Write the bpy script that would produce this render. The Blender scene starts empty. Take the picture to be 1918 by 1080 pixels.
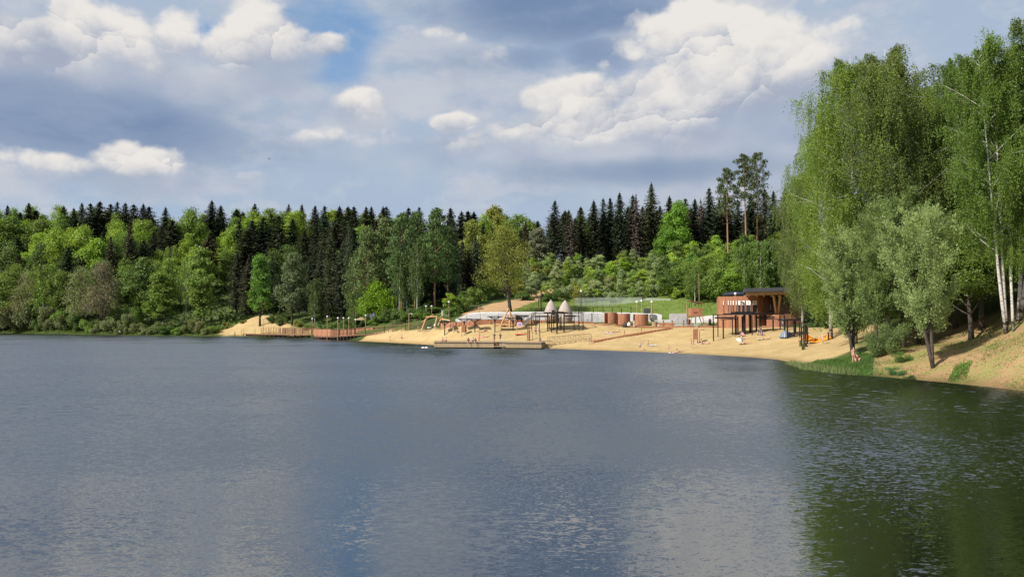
import bpy, bmesh, math, random
import numpy as np
from mathutils import Vector, Matrix

random.seed(7)
RNG = np.random.default_rng(7)
scene = bpy.context.scene
col = scene.collection
R = math.radians

# ------------------------------------------------------------------ camera
CAM_H, F_PX, HOR = 5.4, 1395.0, 600.0
PITCH = math.atan((HOR - 540.0) / F_PX)
cam_data = bpy.data.cameras.new('camera')
cam_data.sensor_width = 36.0
cam_data.lens = 36.0 * F_PX / 1918.0
cam_data.clip_start = 0.1
cam_data.clip_end = 6000.0
cam = bpy.data.objects.new('camera', cam_data)
cam.location = (0, 0, CAM_H)
cam.rotation_euler = (math.pi / 2 + PITCH, 0, 0)
col.objects.link(cam)
scene.camera = cam

# ------------------------------------------------------------------ light
SUN_AZ, SUN_EL = R(-122.0), R(39.0)          # sun behind the camera's left shoulder
to_sun = Vector((math.sin(SUN_AZ) * math.cos(SUN_EL), math.cos(SUN_AZ) * math.cos(SUN_EL), math.sin(SUN_EL)))
sd = bpy.data.lights.new('sun', 'SUN')
sd.energy = 5.0
sd.angle = R(0.5)
sd.color = (1.0, 0.94, 0.85)
so = bpy.data.objects.new('sun', sd)
so.rotation_euler = to_sun.to_track_quat('Z', 'Y').to_euler()
so.location = (-60, -60, 120)
col.objects.link(so)
scene.view_settings.view_transform = 'Standard'
scene.view_settings.look = 'None'
scene.view_settings.exposure = 0.5
scene.view_settings.gamma = 1.0
scene.view_settings.use_curve_mapping = False
scene.cycles.max_bounces = 6
scene.cycles.transparent_max_bounces = 12
scene.cycles.sample_clamp_indirect = 4.0
scene.render.filter_size = 1.35

# ------------------------------------------------------------------ node helper
class NG:
    def __init__(self, nt):
        self.nt = nt
    def new(self, t, **kw):
        n = self.nt.nodes.new(t)
        for k, v in kw.items():
            setattr(n, k, v)
        return n
    def put(self, sock, v):
        if isinstance(v, bpy.types.NodeSocket):
            self.nt.links.new(v, sock)
        elif v is not None:
            if sock.type == 'RGBA' and isinstance(v, (tuple, list)) and len(v) == 3:
                v = (*v, 1.0)
            sock.default_value = v
    def m(self, op, a, b=None, c=None, clamp=False):
        n = self.new('ShaderNodeMath', operation=op, use_clamp=clamp)
        for i, v in enumerate((a, b, c)):
            if v is not None:
                self.put(n.inputs[i], v)
        return n.outputs[0]
    def v(self, op, a, b=None, scale=None):
        n = self.new('ShaderNodeVectorMath', operation=op)
        self.put(n.inputs[0], a)
        if b is not None:
            self.put(n.inputs[1], b)
        if scale is not None:
            self.put(n.inputs['Scale'], scale)
        return n.outputs[0]
    def sep(self, v):
        n = self.new('ShaderNodeSeparateXYZ')
        self.put(n.inputs[0], v)
        return n.outputs[0], n.outputs[1], n.outputs[2]
    def comb(self, x, y, z):
        n = self.new('ShaderNodeCombineXYZ')
        for i, q in enumerate((x, y, z)):
            self.put(n.inputs[i], q)
        return n.outputs[0]
    def noise(self, vec, scale, detail=4.0, rough=0.55, lac=2.0, dist=0.0):
        n = self.new('ShaderNodeTexNoise')
        self.put(n.inputs['Vector'], vec)
        n.inputs['Scale'].default_value = scale
        n.inputs['Detail'].default_value = detail
        n.inputs['Roughness'].default_value = rough
        n.inputs['Lacunarity'].default_value = lac
        n.inputs['Distortion'].default_value = dist
        return n.outputs['Fac'], n.outputs['Color']
    def voro(self, vec, scale, detail=2.0, rough=0.5, smooth=0.35):
        n = self.new('ShaderNodeTexVoronoi', feature='SMOOTH_F1')
        self.put(n.inputs['Vector'], vec)
        n.inputs['Scale'].default_value = scale
        n.inputs['Detail'].default_value = detail
        n.inputs['Roughness'].default_value = rough
        n.inputs['Smoothness'].default_value = smooth
        return n.outputs['Distance']
    def ss(self, x, lo, hi, a=0.0, b=1.0):
        n = self.new('ShaderNodeMapRange', interpolation_type='SMOOTHSTEP')
        self.put(n.inputs['Value'], x)
        self.put(n.inputs['From Min'], lo)
        self.put(n.inputs['From Max'], hi)
        self.put(n.inputs['To Min'], a)
        self.put(n.inputs['To Max'], b)
        return n.outputs[0]
    def mix(self, f, a, b, blend='MIX'):
        n = self.new('ShaderNodeMix', data_type='RGBA', blend_type=blend)
        n.clamp_factor = True
        self.put(n.inputs[0], f)
        self.put(n.inputs[6], a)
        self.put(n.inputs[7], b)
        return n.outputs[2]
    def attr(self, name):
        n = self.new('ShaderNodeAttribute', attribute_name=name)
        return n.outputs['Fac']

# ------------------------------------------------------------------ sky (Nishita + cloud cover)
def dir_of(px, py):
    v = 540.0 - py
    d = Vector((px - 959.0, F_PX * math.cos(PITCH) - v * math.sin(PITCH), F_PX * math.sin(PITCH) + v * math.cos(PITCH))).normalized()
    return math.degrees(math.atan2(d.x, d.y)), math.degrees(math.asin(d.z))

def make_world():
    w = bpy.data.worlds.new('World')
    scene.world = w
    w.use_nodes = True
    nt = w.node_tree
    nt.nodes.clear()
    g = NG(nt)
    STR = 0.1
    sky = g.new('ShaderNodeTexSky', sky_type='NISHITA', sun_disc=False)
    sky.sun_elevation = SUN_EL
    sky.sun_rotation = SUN_AZ % (2 * math.pi)
    sky.air_density = 1.0
    sky.dust_density = 0.6
    sky.ozone_density = 1.6
    tc = g.new('ShaderNodeTexCoord')
    d = tc.outputs['Generated']
    def field(off):
        dd = d if off is None else g.v('ADD', d, off)
        x, y, z = g.sep(dd)
        az = g.m('MULTIPLY', g.m('ARCTAN2', x, y), 57.2958)
        el = g.m('MULTIPLY', g.m('ARCSINE', g.m('MINIMUM', g.m('MAXIMUM', z, -1.0), 1.0)), 57.2958)
        p = g.v('MULTIPLY', dd, (1.0, 1.0, 1.35))
        wf, wc = g.noise(p, 9.0, 3.0, 0.55)
        pw = g.v('ADD', p, g.v('SCALE', g.v('SUBTRACT', wc, (0.5, 0.5, 0.5)), scale=0.05))
        return az, el, p, pw
    def blobs(az, el, items):
        acc = None
        for px, py, rx, ry, k in items:
            a0, e0 = dir_of(px, py)
            ra, re = rx / 24.35 * 0.93, ry / 24.35 * 0.95
            da = g.m('MULTIPLY', g.m('SUBTRACT', az, a0), 1.0 / ra)
            de = g.m('MULTIPLY', g.m('SUBTRACT', el, e0), 1.0 / re)
            r2 = g.m('ADD', g.m('MULTIPLY', da, da), g.m('MULTIPLY', de, de))
            q = g.m('MULTIPLY', g.m('EXPONENT', g.m('MULTIPLY', r2, -0.85)), k)
            acc = q if acc is None else g.m('MAXIMUM', acc, q)
        return acc
    def heads(az, el, items, gr=1.10):
        acc, ws, hs = None, None, None
        for px, py, rx, ry, k in items:
            a0, e0 = dir_of(px, py)
            ra, re = rx / 24.35 * 0.93 * gr, ry / 24.35 * 0.95 * gr
            da = g.m('MULTIPLY', g.m('SUBTRACT', az, a0), 1.0 / ra)
            de = g.m('MULTIPLY', g.m('SUBTRACT', el, e0), 1.0 / re)
            r2 = g.m('ADD', g.m('MULTIPLY', da, da), g.m('MULTIPLY', de, de))
            q = g.m('MULTIPLY', g.m('EXPONENT', g.m('MULTIPLY', r2, -0.85)), k)
            h = g.m('MULTIPLY', q, g.m('SUBTRACT', de, g.m('MULTIPLY', da, 0.35)))
            acc = q if acc is None else g.m('MAXIMUM', acc, q)
            ws = q if ws is None else g.m('ADD', ws, q)
            hs = h if hs is None else g.m('ADD', hs, h)
        return acc, g.m('DIVIDE', hs, g.m('ADD', ws, 0.05))
    # cumulus heads (pixel centre, radii, strength)
    CU = [
        (85, 105, 120, 70, .95), (150, 70, 85, 55, 1.0), (255, 85, 60, 55, .75), (325, 75, 55, 42, .8),
        (450, 105, 90, 50, .85), (500, 75, 70, 60, 1.0), (330, 135, 80, 28, .75), (615, 88, 46, 26, .85),
        (670, 195, 62, 34, .92), (850, 229, 48, 16, .9),
        (1370, 95, 150, 85, 1.0), (1300, 60, 110, 60, .85), (1290, 185, 130, 85, 1.08), (1440, 160, 120, 110, .95),
        (1180, 235, 110, 45, .95), (1020, 250, 110, 36, .85), (1080, 180, 120, 42, .8), (1395, 45, 60, 38, 1.0),
        (1490, 190, 85, 100, .86), (1375, 150, 205, 135, .92), (1120, 250, 240, 46, .88), (1300, 250, 150, 50, .85), (850, 285, 60, 50, .5), (560, 185, 40, 26, .5), (905, 275, 60, 46, .58), (1010, 190, 60, 30, .6), (620, 262, 130, 30, .56), (770, 268, 90, 34, .54), (170, 335, 190, 24, .58), (430, 335, 100, 24, .5), (1640, 110, 130, 40, .5), (90, 120, 170, 50, .7), (440, 120, 160, 45, .66),
        (120, 310, 150, 24, .62), (270, 306, 90, 34, .9), (760, 60, 110, 30, .5), (880, 110, 80, 50, .5),
        # the same kind of cloud goes on all round the horizon
    ]
    DARK = [
        (150, 225, 270, 66, 1.1), (60, 255, 200, 40, .8), (300, 250, 110, 36, .7), (1060, 12, 250, 62, 1.25), (960, 110, 190, 40, .55), (1130, 95, 110, 60, .7),
        (1240, 320, 260, 30, .75), (1560, 250, 80, 60, .35), (330, 190, 120, 40, .45),
    ]
    BLUE = [
        (640, 120, 80, 80, 1.0), (610, 50, 110, 40, .85), (400, 62, 40, 40, .7), (1240, 60, 60, 40, .35), (560, 235, 180, 50, .2),
        (1560, 120, 70, 110, .5), (1010, 330, 260, 60, .35),
    ]
    def puffs(q, sc, L):
        n = g.new('ShaderNodeTexVoronoi', feature='F1')
        g.put(n.inputs['Vector'], q)
        n.inputs['Scale'].default_value = sc
        df = g.v('SUBTRACT', q, n.outputs['Position'])
        dn = g.new('ShaderNodeVectorMath', operation='DOT_PRODUCT')
        g.put(dn.inputs[0], df)
        dn.inputs[1].default_value = tuple(c * sc for c in L)
        return n.outputs['Distance'], dn.outputs['Value']
    az, el, p, pw = field(None)
    b0, hh = heads(az, el, CU)
    gf, _ = g.noise(p, 2.6, 3.0, 0.5)
    outside = g.ss(g.m('MAXIMUM', g.m('MULTIPLY', g.m('ABSOLUTE', az), 0.8), el), 29.0, 38.0)
    b0 = g.m('MAXIMUM', b0, g.m('MULTIPLY', g.m('MULTIPLY', g.ss(gf, 0.38, 0.62), outside), 0.95))
    nf0, _ = g.noise(pw, 20.0, 5.0, 0.6)
    L = Vector((-.42, -.1, .9)).normalized()
    _wf, wc2 = g.noise(p, 26.0, 3.0, 0.55)
    q = g.v('ADD', g.v('ADD', p, g.v('SCALE', g.v('SUBTRACT', wc2, (0.5, 0.5, 0.5)), scale=0.042)), g.v('SCALE', g.v('SUBTRACT', pw, p), scale=.25))
    f1, l1 = puffs(q, 15.0, L)
    f2, l2 = puffs(q, 34.0, L)
    v0 = g.m('ADD', g.m('SUBTRACT', 0.52, f1), g.m('MULTIPLY', g.m('SUBTRACT', 0.52, f2), 0.5))
    d0 = g.m('ADD', g.m('SUBTRACT', b0, 0.42), g.m('ADD', g.m('MULTIPLY', v0, 0.46), g.m('MULTIPLY', g.m('SUBTRACT', nf0, 0.5), 0.52)))
    mf, _ = g.noise(pw, 8.5, 2.0, 0.5)
    lit = g.m('ADD', g.m('ADD', g.m('MULTIPLY', l1, 0.34), g.m('MULTIPLY', l2, 0.13)), g.m('MULTIPLY', hh, 0.50))
    lit = g.m('ADD', g.m('ADD', lit, 0.50), g.m('ADD', g.m('MULTIPLY', g.m('SUBTRACT', nf0, 0.5), 1.0), g.m('MULTIPLY', g.m('SUBTRACT', mf, 0.5), 1.7)))
    low = g.ss(hh, 0.35, -0.75)
    mask = g.ss(g.m('SUBTRACT', d0, g.m('MULTIPLY', low, 0.10)), -0.09, g.m('ADD', 0.20, g.m('MULTIPLY', low, 0.60)))
    body = blobs(az, el, [(px, py + ry * .7, rx * 1.7, ry * 1.9, k * 1.0) for px, py, rx, ry, k in CU if rx >= 50])
    body = g.ss(g.m('ADD', body, g.m('MULTIPLY', g.m('SUBTRACT', nf0, 0.5), 0.9)), 0.15, 0.95)
    # stratus / blue background
    bf, bc = g.noise(g.v('MULTIPLY', d, (1.0, 1.0, 3.0)), 3.4, 6.0, 0.55)
    hf, _ = g.noise(g.v('MULTIPLY', pw, (1.0, 1.0, 2.2)), 9.0, 5.0, 0.6)
    dark = blobs(az, el, DARK)
    blue = blobs(az, el, BLUE)
    cover = g.m('ADD', g.m('ADD', g.ss(bf, 0.30, 0.62), 0.50), g.m('MULTIPLY', g.m('SUBTRACT', hf, 0.5), 0.9))
    cover = g.m('SUBTRACT', cover, g.m('MULTIPLY', blue, 1.25))
    cover = g.m('ADD', cover, g.m('MULTIPLY', dark, 0.4))
    cover = g.m('MULTIPLY', g.ss(cover, 0.05, 0.95), 0.92)
    dk = g.m('ADD', g.m('MULTIPLY', dark, 0.95), g.m('MULTIPLY', g.m('SUBTRACT', hf, 0.5), 0.8))
    dk = g.m('MULTIPLY', g.ss(dk, 0.05, 1.05), 0.9)
    K = 0.735 / STR
    def c(r, gg, b): return (r * K, gg * K, b * K, 1.0)
    strat = g.mix(dk, c(.40, .485, .615), c(.20, .29, .45))
    pale, _ = g.noise(g.v('MULTIPLY', p, (1, 1, 1.6)), 7.0, 5.0, 0.6)
    strat = g.mix(g.m('MULTIPLY', g.ss(pale, 0.44, 0.62), g.m('SUBTRACT', 0.9, dk, clamp=True)), strat, c(.58, .60, .645))
    blue_c = g.mix(0.55, sky.outputs[0], c(.205, .385, .66))
    base = g.mix(cover, blue_c, strat)
    base = g.mix(g.m('MULTIPLY', body, .80), base, g.mix(g.ss(mf, .35, .65), c(.36, .42, .54), c(.53, .56, .62)))
    dd = g.ss(g.m('ADD', g.m('MULTIPLY', dark, 1.0), g.m('ADD', g.m('MULTIPLY', g.m('SUBTRACT', hf, 0.5), .7), g.m('MULTIPLY', g.m('SUBTRACT', bf, 0.5), .5))), 0.12, .95)
    base = g.mix(g.m('MULTIPLY', dd, .88), base, g.mix(g.ss(hf, .3, .7), c(.165, .245, .41), c(.25, .33, .47)))
    cl = g.mix(g.ss(lit, 0.0, 0.95), c(.37, .415, .52), c(.80, .77, .735))
    # undersides melt into the grey
    out = g.mix(mask, base, cl)
    bg = g.new('ShaderNodeBackground')
    bg.inputs['Strength'].default_value = STR
    g.put(bg.inputs['Color'], out)
    o = g.new('ShaderNodeOutputWorld')
    nt.links.new(bg.outputs[0], o.inputs['Surface'])
    w.cycles.sampling_method = 'MANUAL'
    w.cycles.sample_map_resolution = 512
make_world()

# ------------------------------------------------------------------ mapping photo <-> place
def X_at(px, D):
    return (px - 959.0) / (F_PX * math.cos(PITCH) + 60 * math.sin(PITCH)) * D
def Z_at(py, D):
    v = 540.0 - py
    return CAM_H + D * (F_PX * math.sin(PITCH) + v * math.cos(PITCH)) / (F_PX * math.cos(PITCH) - v * math.sin(PITCH))
def shore_D(py):
    return CAM_H * F_PX / (py - HOR)

# ------------------------------------------------------------------ terrain
CTRL = []      # x, y, z
def cp(px, py, D): CTRL.append((X_at(px, D), D, Z_at(py, D)))
def cz(px, D, z): CTRL.append((X_at(px, D), D, z))
SHORE_PX = [(0, 624), (60, 624.6), (120, 625.5), (190, 626.8), (250, 628), (330, 629), (400, 629.5), (480, 630.3), (540, 631),
            (585, 632.5), (625, 635), (665, 638), (705, 640), (755, 642.5), (800, 645), (850, 649.3), (950, 651), (1040, 652.5), (1100, 655),
            (1200, 658), (1300, 662.5), (1400, 668), (1455, 672.5), (1482, 679), (1500, 687), (1540, 694.5),
            (1590, 700), (1640, 704), (1700, 709), (1760, 714.5), (1840, 722.5), (1918, 731)]
SHORE = [(-700.0, 250.0), (-420.0, 302.0), (-300.0, 316.0)] + [(X_at(px, shore_D(py)), shore_D(py)) for px, py in SHORE_PX] + \
        [(41.5, 50.0), (43.0, 38.0), (44.0, 22.0), (43.0, 10.0), (38.0, 3.0), (20.0, 3.6), (0.0, 3.6), (-40.0, 3.6), (-120.0, 3.6), (-300.0, 3.6), (-700.0, 3.6)]
SHORE_LINE = np.array(SHORE)
def poly_sd(pts, poly):
    """signed distance (negative inside) of points to a polygon"""
    pts = np.asarray(pts, float)
    a = poly
    b = np.roll(poly, -1, axis=0)
    best = np.full(len(pts), 1e18)
    inside = np.zeros(len(pts), bool)
    for (x0, y0), (x1, y1) in zip(a, b):
        ex, ey = x1 - x0, y1 - y0
        L = ex * ex + ey * ey + 1e-12
        t = np.clip(((pts[:, 0] - x0) * ex + (pts[:, 1] - y0) * ey) / L, 0, 1)
        dx = pts[:, 0] - (x0 + t * ex); dy = pts[:, 1] - (y0 + t * ey)
        best = np.minimum(best, dx * dx + dy * dy)
        c = (y0 > pts[:, 1]) != (y1 > pts[:, 1])
        if abs(y1 - y0) > 1e-12:
            xi = x0 + (pts[:, 1] - y0) / (y1 - y0) * ex
            inside ^= c & (pts[:, 0] < xi)
    dist = np.sqrt(best)
    return np.where(inside, -dist, dist)

# beach
cp(700, 629, 196); cp(760, 621, 190); cp(830, 613, 178); cp(870, 617, 167); cp(900, 616, 165); cp(960, 614, 165); cp(1010, 611.5, 164)
cp(1060, 609.5, 162); cp(1110, 607, 162); cp(1150, 611, 160); cp(1200, 612, 160); cp(1250, 613, 158); cp(1340, 612, 152); cp(1440, 613, 147)
cp(1500, 622, 128); cp(1540, 645, 112); cp(1580, 640, 105); cp(1590, 652, 95); cp(1620, 612, 117); cp(1400, 630, 132); cp(1300, 645, 134)
cp(1200, 642, 143); cp(1000, 632, 154); cp(900, 631, 159); cp(1100, 640, 146); cp(820, 628, 170); cp(1450, 645, 122); cp(1480, 660, 108)
# terrace and slope behind
cp(870, 597, 172); cp(960, 597, 172); cp(1100, 604, 170); cp(1250, 605, 168); cp(1340, 606, 164)
cp(880, 586, 186); cp(960, 586, 186); cp(1060, 586, 186); cp(1150, 588, 184); cp(1250, 592, 182); cp(1330, 590, 178)
cp(930, 569, 200); cp(1000, 556, 216); cp(1060, 572, 196); cp(1150, 575, 195); cp(1230, 563, 194); cp(1300, 566, 188); cp(1400, 570, 178); cp(1450, 572, 172)
cp(950, 540, 226); cp(1100, 540, 220); cp(1230, 540, 214); cp(1350, 540, 200); cp(1440, 540, 195)
cp(1000, 505, 252); cp(1100, 505, 250); cp(1200, 500, 250); cp(1350, 500, 236); cp(1440, 490, 234)
cz(1100, 275, 25.5); cz(1200, 275, 26.5); cz(1350, 265, 27); cz(1450, 260, 28); cz(1200, 340, 31); cz(1450, 340, 33); cz(1000, 340, 27)
cz(900, 230, 12.5); cz(900, 270, 17); cz(900, 340, 27); cz(920, 400, 34); cz(1200, 450, 36)
# wood on the far shore
cp(640, 617, 222); cp(780, 600, 196); cp(700, 606, 206); cz(640, 245, 4.5); cz(700, 250, 8); cz(800, 240, 9); cz(700, 300, 16); cz(640, 340, 24); cz(760, 340, 24); cz(700, 400, 34)
cp(462, 607, 266); cp(482, 592.5, 272); cp(440, 617, 262); cp(505, 597, 268); cp(535, 607, 258); cp(560, 616, 250); cp(480, 620, 257); cp(405, 620, 266)
cz(480, 290, 7.5); cz(540, 285, 7.5); cz(540, 330, 20); cz(480, 340, 22)
cz(400, 300, 6); cz(400, 340, 18); cz(400, 400, 38); cz(300, 290, 2.5); cz(300, 320, 10); cz(300, 400, 38); cz(200, 300, 3); cz(200, 330, 11); cz(200, 400, 37)
cz(90, 312, 3); cz(90, 345, 13); cz(90, 410, 38); cz(0, 325, 2.5); cz(0, 350, 10); cz(0, 420, 39); cz(-150, 340, 4); cz(-150, 430, 38); cz(-400, 380, 20)
for px in (-300, 0, 300, 600, 900, 1200, 1500):
    cz(px, 560, 45)
for x, y in ((-1500, 300), (-1500, 900), (-1500, 1800), (0, 1800), (1500, 1800), (1500, 900), (1500, 300), (-1500, -600), (0, -600), (1500, -600), (400, 900), (-500, 900), (700, 500)):
    CTRL.append((x, y, 40.0 if y > 200 else 8.0))
# right bank
cp(1918, 640, 63.5); cp(1918, 600, 71); cp(1880, 636, 70); cp(1745, 690, 70.0); cp(1815, 640, 80); cp(1785, 617, 88); cp(1690, 655, 80); cp(1640, 655, 88)
cp(1590, 672, 88); cp(1890, 549, 90); cp(1820, 556, 96); cp(1918, 553, 84); cp(1800, 670, 69.5); cp(1860, 690, 63.5); cp(1700, 625, 92); cp(1700, 592, 116); cp(1850, 600, 84); cp(1760, 585, 100)
cp(1540, 688, 86); cp(1600, 608, 132); cz(1700, 160, 8); cz(1900, 140, 9); cz(1600, 180, 9.5); cz(1600, 220, 20)
CTRL += [(60, 66, 7.8), (70, 60, 8.6), (52, 58, 5.2), (49, 45, 3.4), (62, 40, 8.2), (54, 24, 5), (66, 20, 8.4), (56, 5, 6), (90, 80, 9.2), (120, 40, 9), (150, 120, 10), (200, 200, 16), (110, 100, 9.4)]
# dam under the camera
CTRL += [(0, 0.6, 3.75), (20, 0.6, 3.75), (-40, 0.6, 3.75), (-120, 0.6, 3.7), (-300, 0.6, 3.7), (40, -3, 3.9), (0, -6, 3.8), (-60, -6, 3.8), (-200, -6, 3.8), (0, -40, 4), (-200, -60, 5), (80, -40, 8), (-700, -6, 4)]
C = np.array(CTRL)
# points on the shore line itself
sh = []
for a, b in zip(SHORE_LINE[:-1], SHORE_LINE[1:]):
    n = max(1, int(np.hypot(*(b - a)) / 16))
    for k in range(n):
        sh.append(a + (b - a) * k / n)
sh = np.array(sh)
PTS = np.vstack([C, np.column_stack([sh, np.zeros(len(sh))])])
C2 = 3.0 ** 2
def _phi(r2): return np.sqrt(r2 + C2)
def _fit(P, z):
    d2 = ((P[:, None, :] - P[None, :, :]) ** 2).sum(-1)
    n = len(P)
    A = np.zeros((n + 1, n + 1))
    A[:n, :n] = -_phi(d2) + np.eye(n) * 0.25
    A[:n, n] = 1; A[n, :n] = 1
    return np.linalg.solve(A, np.append(z, 0))
W_RBF = _fit(PTS[:, :2], PTS[:, 2])
def terrain(xy):
    xy = np.atleast_2d(np.asarray(xy, float))
    out = np.empty(len(xy))
    for i in range(0, len(xy), 20000):
        q = xy[i:i + 20000]
        d2 = ((q[:, None, :] - PTS[None, :, :2]) ** 2).sum(-1)
        out[i:i + 20000] = -_phi(d2) @ W_RBF[:-1] + W_RBF[-1]
    sd_ = poly_sd(xy, SHORE_LINE)
    land = np.maximum(out, 0.02 + np.minimum(sd_, 3) * 0.08)
    # ease in from the shoreline so that the waterline stays where it is
    k = np.clip(sd_ / 2.5, 0, 1)
    land = land * k + (1 - k) * np.minimum(land, sd_ * 0.16 + 0.01)
    water = np.maximum(sd_ * 0.22, -2.2)
    return np.where(sd_ < 0, water, land)
def tz(x, y): return float(terrain([[x, y]])[0])
def on(px, D, dz=0.0):
    x = X_at(px, D)
    return Vector((x, D, tz(x, D) + dz))

# ------------------------------------------------------------------ scene-tree helpers
def tag(o, label, cat, group=None):
    o['label'] = label
    o['category'] = cat
    if group: o['group'] = group
    return o
def thing(name, label, cat, loc=(0, 0, 0), rotz=0.0, group=None):
    o = bpy.data.objects.new(name, None)
    o.empty_display_size = 0.3
    o.location = loc
    o.rotation_euler = (0, 0, rotz)
    col.objects.link(o)
    return tag(o, label, cat, group)
def link(name, me, parent=None, mat=None):
    o = bpy.data.objects.new(name, me)
    if mat is not None and len(me.materials) == 0:
        me.materials.append(mat)
    col.objects.link(o)
    if parent is not None: o.parent = parent
    return o
def mesh_np(name, verts, faces_flat, nper, smooth=False):
    """faces_flat: (n, nper) int array"""
    me = bpy.data.meshes.new(name)
    verts = np.ascontiguousarray(verts, np.float32)
    faces_flat = np.ascontiguousarray(faces_flat, np.int32)
    me.vertices.add(len(verts)); me.vertices.foreach_set('co', verts.ravel())
    nf = len(faces_flat)
    me.loops.add(nf * nper); me.loops.foreach_set('vertex_index', faces_flat.ravel())
    me.polygons.add(nf)
    me.polygons.foreach_set('loop_start', np.arange(0, nf * nper, nper, dtype=np.int32))
    me.polygons.foreach_set('use_smooth', np.full(nf, smooth, bool))
    me.update(calc_edges=True)
    return me

class MB:
    """collects boxes, bars, tubes, lathes; build() links them as one mesh object"""
    def __init__(self):
        self.v = []; self.f = []
    def add(self, vs, fs):
        b = len(self.v)
        self.v += [tuple(q) for q in vs]
        self.f += [tuple(b + i for i in f) for f in fs]
        return self
    def box(self, c, s, rz=0.0):
        cx, cy, cz_ = c; hx, hy, hz = s[0] / 2, s[1] / 2, s[2] / 2
        ca, sa = math.cos(rz), math.sin(rz)
        vs = []
        for dz in (-hz, hz):
            for dx, dy in ((-hx, -hy), (hx, -hy), (hx, hy), (-hx, hy)):
                vs.append((cx + dx * ca - dy * sa, cy + dx * sa + dy * ca, cz_ + dz))
        return self.add(vs, [(3, 2, 1, 0), (4, 5, 6, 7), (0, 1, 5, 4), (1, 2, 6, 5), (2, 3, 7, 6), (3, 0, 4, 7)])
    def bar(self, p, q, w, h=None):
        h = w if h is None else h
        p, q = Vector(p), Vector(q)
        d = (q - p).normalized()
        s = d.cross(Vector((0, 0, 1)))
        if s.length < 1e-3: s = Vector((1, 0, 0))
        s.normalize()
        u = s.cross(d).normalized()
        vs = [e + s * a * w / 2 + u * b * h / 2 for e in (p, q) for a, b in ((-1, -1), (1, -1), (1, 1), (-1, 1))]
        return self.add(vs, [(3, 2, 1, 0), (4, 5, 6, 7), (0, 1, 5, 4), (1, 2, 6, 5), (2, 3, 7, 6), (3, 0, 4, 7)])
    def tube(self, pts, rad, n=6, cap=True):
        pts = [Vector(p) for p in pts]
        if not hasattr(rad, '__len__'): rad = [rad] * len(pts)
        rings = []
        prev = None
        for i, p in enumerate(pts):
            d = (pts[min(i + 1, len(pts) - 1)] - pts[max(i - 1, 0)]).normalized()
            s = d.cross(prev if prev is not None else Vector((0.31, 0.95, 0.02)))
            if s.length < 1e-3: s = d.cross(Vector((1, 0, 0)))
            s.normalize(); u = s.cross(d).normalized()
            prev = -u if False else u.cross(s) if False else (prev or Vector((0.31, 0.95, 0.02)))
            rings.append([p + (s * math.cos(2 * math.pi * k / n) + u * math.sin(2 * math.pi * k / n)) * rad[i] for k in range(n)])
        vs = [q for r in rings for q in r]
        fs = []
        for i in range(len(rings) - 1):
            for k in range(n):
                a, b = i * n + k, i * n + (k + 1) % n
                fs.append((a, b, b + n, a + n))
        if cap:
            fs.append(tuple(range(n - 1, -1, -1)))
            fs.append(tuple((len(rings) - 1) * n + k for k in range(n)))
        return self.add(vs, fs)
    def lathe(self, prof, c=(0, 0, 0), n=16, sx=1.0, sy=1.0):
        vs, fs = [], []
        for r, z in prof:
            for k in range(n):
                a = 2 * math.pi * k / n
                vs.append((c[0] + r * math.cos(a) * sx, c[1] + r * math.sin(a) * sy, c[2] + z))
        for i in range(len(prof) - 1):
            for k in range(n):
                a, b = i * n + k, i * n + (k + 1) % n
                fs.append((a, b, b + n, a + n))
        fs.append(tuple(range(n - 1, -1, -1)))
        fs.append(tuple((len(prof) - 1) * n + k for k in range(n)))
        return self.add(vs, fs)
    def prism(self, outline, z0, z1):
        n = len(outline)
        vs = [(x, y, z0) for x, y in outline] + [(x, y, z1) for x, y in outline]
        fs = [tuple(range(n - 1, -1, -1)), tuple(range(n, 2 * n))] + [(i, (i + 1) % n, n + (i + 1) % n, n + i) for i in range(n)]
        return self.add(vs, fs)
    def mesh(self, name, smooth=False):
        me = bpy.data.meshes.new(name)
        me.from_pydata([tuple(q) for q in self.v], [], self.f)
        if smooth:
            me.polygons.foreach_set('use_smooth', np.full(len(me.polygons), True))
        bm = bmesh.new(); bm.from_mesh(me)
        bmesh.ops.recalc_face_normals(bm, faces=bm.faces)
        bm.to_mesh(me); bm.free()
        me.update()
        return me
    def build(self, name, mat, parent=None, smooth=False, kind=None, bevel=0.0, color=None):
        o = link(name, self.mesh(name, smooth), parent, mat)
        if bevel:
            b = o.modifiers.new('bevel', 'BEVEL'); b.width = bevel; b.segments = 2; b.limit_method = 'ANGLE'
        if kind: o['kind'] = kind
        if color: o.color = (*color, 1)
        return o

# ------------------------------------------------------------------ materials
def mat_new(name):
    m = bpy.data.materials.new(name)
    m.use_nodes = True
    nt = m.node_tree
    nt.nodes.clear()
    g = NG(nt)
    out = g.new('ShaderNodeOutputMaterial')
    return m, g, out
def principled(g, out, color, rough=0.8, spec=0.3, normal=None, metal=0.0):
    b = g.new('ShaderNodeBsdfPrincipled')
    g.put(b.inputs['Base Color'], color)
    g.put(b.inputs['Roughness'], rough)
    b.inputs['Specular IOR Level'].default_value = spec
    b.inputs['Metallic'].default_value = metal
    if normal is not None: g.put(b.inputs['Normal'], normal)
    g.nt.links.new(b.outputs[0], out.inputs['Surface'])
    return b
def bump(g, h, dist=0.02, strength=1.0):
    n = g.new('ShaderNodeBump')
    n.inputs['Distance'].default_value = dist
    n.inputs['Strength'].default_value = strength
    g.put(n.inputs['Height'], h)
    return n.outputs[0]
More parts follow.
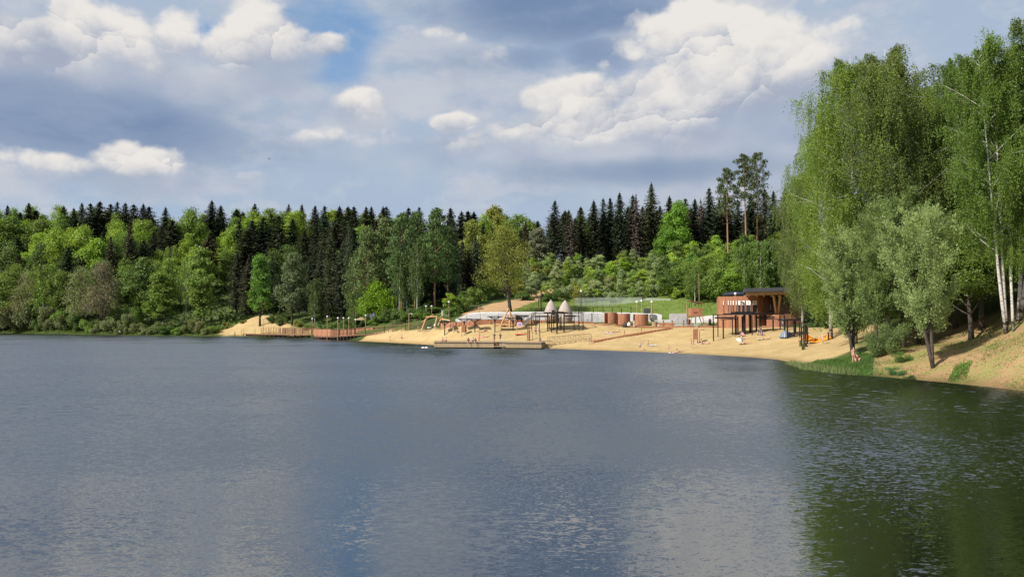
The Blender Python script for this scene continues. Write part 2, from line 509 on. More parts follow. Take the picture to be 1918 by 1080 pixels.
def simple_mat(name, c0, c1, scale=3.0, rough=0.75, spec=0.25, stretch=(1, 1, 1), bump_d=0.01, use_color=False, metal=0.0):
    m, g, out = mat_new(name)
    tc = g.new('ShaderNodeTexCoord')
    p = g.v('MULTIPLY', tc.outputs['Object'], stretch)
    f, _ = g.noise(p, scale, 5.0, 0.6)
    c = g.mix(g.ss(f, 0.32, 0.68), c0, c1)
    if use_color:
        oi = g.new('ShaderNodeObjectInfo')
        c = g.mix(1.0, c, oi.outputs['Color'], 'MULTIPLY')
    principled(g, out, c, rough, spec, bump(g, f, bump_d), metal)
    return m
def leaf_mat(name, trans=0.42, spread=0.24, tint=(1.05, 1.0, 0.7)):
    m, g, out = mat_new(name)
    oi = g.new('ShaderNodeObjectInfo')
    geo = g.new('ShaderNodeNewGeometry')
    r = geo.outputs['Random Per Island']
    k = g.m('ADD', g.m('MULTIPLY', r, spread), 1.0 - spread / 2)
    tc = g.new('ShaderNodeTexCoord')
    nf, _ = g.noise(tc.outputs['Object'], 0.45, 3.0, 0.6)
    k = g.m('MULTIPLY', k, g.ss(nf, 0.25, 0.75, 0.72, 1.25))
    c = g.v('SCALE', oi.outputs['Color'], scale=k)
    c2 = g.mix(g.m('MULTIPLY', g.m('FRACT', g.m('MULTIPLY', r, 7.31)), 0.22), c, g.v('MULTIPLY', c, (1.5, 1.15, 0.8)))
    dif = g.new('ShaderNodeBsdfDiffuse'); g.put(dif.inputs['Color'], c2)
    tr = g.new('ShaderNodeBsdfTranslucent'); g.put(tr.inputs['Color'], g.v('MULTIPLY', c2, tint))
    mx = g.new('ShaderNodeMixShader'); mx.inputs[0].default_value = trans
    g.nt.links.new(dif.outputs[0], mx.inputs[1]); g.nt.links.new(tr.outputs[0], mx.inputs[2])
    gl = g.new('ShaderNodeBsdfGlossy'); gl.inputs['Roughness'].default_value = 0.45
    gl.inputs['Color'].default_value = (0.9, 0.95, 1.0, 1)
    m2 = g.new('ShaderNodeMixShader'); m2.inputs[0].default_value = 0.012
    g.nt.links.new(mx.outputs[0], m2.inputs[1]); g.nt.links.new(gl.outputs[0], m2.inputs[2])
    g.nt.links.new(m2.outputs[0], out.inputs['Surface'])
    return m
M = {}
M['leaf'] = leaf_mat('leaf')
M['needle'] = leaf_mat('needle', 0.10, 0.7, (1.0, 1.0, 0.8))
M['bark'] = simple_mat('bark', (.035, .028, .022), (.10, .085, .07), 4.0, 0.9, 0.1, (3, 3, .8), .03)
M['grey_bark'] = simple_mat('grey_bark', (.10, .09, .075), (.20, .18, .155), 4.0, 0.9, 0.1, (3, 3, .8), .03)
M['pine_bark'] = simple_mat('pine_bark', (.22, .12, .065), (.33, .20, .12), 3.0, 0.9, 0.1, (3, 3, 1), .02)
def birch_bark():
    m, g, out = mat_new('birch_bark')
    tc = g.new('ShaderNodeTexCoord')
    x, y, z = g.sep(tc.outputs['Object'])
    f, _ = g.noise(g.v('MULTIPLY', tc.outputs['Object'], (1.6, 1.6, 7.0)), 1.6, 4.0, 0.6)
    f2, _ = g.noise(g.v('MULTIPLY', tc.outputs['Object'], (1, 1, 1.2)), 1.1, 3.0, 0.6)
    marks = g.ss(f, 0.56, 0.64)
    base = g.ss(z, 0.3, 4.5)
    dark = g.m('MAXIMUM', marks, g.ss(g.m('ADD', f2, g.m('MULTIPLY', base, 0.35)), 0.62, 0.42))
    c = g.mix(dark, (.47, .445, .41, 1), (.045, .04, .035, 1))
    principled(g, out, c, 0.75, 0.2, bump(g, f, 0.02))
    return m
M['birch_bark'] = birch_bark()
def corten():
    m, g, out = mat_new('corten_steel')
    tc = g.new('ShaderNodeTexCoord')
    f, _ = g.noise(g.v('MULTIPLY', tc.outputs['Object'], (1, 1, .35)), 1.3, 6.0, 0.65)
    f2, _ = g.noise(tc.outputs['Object'], 9.0, 4.0, 0.6)
    c = g.mix(g.ss(f, .3, .7), (.26, .118, .066, 1), (.35, .165, .095, 1))
    c = g.mix(g.m('MULTIPLY', g.ss(f2, .5, .75), .4), c, (.17, .075, .045, 1))
    principled(g, out, c, 0.78, 0.2, bump(g, f2, .004))
    return m
M['corten'] = corten()
M['wood'] = simple_mat('fresh_timber', (.46, .27, .125), (.58, .37, .19), 2.0, 0.7, 0.2, (4, 4, .6), .006)
M['post_wood'] = simple_mat('post_timber', (.26, .165, .09), (.36, .24, .14), 2.0, 0.75, 0.2, (4, 4, .6), .006)
M['old_wood'] = simple_mat('weathered_timber', (.25, .18, .105), (.36, .275, .17), 2.0, 0.8, 0.2, (6, 6, .5), .006)
M['deck_wood'] = simple_mat('deck_timber', (.135, .068, .042), (.20, .105, .066), 2.0, 0.8, 0.2, (.8, 8, 1), .006)
M['black_steel'] = simple_mat('black_steel', (.011, .011, .012), (.022, .022, .024), 5.0, 0.55, 0.3, (1, 1, 1), .002)
M['concrete'] = simple_mat('pale_concrete', (.52, .515, .51), (.63, .62, .615), 1.2, 0.85, 0.2, (1, 1, 1), .006)
M['grey_concrete'] = simple_mat('grey_concrete', (.34, .335, .34), (.43, .425, .43), 1.2, 0.85, 0.2, (1, 1, 1), .006)
M['stone'] = simple_mat('shingle_skin', (.27, .225, .20), (.43, .375, .34), 3.5, 0.8, 0.25, (1, 1, 2), .03)
M['rock'] = simple_mat('rough_rock', (.16, .12, .095), (.32, .25, .20), 2.5, 0.9, 0.2, (1, 1, 1.6), .08)
M['white'] = simple_mat('white_paint', (.66, .66, .655), (.73, .73, .72), 3.0, 0.6, 0.3)
M['cloth'] = simple_mat('cloth', (.85, .85, .85), (1, 1, 1), 6.0, 0.85, 0.15, use_color=True)
M['skin'] = simple_mat('skin', (.50, .29, .20), (.56, .34, .245), 5.0, 0.6, 0.3, bump_d=.001)
M['hair'] = simple_mat('hair', (.5, .5, .5), (1, 1, 1), 12.0, 0.5, 0.3, use_color=True)
M['paint'] = simple_mat('paint', (.9, .9, .9), (1, 1, 1), 3.0, 0.5, 0.35, use_color=True)
M['metal'] = simple_mat('steel', (.5, .51, .52), (.62, .63, .64), 3.0, 0.35, 0.5, metal=.6)
M['dark_roof'] = simple_mat('slate_roof', (.045, .048, .058), (.085, .09, .105), 3.0, 0.7, 0.25, (1, 6, 1), .01)
def glass_mat():
    m, g, out = mat_new('window_glass')
    principled(g, out, (.02, .025, .025, 1), 0.06, 0.6)
    return m
M['glass'] = glass_mat()
def net_mat(name, colr, alpha):
    m, g, out = mat_new(name)
    d = g.new('ShaderNodeBsdfDiffuse'); g.put(d.inputs['Color'], colr)
    t = g.new('ShaderNodeBsdfTransparent')
    mx = g.new('ShaderNodeMixShader'); mx.inputs[0].default_value = alpha
    g.nt.links.new(t.outputs[0], mx.inputs[1]); g.nt.links.new(d.outputs[0], mx.inputs[2])
    g.nt.links.new(mx.outputs[0], out.inputs['Surface'])
    return m
M['net'] = net_mat('sports_net', (.50, .56, .50, 1), 0.36)

# ------------------------------------------------------------------ ground
def smooth(x, a, b):
    t = np.clip((x - a) / (b - a), 0, 1)
    return t * t * (3 - 2 * t)
def axis(segs):
    out = []
    for a, b, st in segs:
        n = max(1, int(round((b - a) / st)))
        out += list(np.linspace(a, b, n, endpoint=False))
    out.append(segs[-1][1])
    return np.array(out)
def poly_px(lst): return np.array([(X_at(px, D), D) for px, D in lst])
BEACH = poly_px([(640, 195), (700, 199), (760, 192), (815, 181), (850, 171), (900, 168.5), (1000, 168), (1110, 166), (1150, 164), (1250, 161), (1340, 156.5),
                 (1440, 151), (1500, 140), (1590, 128), (1640, 122), (1650, 112), (1612, 100), (1585, 92), (1530, 90.5), (1490, 88), (1400, 95), (1200, 115), (1000, 130), (850, 140), (700, 165)])
MOUND = poly_px([(398, 262), (420, 255), (500, 250), (590, 236), (600, 242), (560, 252), (530, 262), (512, 270), (500, 276), (478, 277), (455, 271), (430, 268), (410, 266)])
TRACK = poly_px([(862, 184), (905, 182), (960, 190), (1010, 208), (1050, 216), (1048, 226), (1000, 219), (940, 206), (880, 194)])
MEADOW = poly_px([(905, 181), (960, 189), (1010, 206), (1040, 212), (1080, 206), (1150, 205), (1240, 204), (1320, 196), (1460, 182), (1470, 160), (1340, 161), (1240, 166), (1100, 174), (900, 174)])
BANK = np.array([(X_at(1918, 57) + 6, 20), (X_at(1918, 57), 56), (X_at(1760, 65), 65), (X_at(1640, 72), 72), (X_at(1612, 88), 88), (X_at(1640, 100), 100), (X_at(1740, 94), 94), (X_at(1850, 84), 84), (66, 80), (66, 20)])
SPIT = poly_px([(1478, 88), (1500, 83), (1540, 77), (1590, 73), (1632, 71), (1640, 84), (1612, 90), (1578, 89), (1530, 92.5)])
def make_ground():
    gx = axis([(-2200, -800, 140), (-800, -320, 16), (-320, -130, 4.0), (-130, -60, 1.6), (-60, 72, .62), (72, 130, 2.2), (130, 300, 9), (300, 2200, 140)])
    gy = axis([(-900, -60, 70), (-60, -8, 6), (-8, 8, .5), (8, 44, 3), (44, 200, .75), (200, 290, 1.7), (290, 430, 4), (430, 620, 12), (620, 2200, 130)])
    XX, YY = np.meshgrid(gx, gy)
    P = np.column_stack([XX.ravel(), YY.ravel()])
    z = terrain(P)
    far = np.maximum(np.abs(P[:, 0]) - 500, P[:, 1] - 700)
    k = smooth(far, 0, 600)
    z = np.where(far > 0, z * (1 - k) + k * np.clip(z, 0, 45), z)
    # small unevenness
    n = np.sin(P[:, 0] * 1.9 + 1.3 * np.sin(P[:, 1] * .83)) * np.sin(P[:, 1] * 1.63 + 1.7 * np.sin(P[:, 0] * .61)) * .05 + np.sin(P[:, 0] * .43 + P[:, 1] * .31) * np.sin(P[:, 1] * .37) * .09
    sd_ = poly_sd(P, SHORE_LINE)
    z = z + n * smooth(sd_, .8, 4)
    nx, ny = len(gx), len(gy)
    i = np.arange(ny - 1)[:, None] * nx + np.arange(nx - 1)[None, :]
    F = np.stack([i, i + 1, i + nx + 1, i + nx], -1).reshape(-1, 4)
    me = mesh_np('ground', np.column_stack([P, z]), F, 4, True)
    def put(name, a):
        at = me.attributes.new(name, 'FLOAT', 'POINT')
        at.data.foreach_set('value', np.ascontiguousarray(a, np.float32))
    jit = (np.sin(P[:, 0] * .9 + 2 * np.sin(P[:, 1] * .5)) + np.sin(P[:, 1] * 1.1 + P[:, 0] * .4)) * .35
    put('sand', smooth(-np.minimum(poly_sd(P, BEACH), poly_sd(P, MOUND)) + jit, -.5, .6))
    put('track', smooth(-poly_sd(P, TRACK) + jit, -1., 1.))
    put('meadow', smooth(-poly_sd(P, MEADOW) + jit * 2, -3., 3.))
    put('bank', smooth(-poly_sd(P, BANK) + jit, -1.5, 1.5))
    put('spit', smooth(-poly_sd(P, SPIT) + jit, -.6, .9))
    put('wet', smooth(sd_, 2.6, .2))
    m, g, out = mat_new('ground')
    tc = g.new('ShaderNodeTexCoord'); p = tc.outputs['Object']
    n1, _ = g.noise(p, .35, 5, .6); n2, _ = g.noise(p, 2.2, 5, .65); n3, _ = g.noise(p, .08, 4, .6); n4, _ = g.noise(p, 9.0, 4, .6)
    forest = g.mix(g.ss(n2, .35, .65), (.022, .032, .012, 1), (.05, .075, .022, 1))
    grass = g.mix(g.ss(n1, .35, .65), (.095, .155, .032, 1), (.15, .20, .05, 1))
    grass = g.mix(g.m('MULTIPLY', g.ss(n2, .5, .75), .5), grass, (.20, .20, .075, 1))
    sand = g.mix(g.ss(n1, .3, .7), (.39, .28, .128, 1), (.465, .35, .175, 1))
    sand = g.mix(g.m('MULTIPLY', g.ss(n4, .45, .75), .4), sand, (.27, .185, .09, 1))
    sand = g.mix(g.m('MULTIPLY', g.ss(n2, .50, .66), .38), sand, (.30, .21, .105, 1))
    dirt = g.mix(g.ss(n2, .3, .7), (.34, .215, .11, 1), (.44, .295, .16, 1))
    bank_s = g.mix(g.ss(n2, .35, .7), (.28, .18, .092, 1), (.385, .26, .14, 1))
    dry = g.mix(g.ss(n4, .3, .7), (.17, .17, .055, 1), (.30, .265, .10, 1))
    bank = g.mix(g.ss(g.m('ADD', g.m('MULTIPLY', n1, .7), g.m('MULTIPLY', n2, .5)), .55, .70), bank_s, dry)
    lush = g.mix(g.ss(n2, .35, .65), (.055, .125, .022, 1), (.10, .19, .035, 1))
    a_sand, a_track, a_mead, a_bank, a_spit, wet = (g.attr(q) for q in ('sand', 'track', 'meadow', 'bank', 'spit', 'wet'))
    c = g.mix(g.ss(n3, .3, .6, 0, .35), forest, grass)
    c = g.mix(a_mead, c, grass)
    c = g.mix(a_track, c, dirt)
    c = g.mix(a_sand, c, sand)
    c = g.mix(a_bank, c, bank)
    c = g.mix(a_spit, c, lush)
    c = g.mix(g.m('MULTIPLY', wet, .55), c, g.v('MULTIPLY', c, (.42, .40, .38)))
    h = g.m('ADD', g.m('MULTIPLY', n2, .6), g.m('MULTIPLY', n4, .4))
    principled(g, out, c, 0.93, 0.1, bump(g, h, .22))
    o = link('ground', me, None, m)
    o['kind'] = 'structure'
    return o
make_ground()

def make_water():
    me = mesh_np('lake_water', [(-1200, 2.0, 0), (120, 2.0, 0), (120, 520, 0), (-1200, 520, 0)], [(0, 1, 2, 3)], 4)
    m, g, out = mat_new('lake_water')
    tc = g.new('ShaderNodeTexCoord'); p = tc.outputs['Object']
    x, y, z = g.sep(p)
    half = (0.5, 0.5, 0.5)
    def slopes(scale, sx, detail, rough, off):
        q = g.v('MULTIPLY', g.v('ADD', p, off), (sx, 1.0, 1.0))
        _, cc = g.noise(q, scale, detail, rough)
        return g.v('SUBTRACT', cc, half)
    big, _ = g.noise(g.v('MULTIPLY', p, (.7, 1, 1)), .045, 3, .55)
    # wind: calm water in the lee of the dam and of the wooded bank, ripples out on the open lake
    open_ = g.ss(y, 17.0, 34.0, .12, 1.0)
    bankside = g.ss(g.m('SUBTRACT', x, g.m('MULTIPLY', y, -.12)), 34.0, 54.0, 1.0, .85)
    wind = g.m('MULTIPLY', g.m('MULTIPLY', open_, bankside), g.ss(big, .3, .7, .75, 1.2))
    s1 = slopes(3.6, .5, 2.0, .5, (0, 0, 0))
    s2 = slopes(7.0, .55, 3.0, .6, (31, 17, 3))
    s3 = slopes(19.0, .6, 2.0, .5, (7, 91, 5))
    s = g.v('ADD', g.v('ADD', g.v('SCALE', s1, scale=.22), g.v('SCALE', s2, scale=.58)), g.v('SCALE', s3, scale=.50))
    s = g.v('SCALE', s, scale=g.m('ADD', g.m('MULTIPLY', wind, 1.0), .14))
    sx_, sy_, _ = g.sep(s)
    # steeper lee faces: ripples run towards the camera before the wind
    sy_ = g.m('SUBTRACT', sy_, g.m('MULTIPLY', g.m('ABSOLUTE', sy_), .45))
    sy_ = g.m('SUBTRACT', sy_, g.m('MULTIPLY', wind, .19))
    # the odd steeper wavelet face, dark because one looks down into the water
    dn, _ = g.noise(g.v('MULTIPLY', p, (.7, 1.0, 1.0)), 1.25, 2.0, .5)
    dn2, _ = g.noise(g.v('MULTIPLY', p, (.6, 1.0, 1.0)), .16, 2.0, .5)
    dash = g.m('MULTIPLY', g.ss(dn, g.m('SUBTRACT', .71, g.m('MULTIPLY', dn2, .22)), g.m('SUBTRACT', .78, g.m('MULTIPLY', dn2, .22))), g.m('MULTIPLY', wind, g.ss(y, 30.0, 62.0)))
    sy_ = g.m('SUBTRACT', sy_, g.m('MULTIPLY', dash, .55))
    nrm = g.v('NORMALIZE', g.comb(g.m('MULTIPLY', sx_, .6), sy_, 1.0))
    murk, _ = g.noise(p, .05, 3, .5)
    c = g.mix(murk, (.005, .0075, .004, 1), (.008, .011, .006, 1))
    b = principled(g, out, c, 0.03, 0.5, nrm)
    b.inputs['IOR'].default_value = 3.0
    b.inputs['Specular Tint'].default_value = (1.12, 1.15, 1.2, 1)
    o = link('lake_water', me, None, m)
    o['kind'] = 'structure'
make_water()

# ------------------------------------------------------------------ foliage builders (numpy)
def unit(v): return v / (np.linalg.norm(v, axis=-1, keepdims=True) + 1e-9)
def leaves_mesh(name, c, d, nrm, L, Wd):
    """diamond leaves / leaf sprays: centre, long axis, normal, length, width"""
    d = unit(d); s = unit(np.cross(d, nrm))
    L = np.asarray(L).reshape(-1, 1) if np.ndim(L) else L
    Wd = np.asarray(Wd).reshape(-1, 1) if np.ndim(Wd) else Wd
    v = np.stack([c - d * L * .5, c + s * Wd * .5, c + d * L * .5, c - s * Wd * .5], 1).reshape(-1, 3)
    n = len(c)
    f = np.arange(n * 4).reshape(n, 4)
    return mesh_np(name, v, f, 4)
def rand_unit(rng, n): return unit(rng.normal(size=(n, 3)))
def limb_path(rng, p0, p1, sag=.12, n=5):
    p0, p1 = np.array(p0, float), np.array(p1, float)
    L = np.linalg.norm(p1 - p0)
    t = np.linspace(0, 1, n)[:, None]
    mid = rng.normal(size=3) * L * sag * .5
    return p0 + (p1 - p0) * t + np.sin(t * math.pi) * mid + np.array([0, 0, -L * sag * .4]) * np.sin(t * math.pi)
def broadleaf(name, seed, H=18, Rr=5, base=.22, n_leaf=11000, L=.5, W=.34, lobes=18, bark='bark', top=.55, gap=.35, trunk_r=.28, lean=0.0, upright=0.0, limbs=True, slim=1.0):
    rng = np.random.default_rng(seed)
    tb = MB()
    tp = np.array([[lean * H * t * (1 - .3 * t) + .15 * math.sin(5 * t + seed), .12 * math.sin(4 * t + seed * 2), H * t * .86] for t in np.linspace(0, 1, 7)])
    tp[0, :2] = 0
    tb.tube(tp, [trunk_r * (1.25 if i == 0 else 1 - .86 * i / 6) for i in range(7)], 7)
    cs, rs = [], []
    h0 = H * base
    for k in range(lobes):
        t = (k + .5) / lobes
        t = t ** .9
        prof = math.sin(math.pi * (.12 + .88 * t) ** (.75 if top > .5 else 1.0)) ** .75
        a = k * 2.39996 + rng.uniform(-.5, .5)
        rad = Rr * prof * rng.uniform(.28, .86)
        z = h0 + (H - h0) * (.06 + .86 * t) + rng.uniform(-.3, .3)
        tx = np.interp(z, tp[:, 2], tp[:, 0]); ty = np.interp(z, tp[:, 2], tp[:, 1])
        cs.append((tx + rad * math.cos(a), ty + rad * math.sin(a), z)); rs.append(Rr * rng.uniform(.22, .46) * (.72 + .4 * prof))
    cs = np.array(cs); rs = np.array(rs)
    if limbs:
        for c in cs:
            zb = max(h0 * .7, c[2] - rng.uniform(.10, .28) * H)
            p0 = (np.interp(zb, tp[:, 2], tp[:, 0]), np.interp(zb, tp[:, 2], tp[:, 1]), zb)
            r0 = trunk_r * (.5 - .3 * zb / H)
            tb.tube(limb_path(rng, p0, c), [r0, r0 * .8, r0 * .6, r0 * .42, r0 * .22], 5)
            for _ in range(2):
                e = c + rand_unit(rng, 1)[0] * Rr * .32
                tb.tube(limb_path(rng, c, e, .1, 3), [r0 * .25, r0 * .18, r0 * .08], 4, cap=False)
    # sub clumps on the lobes' shells, leaves in the clumps
    nsub = lobes * 26
    li = rng.choice(lobes, nsub, p=rs ** 2 / (rs ** 2).sum())
    u = rand_unit(rng, nsub); u[:, 2] *= .85 + .3 * upright; u[:, 2] += .15
    rr = rng.uniform(.45, 1.0, nsub) ** .6
    sub = cs[li] + u * (rs[li] * rr)[:, None] * np.array([1, 1, .85 + .5 * upright])
    keep = rng.random(nsub) > gap * .5
    sub, u = sub[keep], u[keep]
    si = rng.integers(0, len(sub), n_leaf)
    spread = Rr * .115 * rng.uniform(.7, 1.5, len(sub))
    c = sub[si] + np.clip(rng.normal(size=(n_leaf, 3)), -2, 2) * spread[si][:, None] * np.array([1, 1, .75])
    nrm = unit(u[si] * .9 + np.array([0, 0, .5]) + rng.normal(size=(n_leaf, 3)) * .75)
    d = np.cross(nrm, rand_unit(rng, n_leaf)) + np.array([0, 0, -.25 + upright * 1.4])
    sc = rng.uniform(.6, 1.3, n_leaf)
    crown = leaves_mesh(name + '_crown', c, d, nrm, L * sc, W * sc * slim)
    crown.materials.append(M['leaf'])
    trunk = tb.mesh(name + '_trunk', True); trunk.materials.append(M[bark])
    return dict(trunk=trunk, crown=crown, H=float(np.percentile(c[:, 2], 99.6)), R=Rr)
def spruce(name, seed, H=24, Rr=3.4, base=.08, step=.42, thin=0.0, droop=.32, per=8):
    rng = np.random.default_rng(seed)
    tb = MB(); tb.tube([(0, 0, 0), (.05, 0, H * .5), (0, 0, H * .985)], [.30, .17, .02], 7)
    C, D_, N_, Ls, Ws = [], [], [], [], []
    z = H * base
    while z < H * .985:
        t = (z - H * base) / (H * (1 - base))
        prof = min(1.0, (1 - t) * 2.7) ** .8 * (1 if t > .12 else .72 + 2.3 * t)
        nb = max(4, int(per - 3 * t))
        a0 = rng.uniform(0, 6.28)
        for k in range(nb):
            if rng.random() < thin: continue
            a = a0 + 6.283 * k / nb + rng.uniform(-.3, .3)
            ln = max(.30, Rr * prof * rng.uniform(.62, 1.12))
            m = max(3, int(ln / .34))
            s = (np.arange(m) + rng.random(m) * .6 + .35) / m
            dz = -droop * ln * np.sin(s * 1.9) + .12 * ln * s ** 3 + .05
            px_ = np.cos(a) * ln * s; py_ = np.sin(a) * ln * s
            for w in (-1, 0, 1):
                off = w * .26 * ln * (1 - s * .8) * .55
                c = np.column_stack([px_ - np.sin(a) * off, py_ + np.cos(a) * off, z + dz - abs(w) * .10 * ln * .5 + rng.normal(size=m) * .06])
                C.append(c)
                D_.append(np.column_stack([np.full(m, np.cos(a)) - w * np.sin(a) * .8, np.full(m, np.sin(a)) + w * np.cos(a) * .8, -.35 + rng.normal(size=m) * .3]))
                N_.append(np.column_stack([rng.normal(size=m) * .55, rng.normal(size=m) * .55, np.ones(m)]))
                q = .62 * (1 - .45 * s) * rng.uniform(.75, 1.3, m) * (.6 + .4 * min(1, ln))
                Ls.append(q * 1.15); Ws.append(q * .62)
        z += step * (1 - .45 * t) * rng.uniform(.8, 1.2)
    # leader
    m = 10
    zz = np.linspace(H * .955, H * 1.0, m)
    C.append(np.column_stack([rng.normal(size=m) * .06, rng.normal(size=m) * .06, zz])); D_.append(np.tile([0, 0, 1.0], (m, 1))); N_.append(rand_unit(rng, m)); Ls.append(np.full(m, .5)); Ws.append(np.full(m, .2))
    c = np.vstack(C)
    crown = leaves_mesh(name + '_crown', c, np.vstack(D_), np.vstack(N_), np.concatenate(Ls), np.concatenate(Ws))
    crown.materials.append(M['needle'])
    trunk = tb.mesh(name + '_trunk', True); trunk.materials.append(M['grey_bark'])
    return dict(trunk=trunk, crown=crown, H=H, R=Rr)
def pine(name, seed, H=26, Rr=3.0, base=.55, pads=34, per=110, bark='pine_bark', L=.55, fine=1.0):
    rng = np.random.default_rng(seed)
    tb = MB()
    tp = np.array([[.25 * math.sin(2.2 * t + seed), .2 * math.sin(1.7 * t + seed * 2), H * t * .97] for t in np.linspace(0, 1, 8)]); tp[0, :2] = 0
    tb.tube(tp, [.30 * (1 - .82 * i / 7) for i in range(8)], 7)
    C, N_ = [], []
    for k in range(pads):
        t = base + (1 - base) * (k + .5) / pads
        prof = math.sin(math.pi * (.18 + .80 * (t - base) / (1 - base))) ** .7
        a = k * 2.4 + rng.uniform(-.6, .6)
        ln = Rr * prof * rng.uniform(.35, 1.05)
        z = H * t
        tx, ty = np.interp(z, tp[:, 2], tp[:, 0]), np.interp(z, tp[:, 2], tp[:, 1])
        e = np.array([tx + ln * math.cos(a), ty + ln * math.sin(a), z + .18 * ln])
        tb.tube(limb_path(rng, (tx, ty, z - .25 * ln), e, .15, 4), [.07, .055, .04, .02], 4, cap=False)
        pr = (.55 + .35 * prof) * Rr * rng.uniform(.28, .46)
        q = rand_unit(rng, per) * (rng.random((per, 1)) ** .6) * np.array([pr, pr, pr * .55]) * 1.25
        C.append(e + q); N_.append(unit(q + np.array([0, 0, .5])))
    for k in range(4):
        z = H * base * rng.uniform(.65, 1.0); a = rng.uniform(0, 6.28); ln = rng.uniform(.8, 1.8)
        tx, ty = np.interp(z, tp[:, 2], tp[:, 0]), np.interp(z, tp[:, 2], tp[:, 1])
        tb.tube([(tx, ty, z), (tx + ln * math.cos(a), ty + ln * math.sin(a), z + .1)], [.035, .012], 4, cap=False)
    c = np.vstack(C); n = len(c); nn = np.vstack(N_)
    d = nn * .8 + rng.normal(size=(n, 3)) * .7 + np.array([0, 0, .3])
    sc = rng.uniform(.6, 1.25, n)
    crown = leaves_mesh(name + '_crown', c, d, rand_unit(rng, n), L * sc, L * .45 * sc * fine)
    crown.materials.append(M['needle'])
    trunk = tb.mesh(name + '_trunk', True); trunk.materials.append(M[bark])
    return dict(trunk=trunk, crown=crown, H=float(np.percentile(c[:, 2], 99.5)), R=Rr)
def birch(name, seed, H=28, Rr=5.5, base=.2, n_limb=46, strands=1500, spacing=.17, L=.24, W=.15, weep=1.0, trunk_r=.26, lean=0.0, leaves_cap=70000, twin=False):
    rng = np.random.default_rng(seed)
    tb = MB()
    def trunk(lean, r, H):
        tp = np.array([[lean * H * t * (1 - .45 * t) + .22 * math.sin(5 * t + seed) * t, .2 * math.sin(3.3 * t + seed * 2) * t, H * t * .95] for t in np.linspace(0, 1, 10)])
        tb.tube(tp, [r * (1.15 if i == 0 else 1 - .93 * i / 9) for i in range(10)], 8)
        return tp
    tps = [trunk(lean, trunk_r, H)]
    if twin: tps.append(trunk(lean - .12, trunk_r * .85, H * .93))
    roots, outs = [], []
    for k in range(n_limb):
        tp = tps[k % len(tps)]
        t = base + (.97 - base) * (k + rng.random()) / n_limb
        z = H * .95 * t
        p0 = np.array([np.interp(z, tp[:, 2], tp[:, 0]), np.interp(z, tp[:, 2], tp[:, 1]), z])
        tt = (t - base) / (1 - base)
        prof = math.sin(math.pi * min(1, .20 + .66 * tt ** .8)) ** .8 * (1 - .55 * max(0, tt - .65) / .35)
        a = k * 2.39996 + rng.uniform(-.5, .5)
        ln = Rr * prof * rng.uniform(.55, 1.1)
        up = ln * rng.uniform(.55, 1.15)
        e = p0 + np.array([math.cos(a) * ln, math.sin(a) * ln, min(up, H * 1.0 - z)])
        r0 = trunk_r * (.30 - .18 * tt)
        path = limb_path(rng, p0, e, -.10, 6)
        tb.tube(path, [r0 * (1 - .85 * i / 5) for i in range(6)], 5, cap=False)
        for s in np.linspace(.25, 1.0, 9):
            i = min(4, int(s * 5)); f = s * 5 - i
            q = path[i] * (1 - f) + path[i + 1] * f
            roots.append(q); outs.append((math.cos(a), math.sin(a), 0))
            nsub = 2
            for _ in range(nsub):
                b = a + rng.uniform(-1.5, 1.5); l2 = ln * rng.uniform(.12, .42)
                e2 = q + np.array([math.cos(b) * l2, math.sin(b) * l2, l2 * rng.uniform(-.1, .6)])
                for s2 in (.4, .7, 1.0):
                    roots.append(q + (e2 - q) * s2); outs.append((math.cos(b), math.sin(b), 0))
                if rng.random() < .3:
                    tb.tube([q, (q + e2) / 2 + np.array([0, 0, .06]), e2], [r0 * .25, r0 * .18, r0 * .08], 3, cap=False)
    roots = np.array(roots); outs = np.array(outs)
    ri = rng.integers(0, len(roots), strands)
    ln = rng.gamma(2.2, .62, strands) * weep + .3
    zr = roots[ri, 2]
    ln = np.minimum(ln, np.maximum(.3, zr - H * base * .32))
    cnt = np.maximum(2, (ln / spacing).astype(int))
    tot = cnt.sum()
    idx = np.repeat(np.arange(strands), cnt)
    pos = (np.arange(tot) - np.repeat(np.cumsum(cnt) - cnt, cnt)) / np.repeat(cnt, cnt)
    swing = outs[ri] * rng.uniform(.05, .55, strands)[:, None] + rng.normal(size=(strands, 3)) * .14
    swing[:, 2] = 0
    drop = ln[idx] * pos
    c = roots[ri][idx] + swing[idx] * np.sqrt(pos)[:, None] * np.minimum(1.5, ln[idx])[:, None] + np.column_stack([np.zeros(tot), np.zeros(tot), -drop + .25 * np.sin(pos * 3.1) * (1 - pos)])
    c = c + rng.normal(size=(tot, 3)) * .085
    if tot > leaves_cap:
        k = rng.choice(tot, leaves_cap, replace=False); c = c[k]; tot = leaves_cap
    d = rng.normal(size=(tot, 3)) * .55 + np.array([0, 0, -.9])
    sc = rng.uniform(.65, 1.3, tot)
    crown = leaves_mesh(name + '_crown', c, d, rand_unit(rng, tot) + np.array([0, 0, .3]), L * sc, W * sc)
    crown.materials.append(M['leaf'])
    tm = tb.mesh(name + '_trunk', True); tm.materials.append(M['birch_bark'])
    return dict(trunk=tm, crown=crown, H=float(np.percentile(c[:, 2], 99.8)), R=Rr)
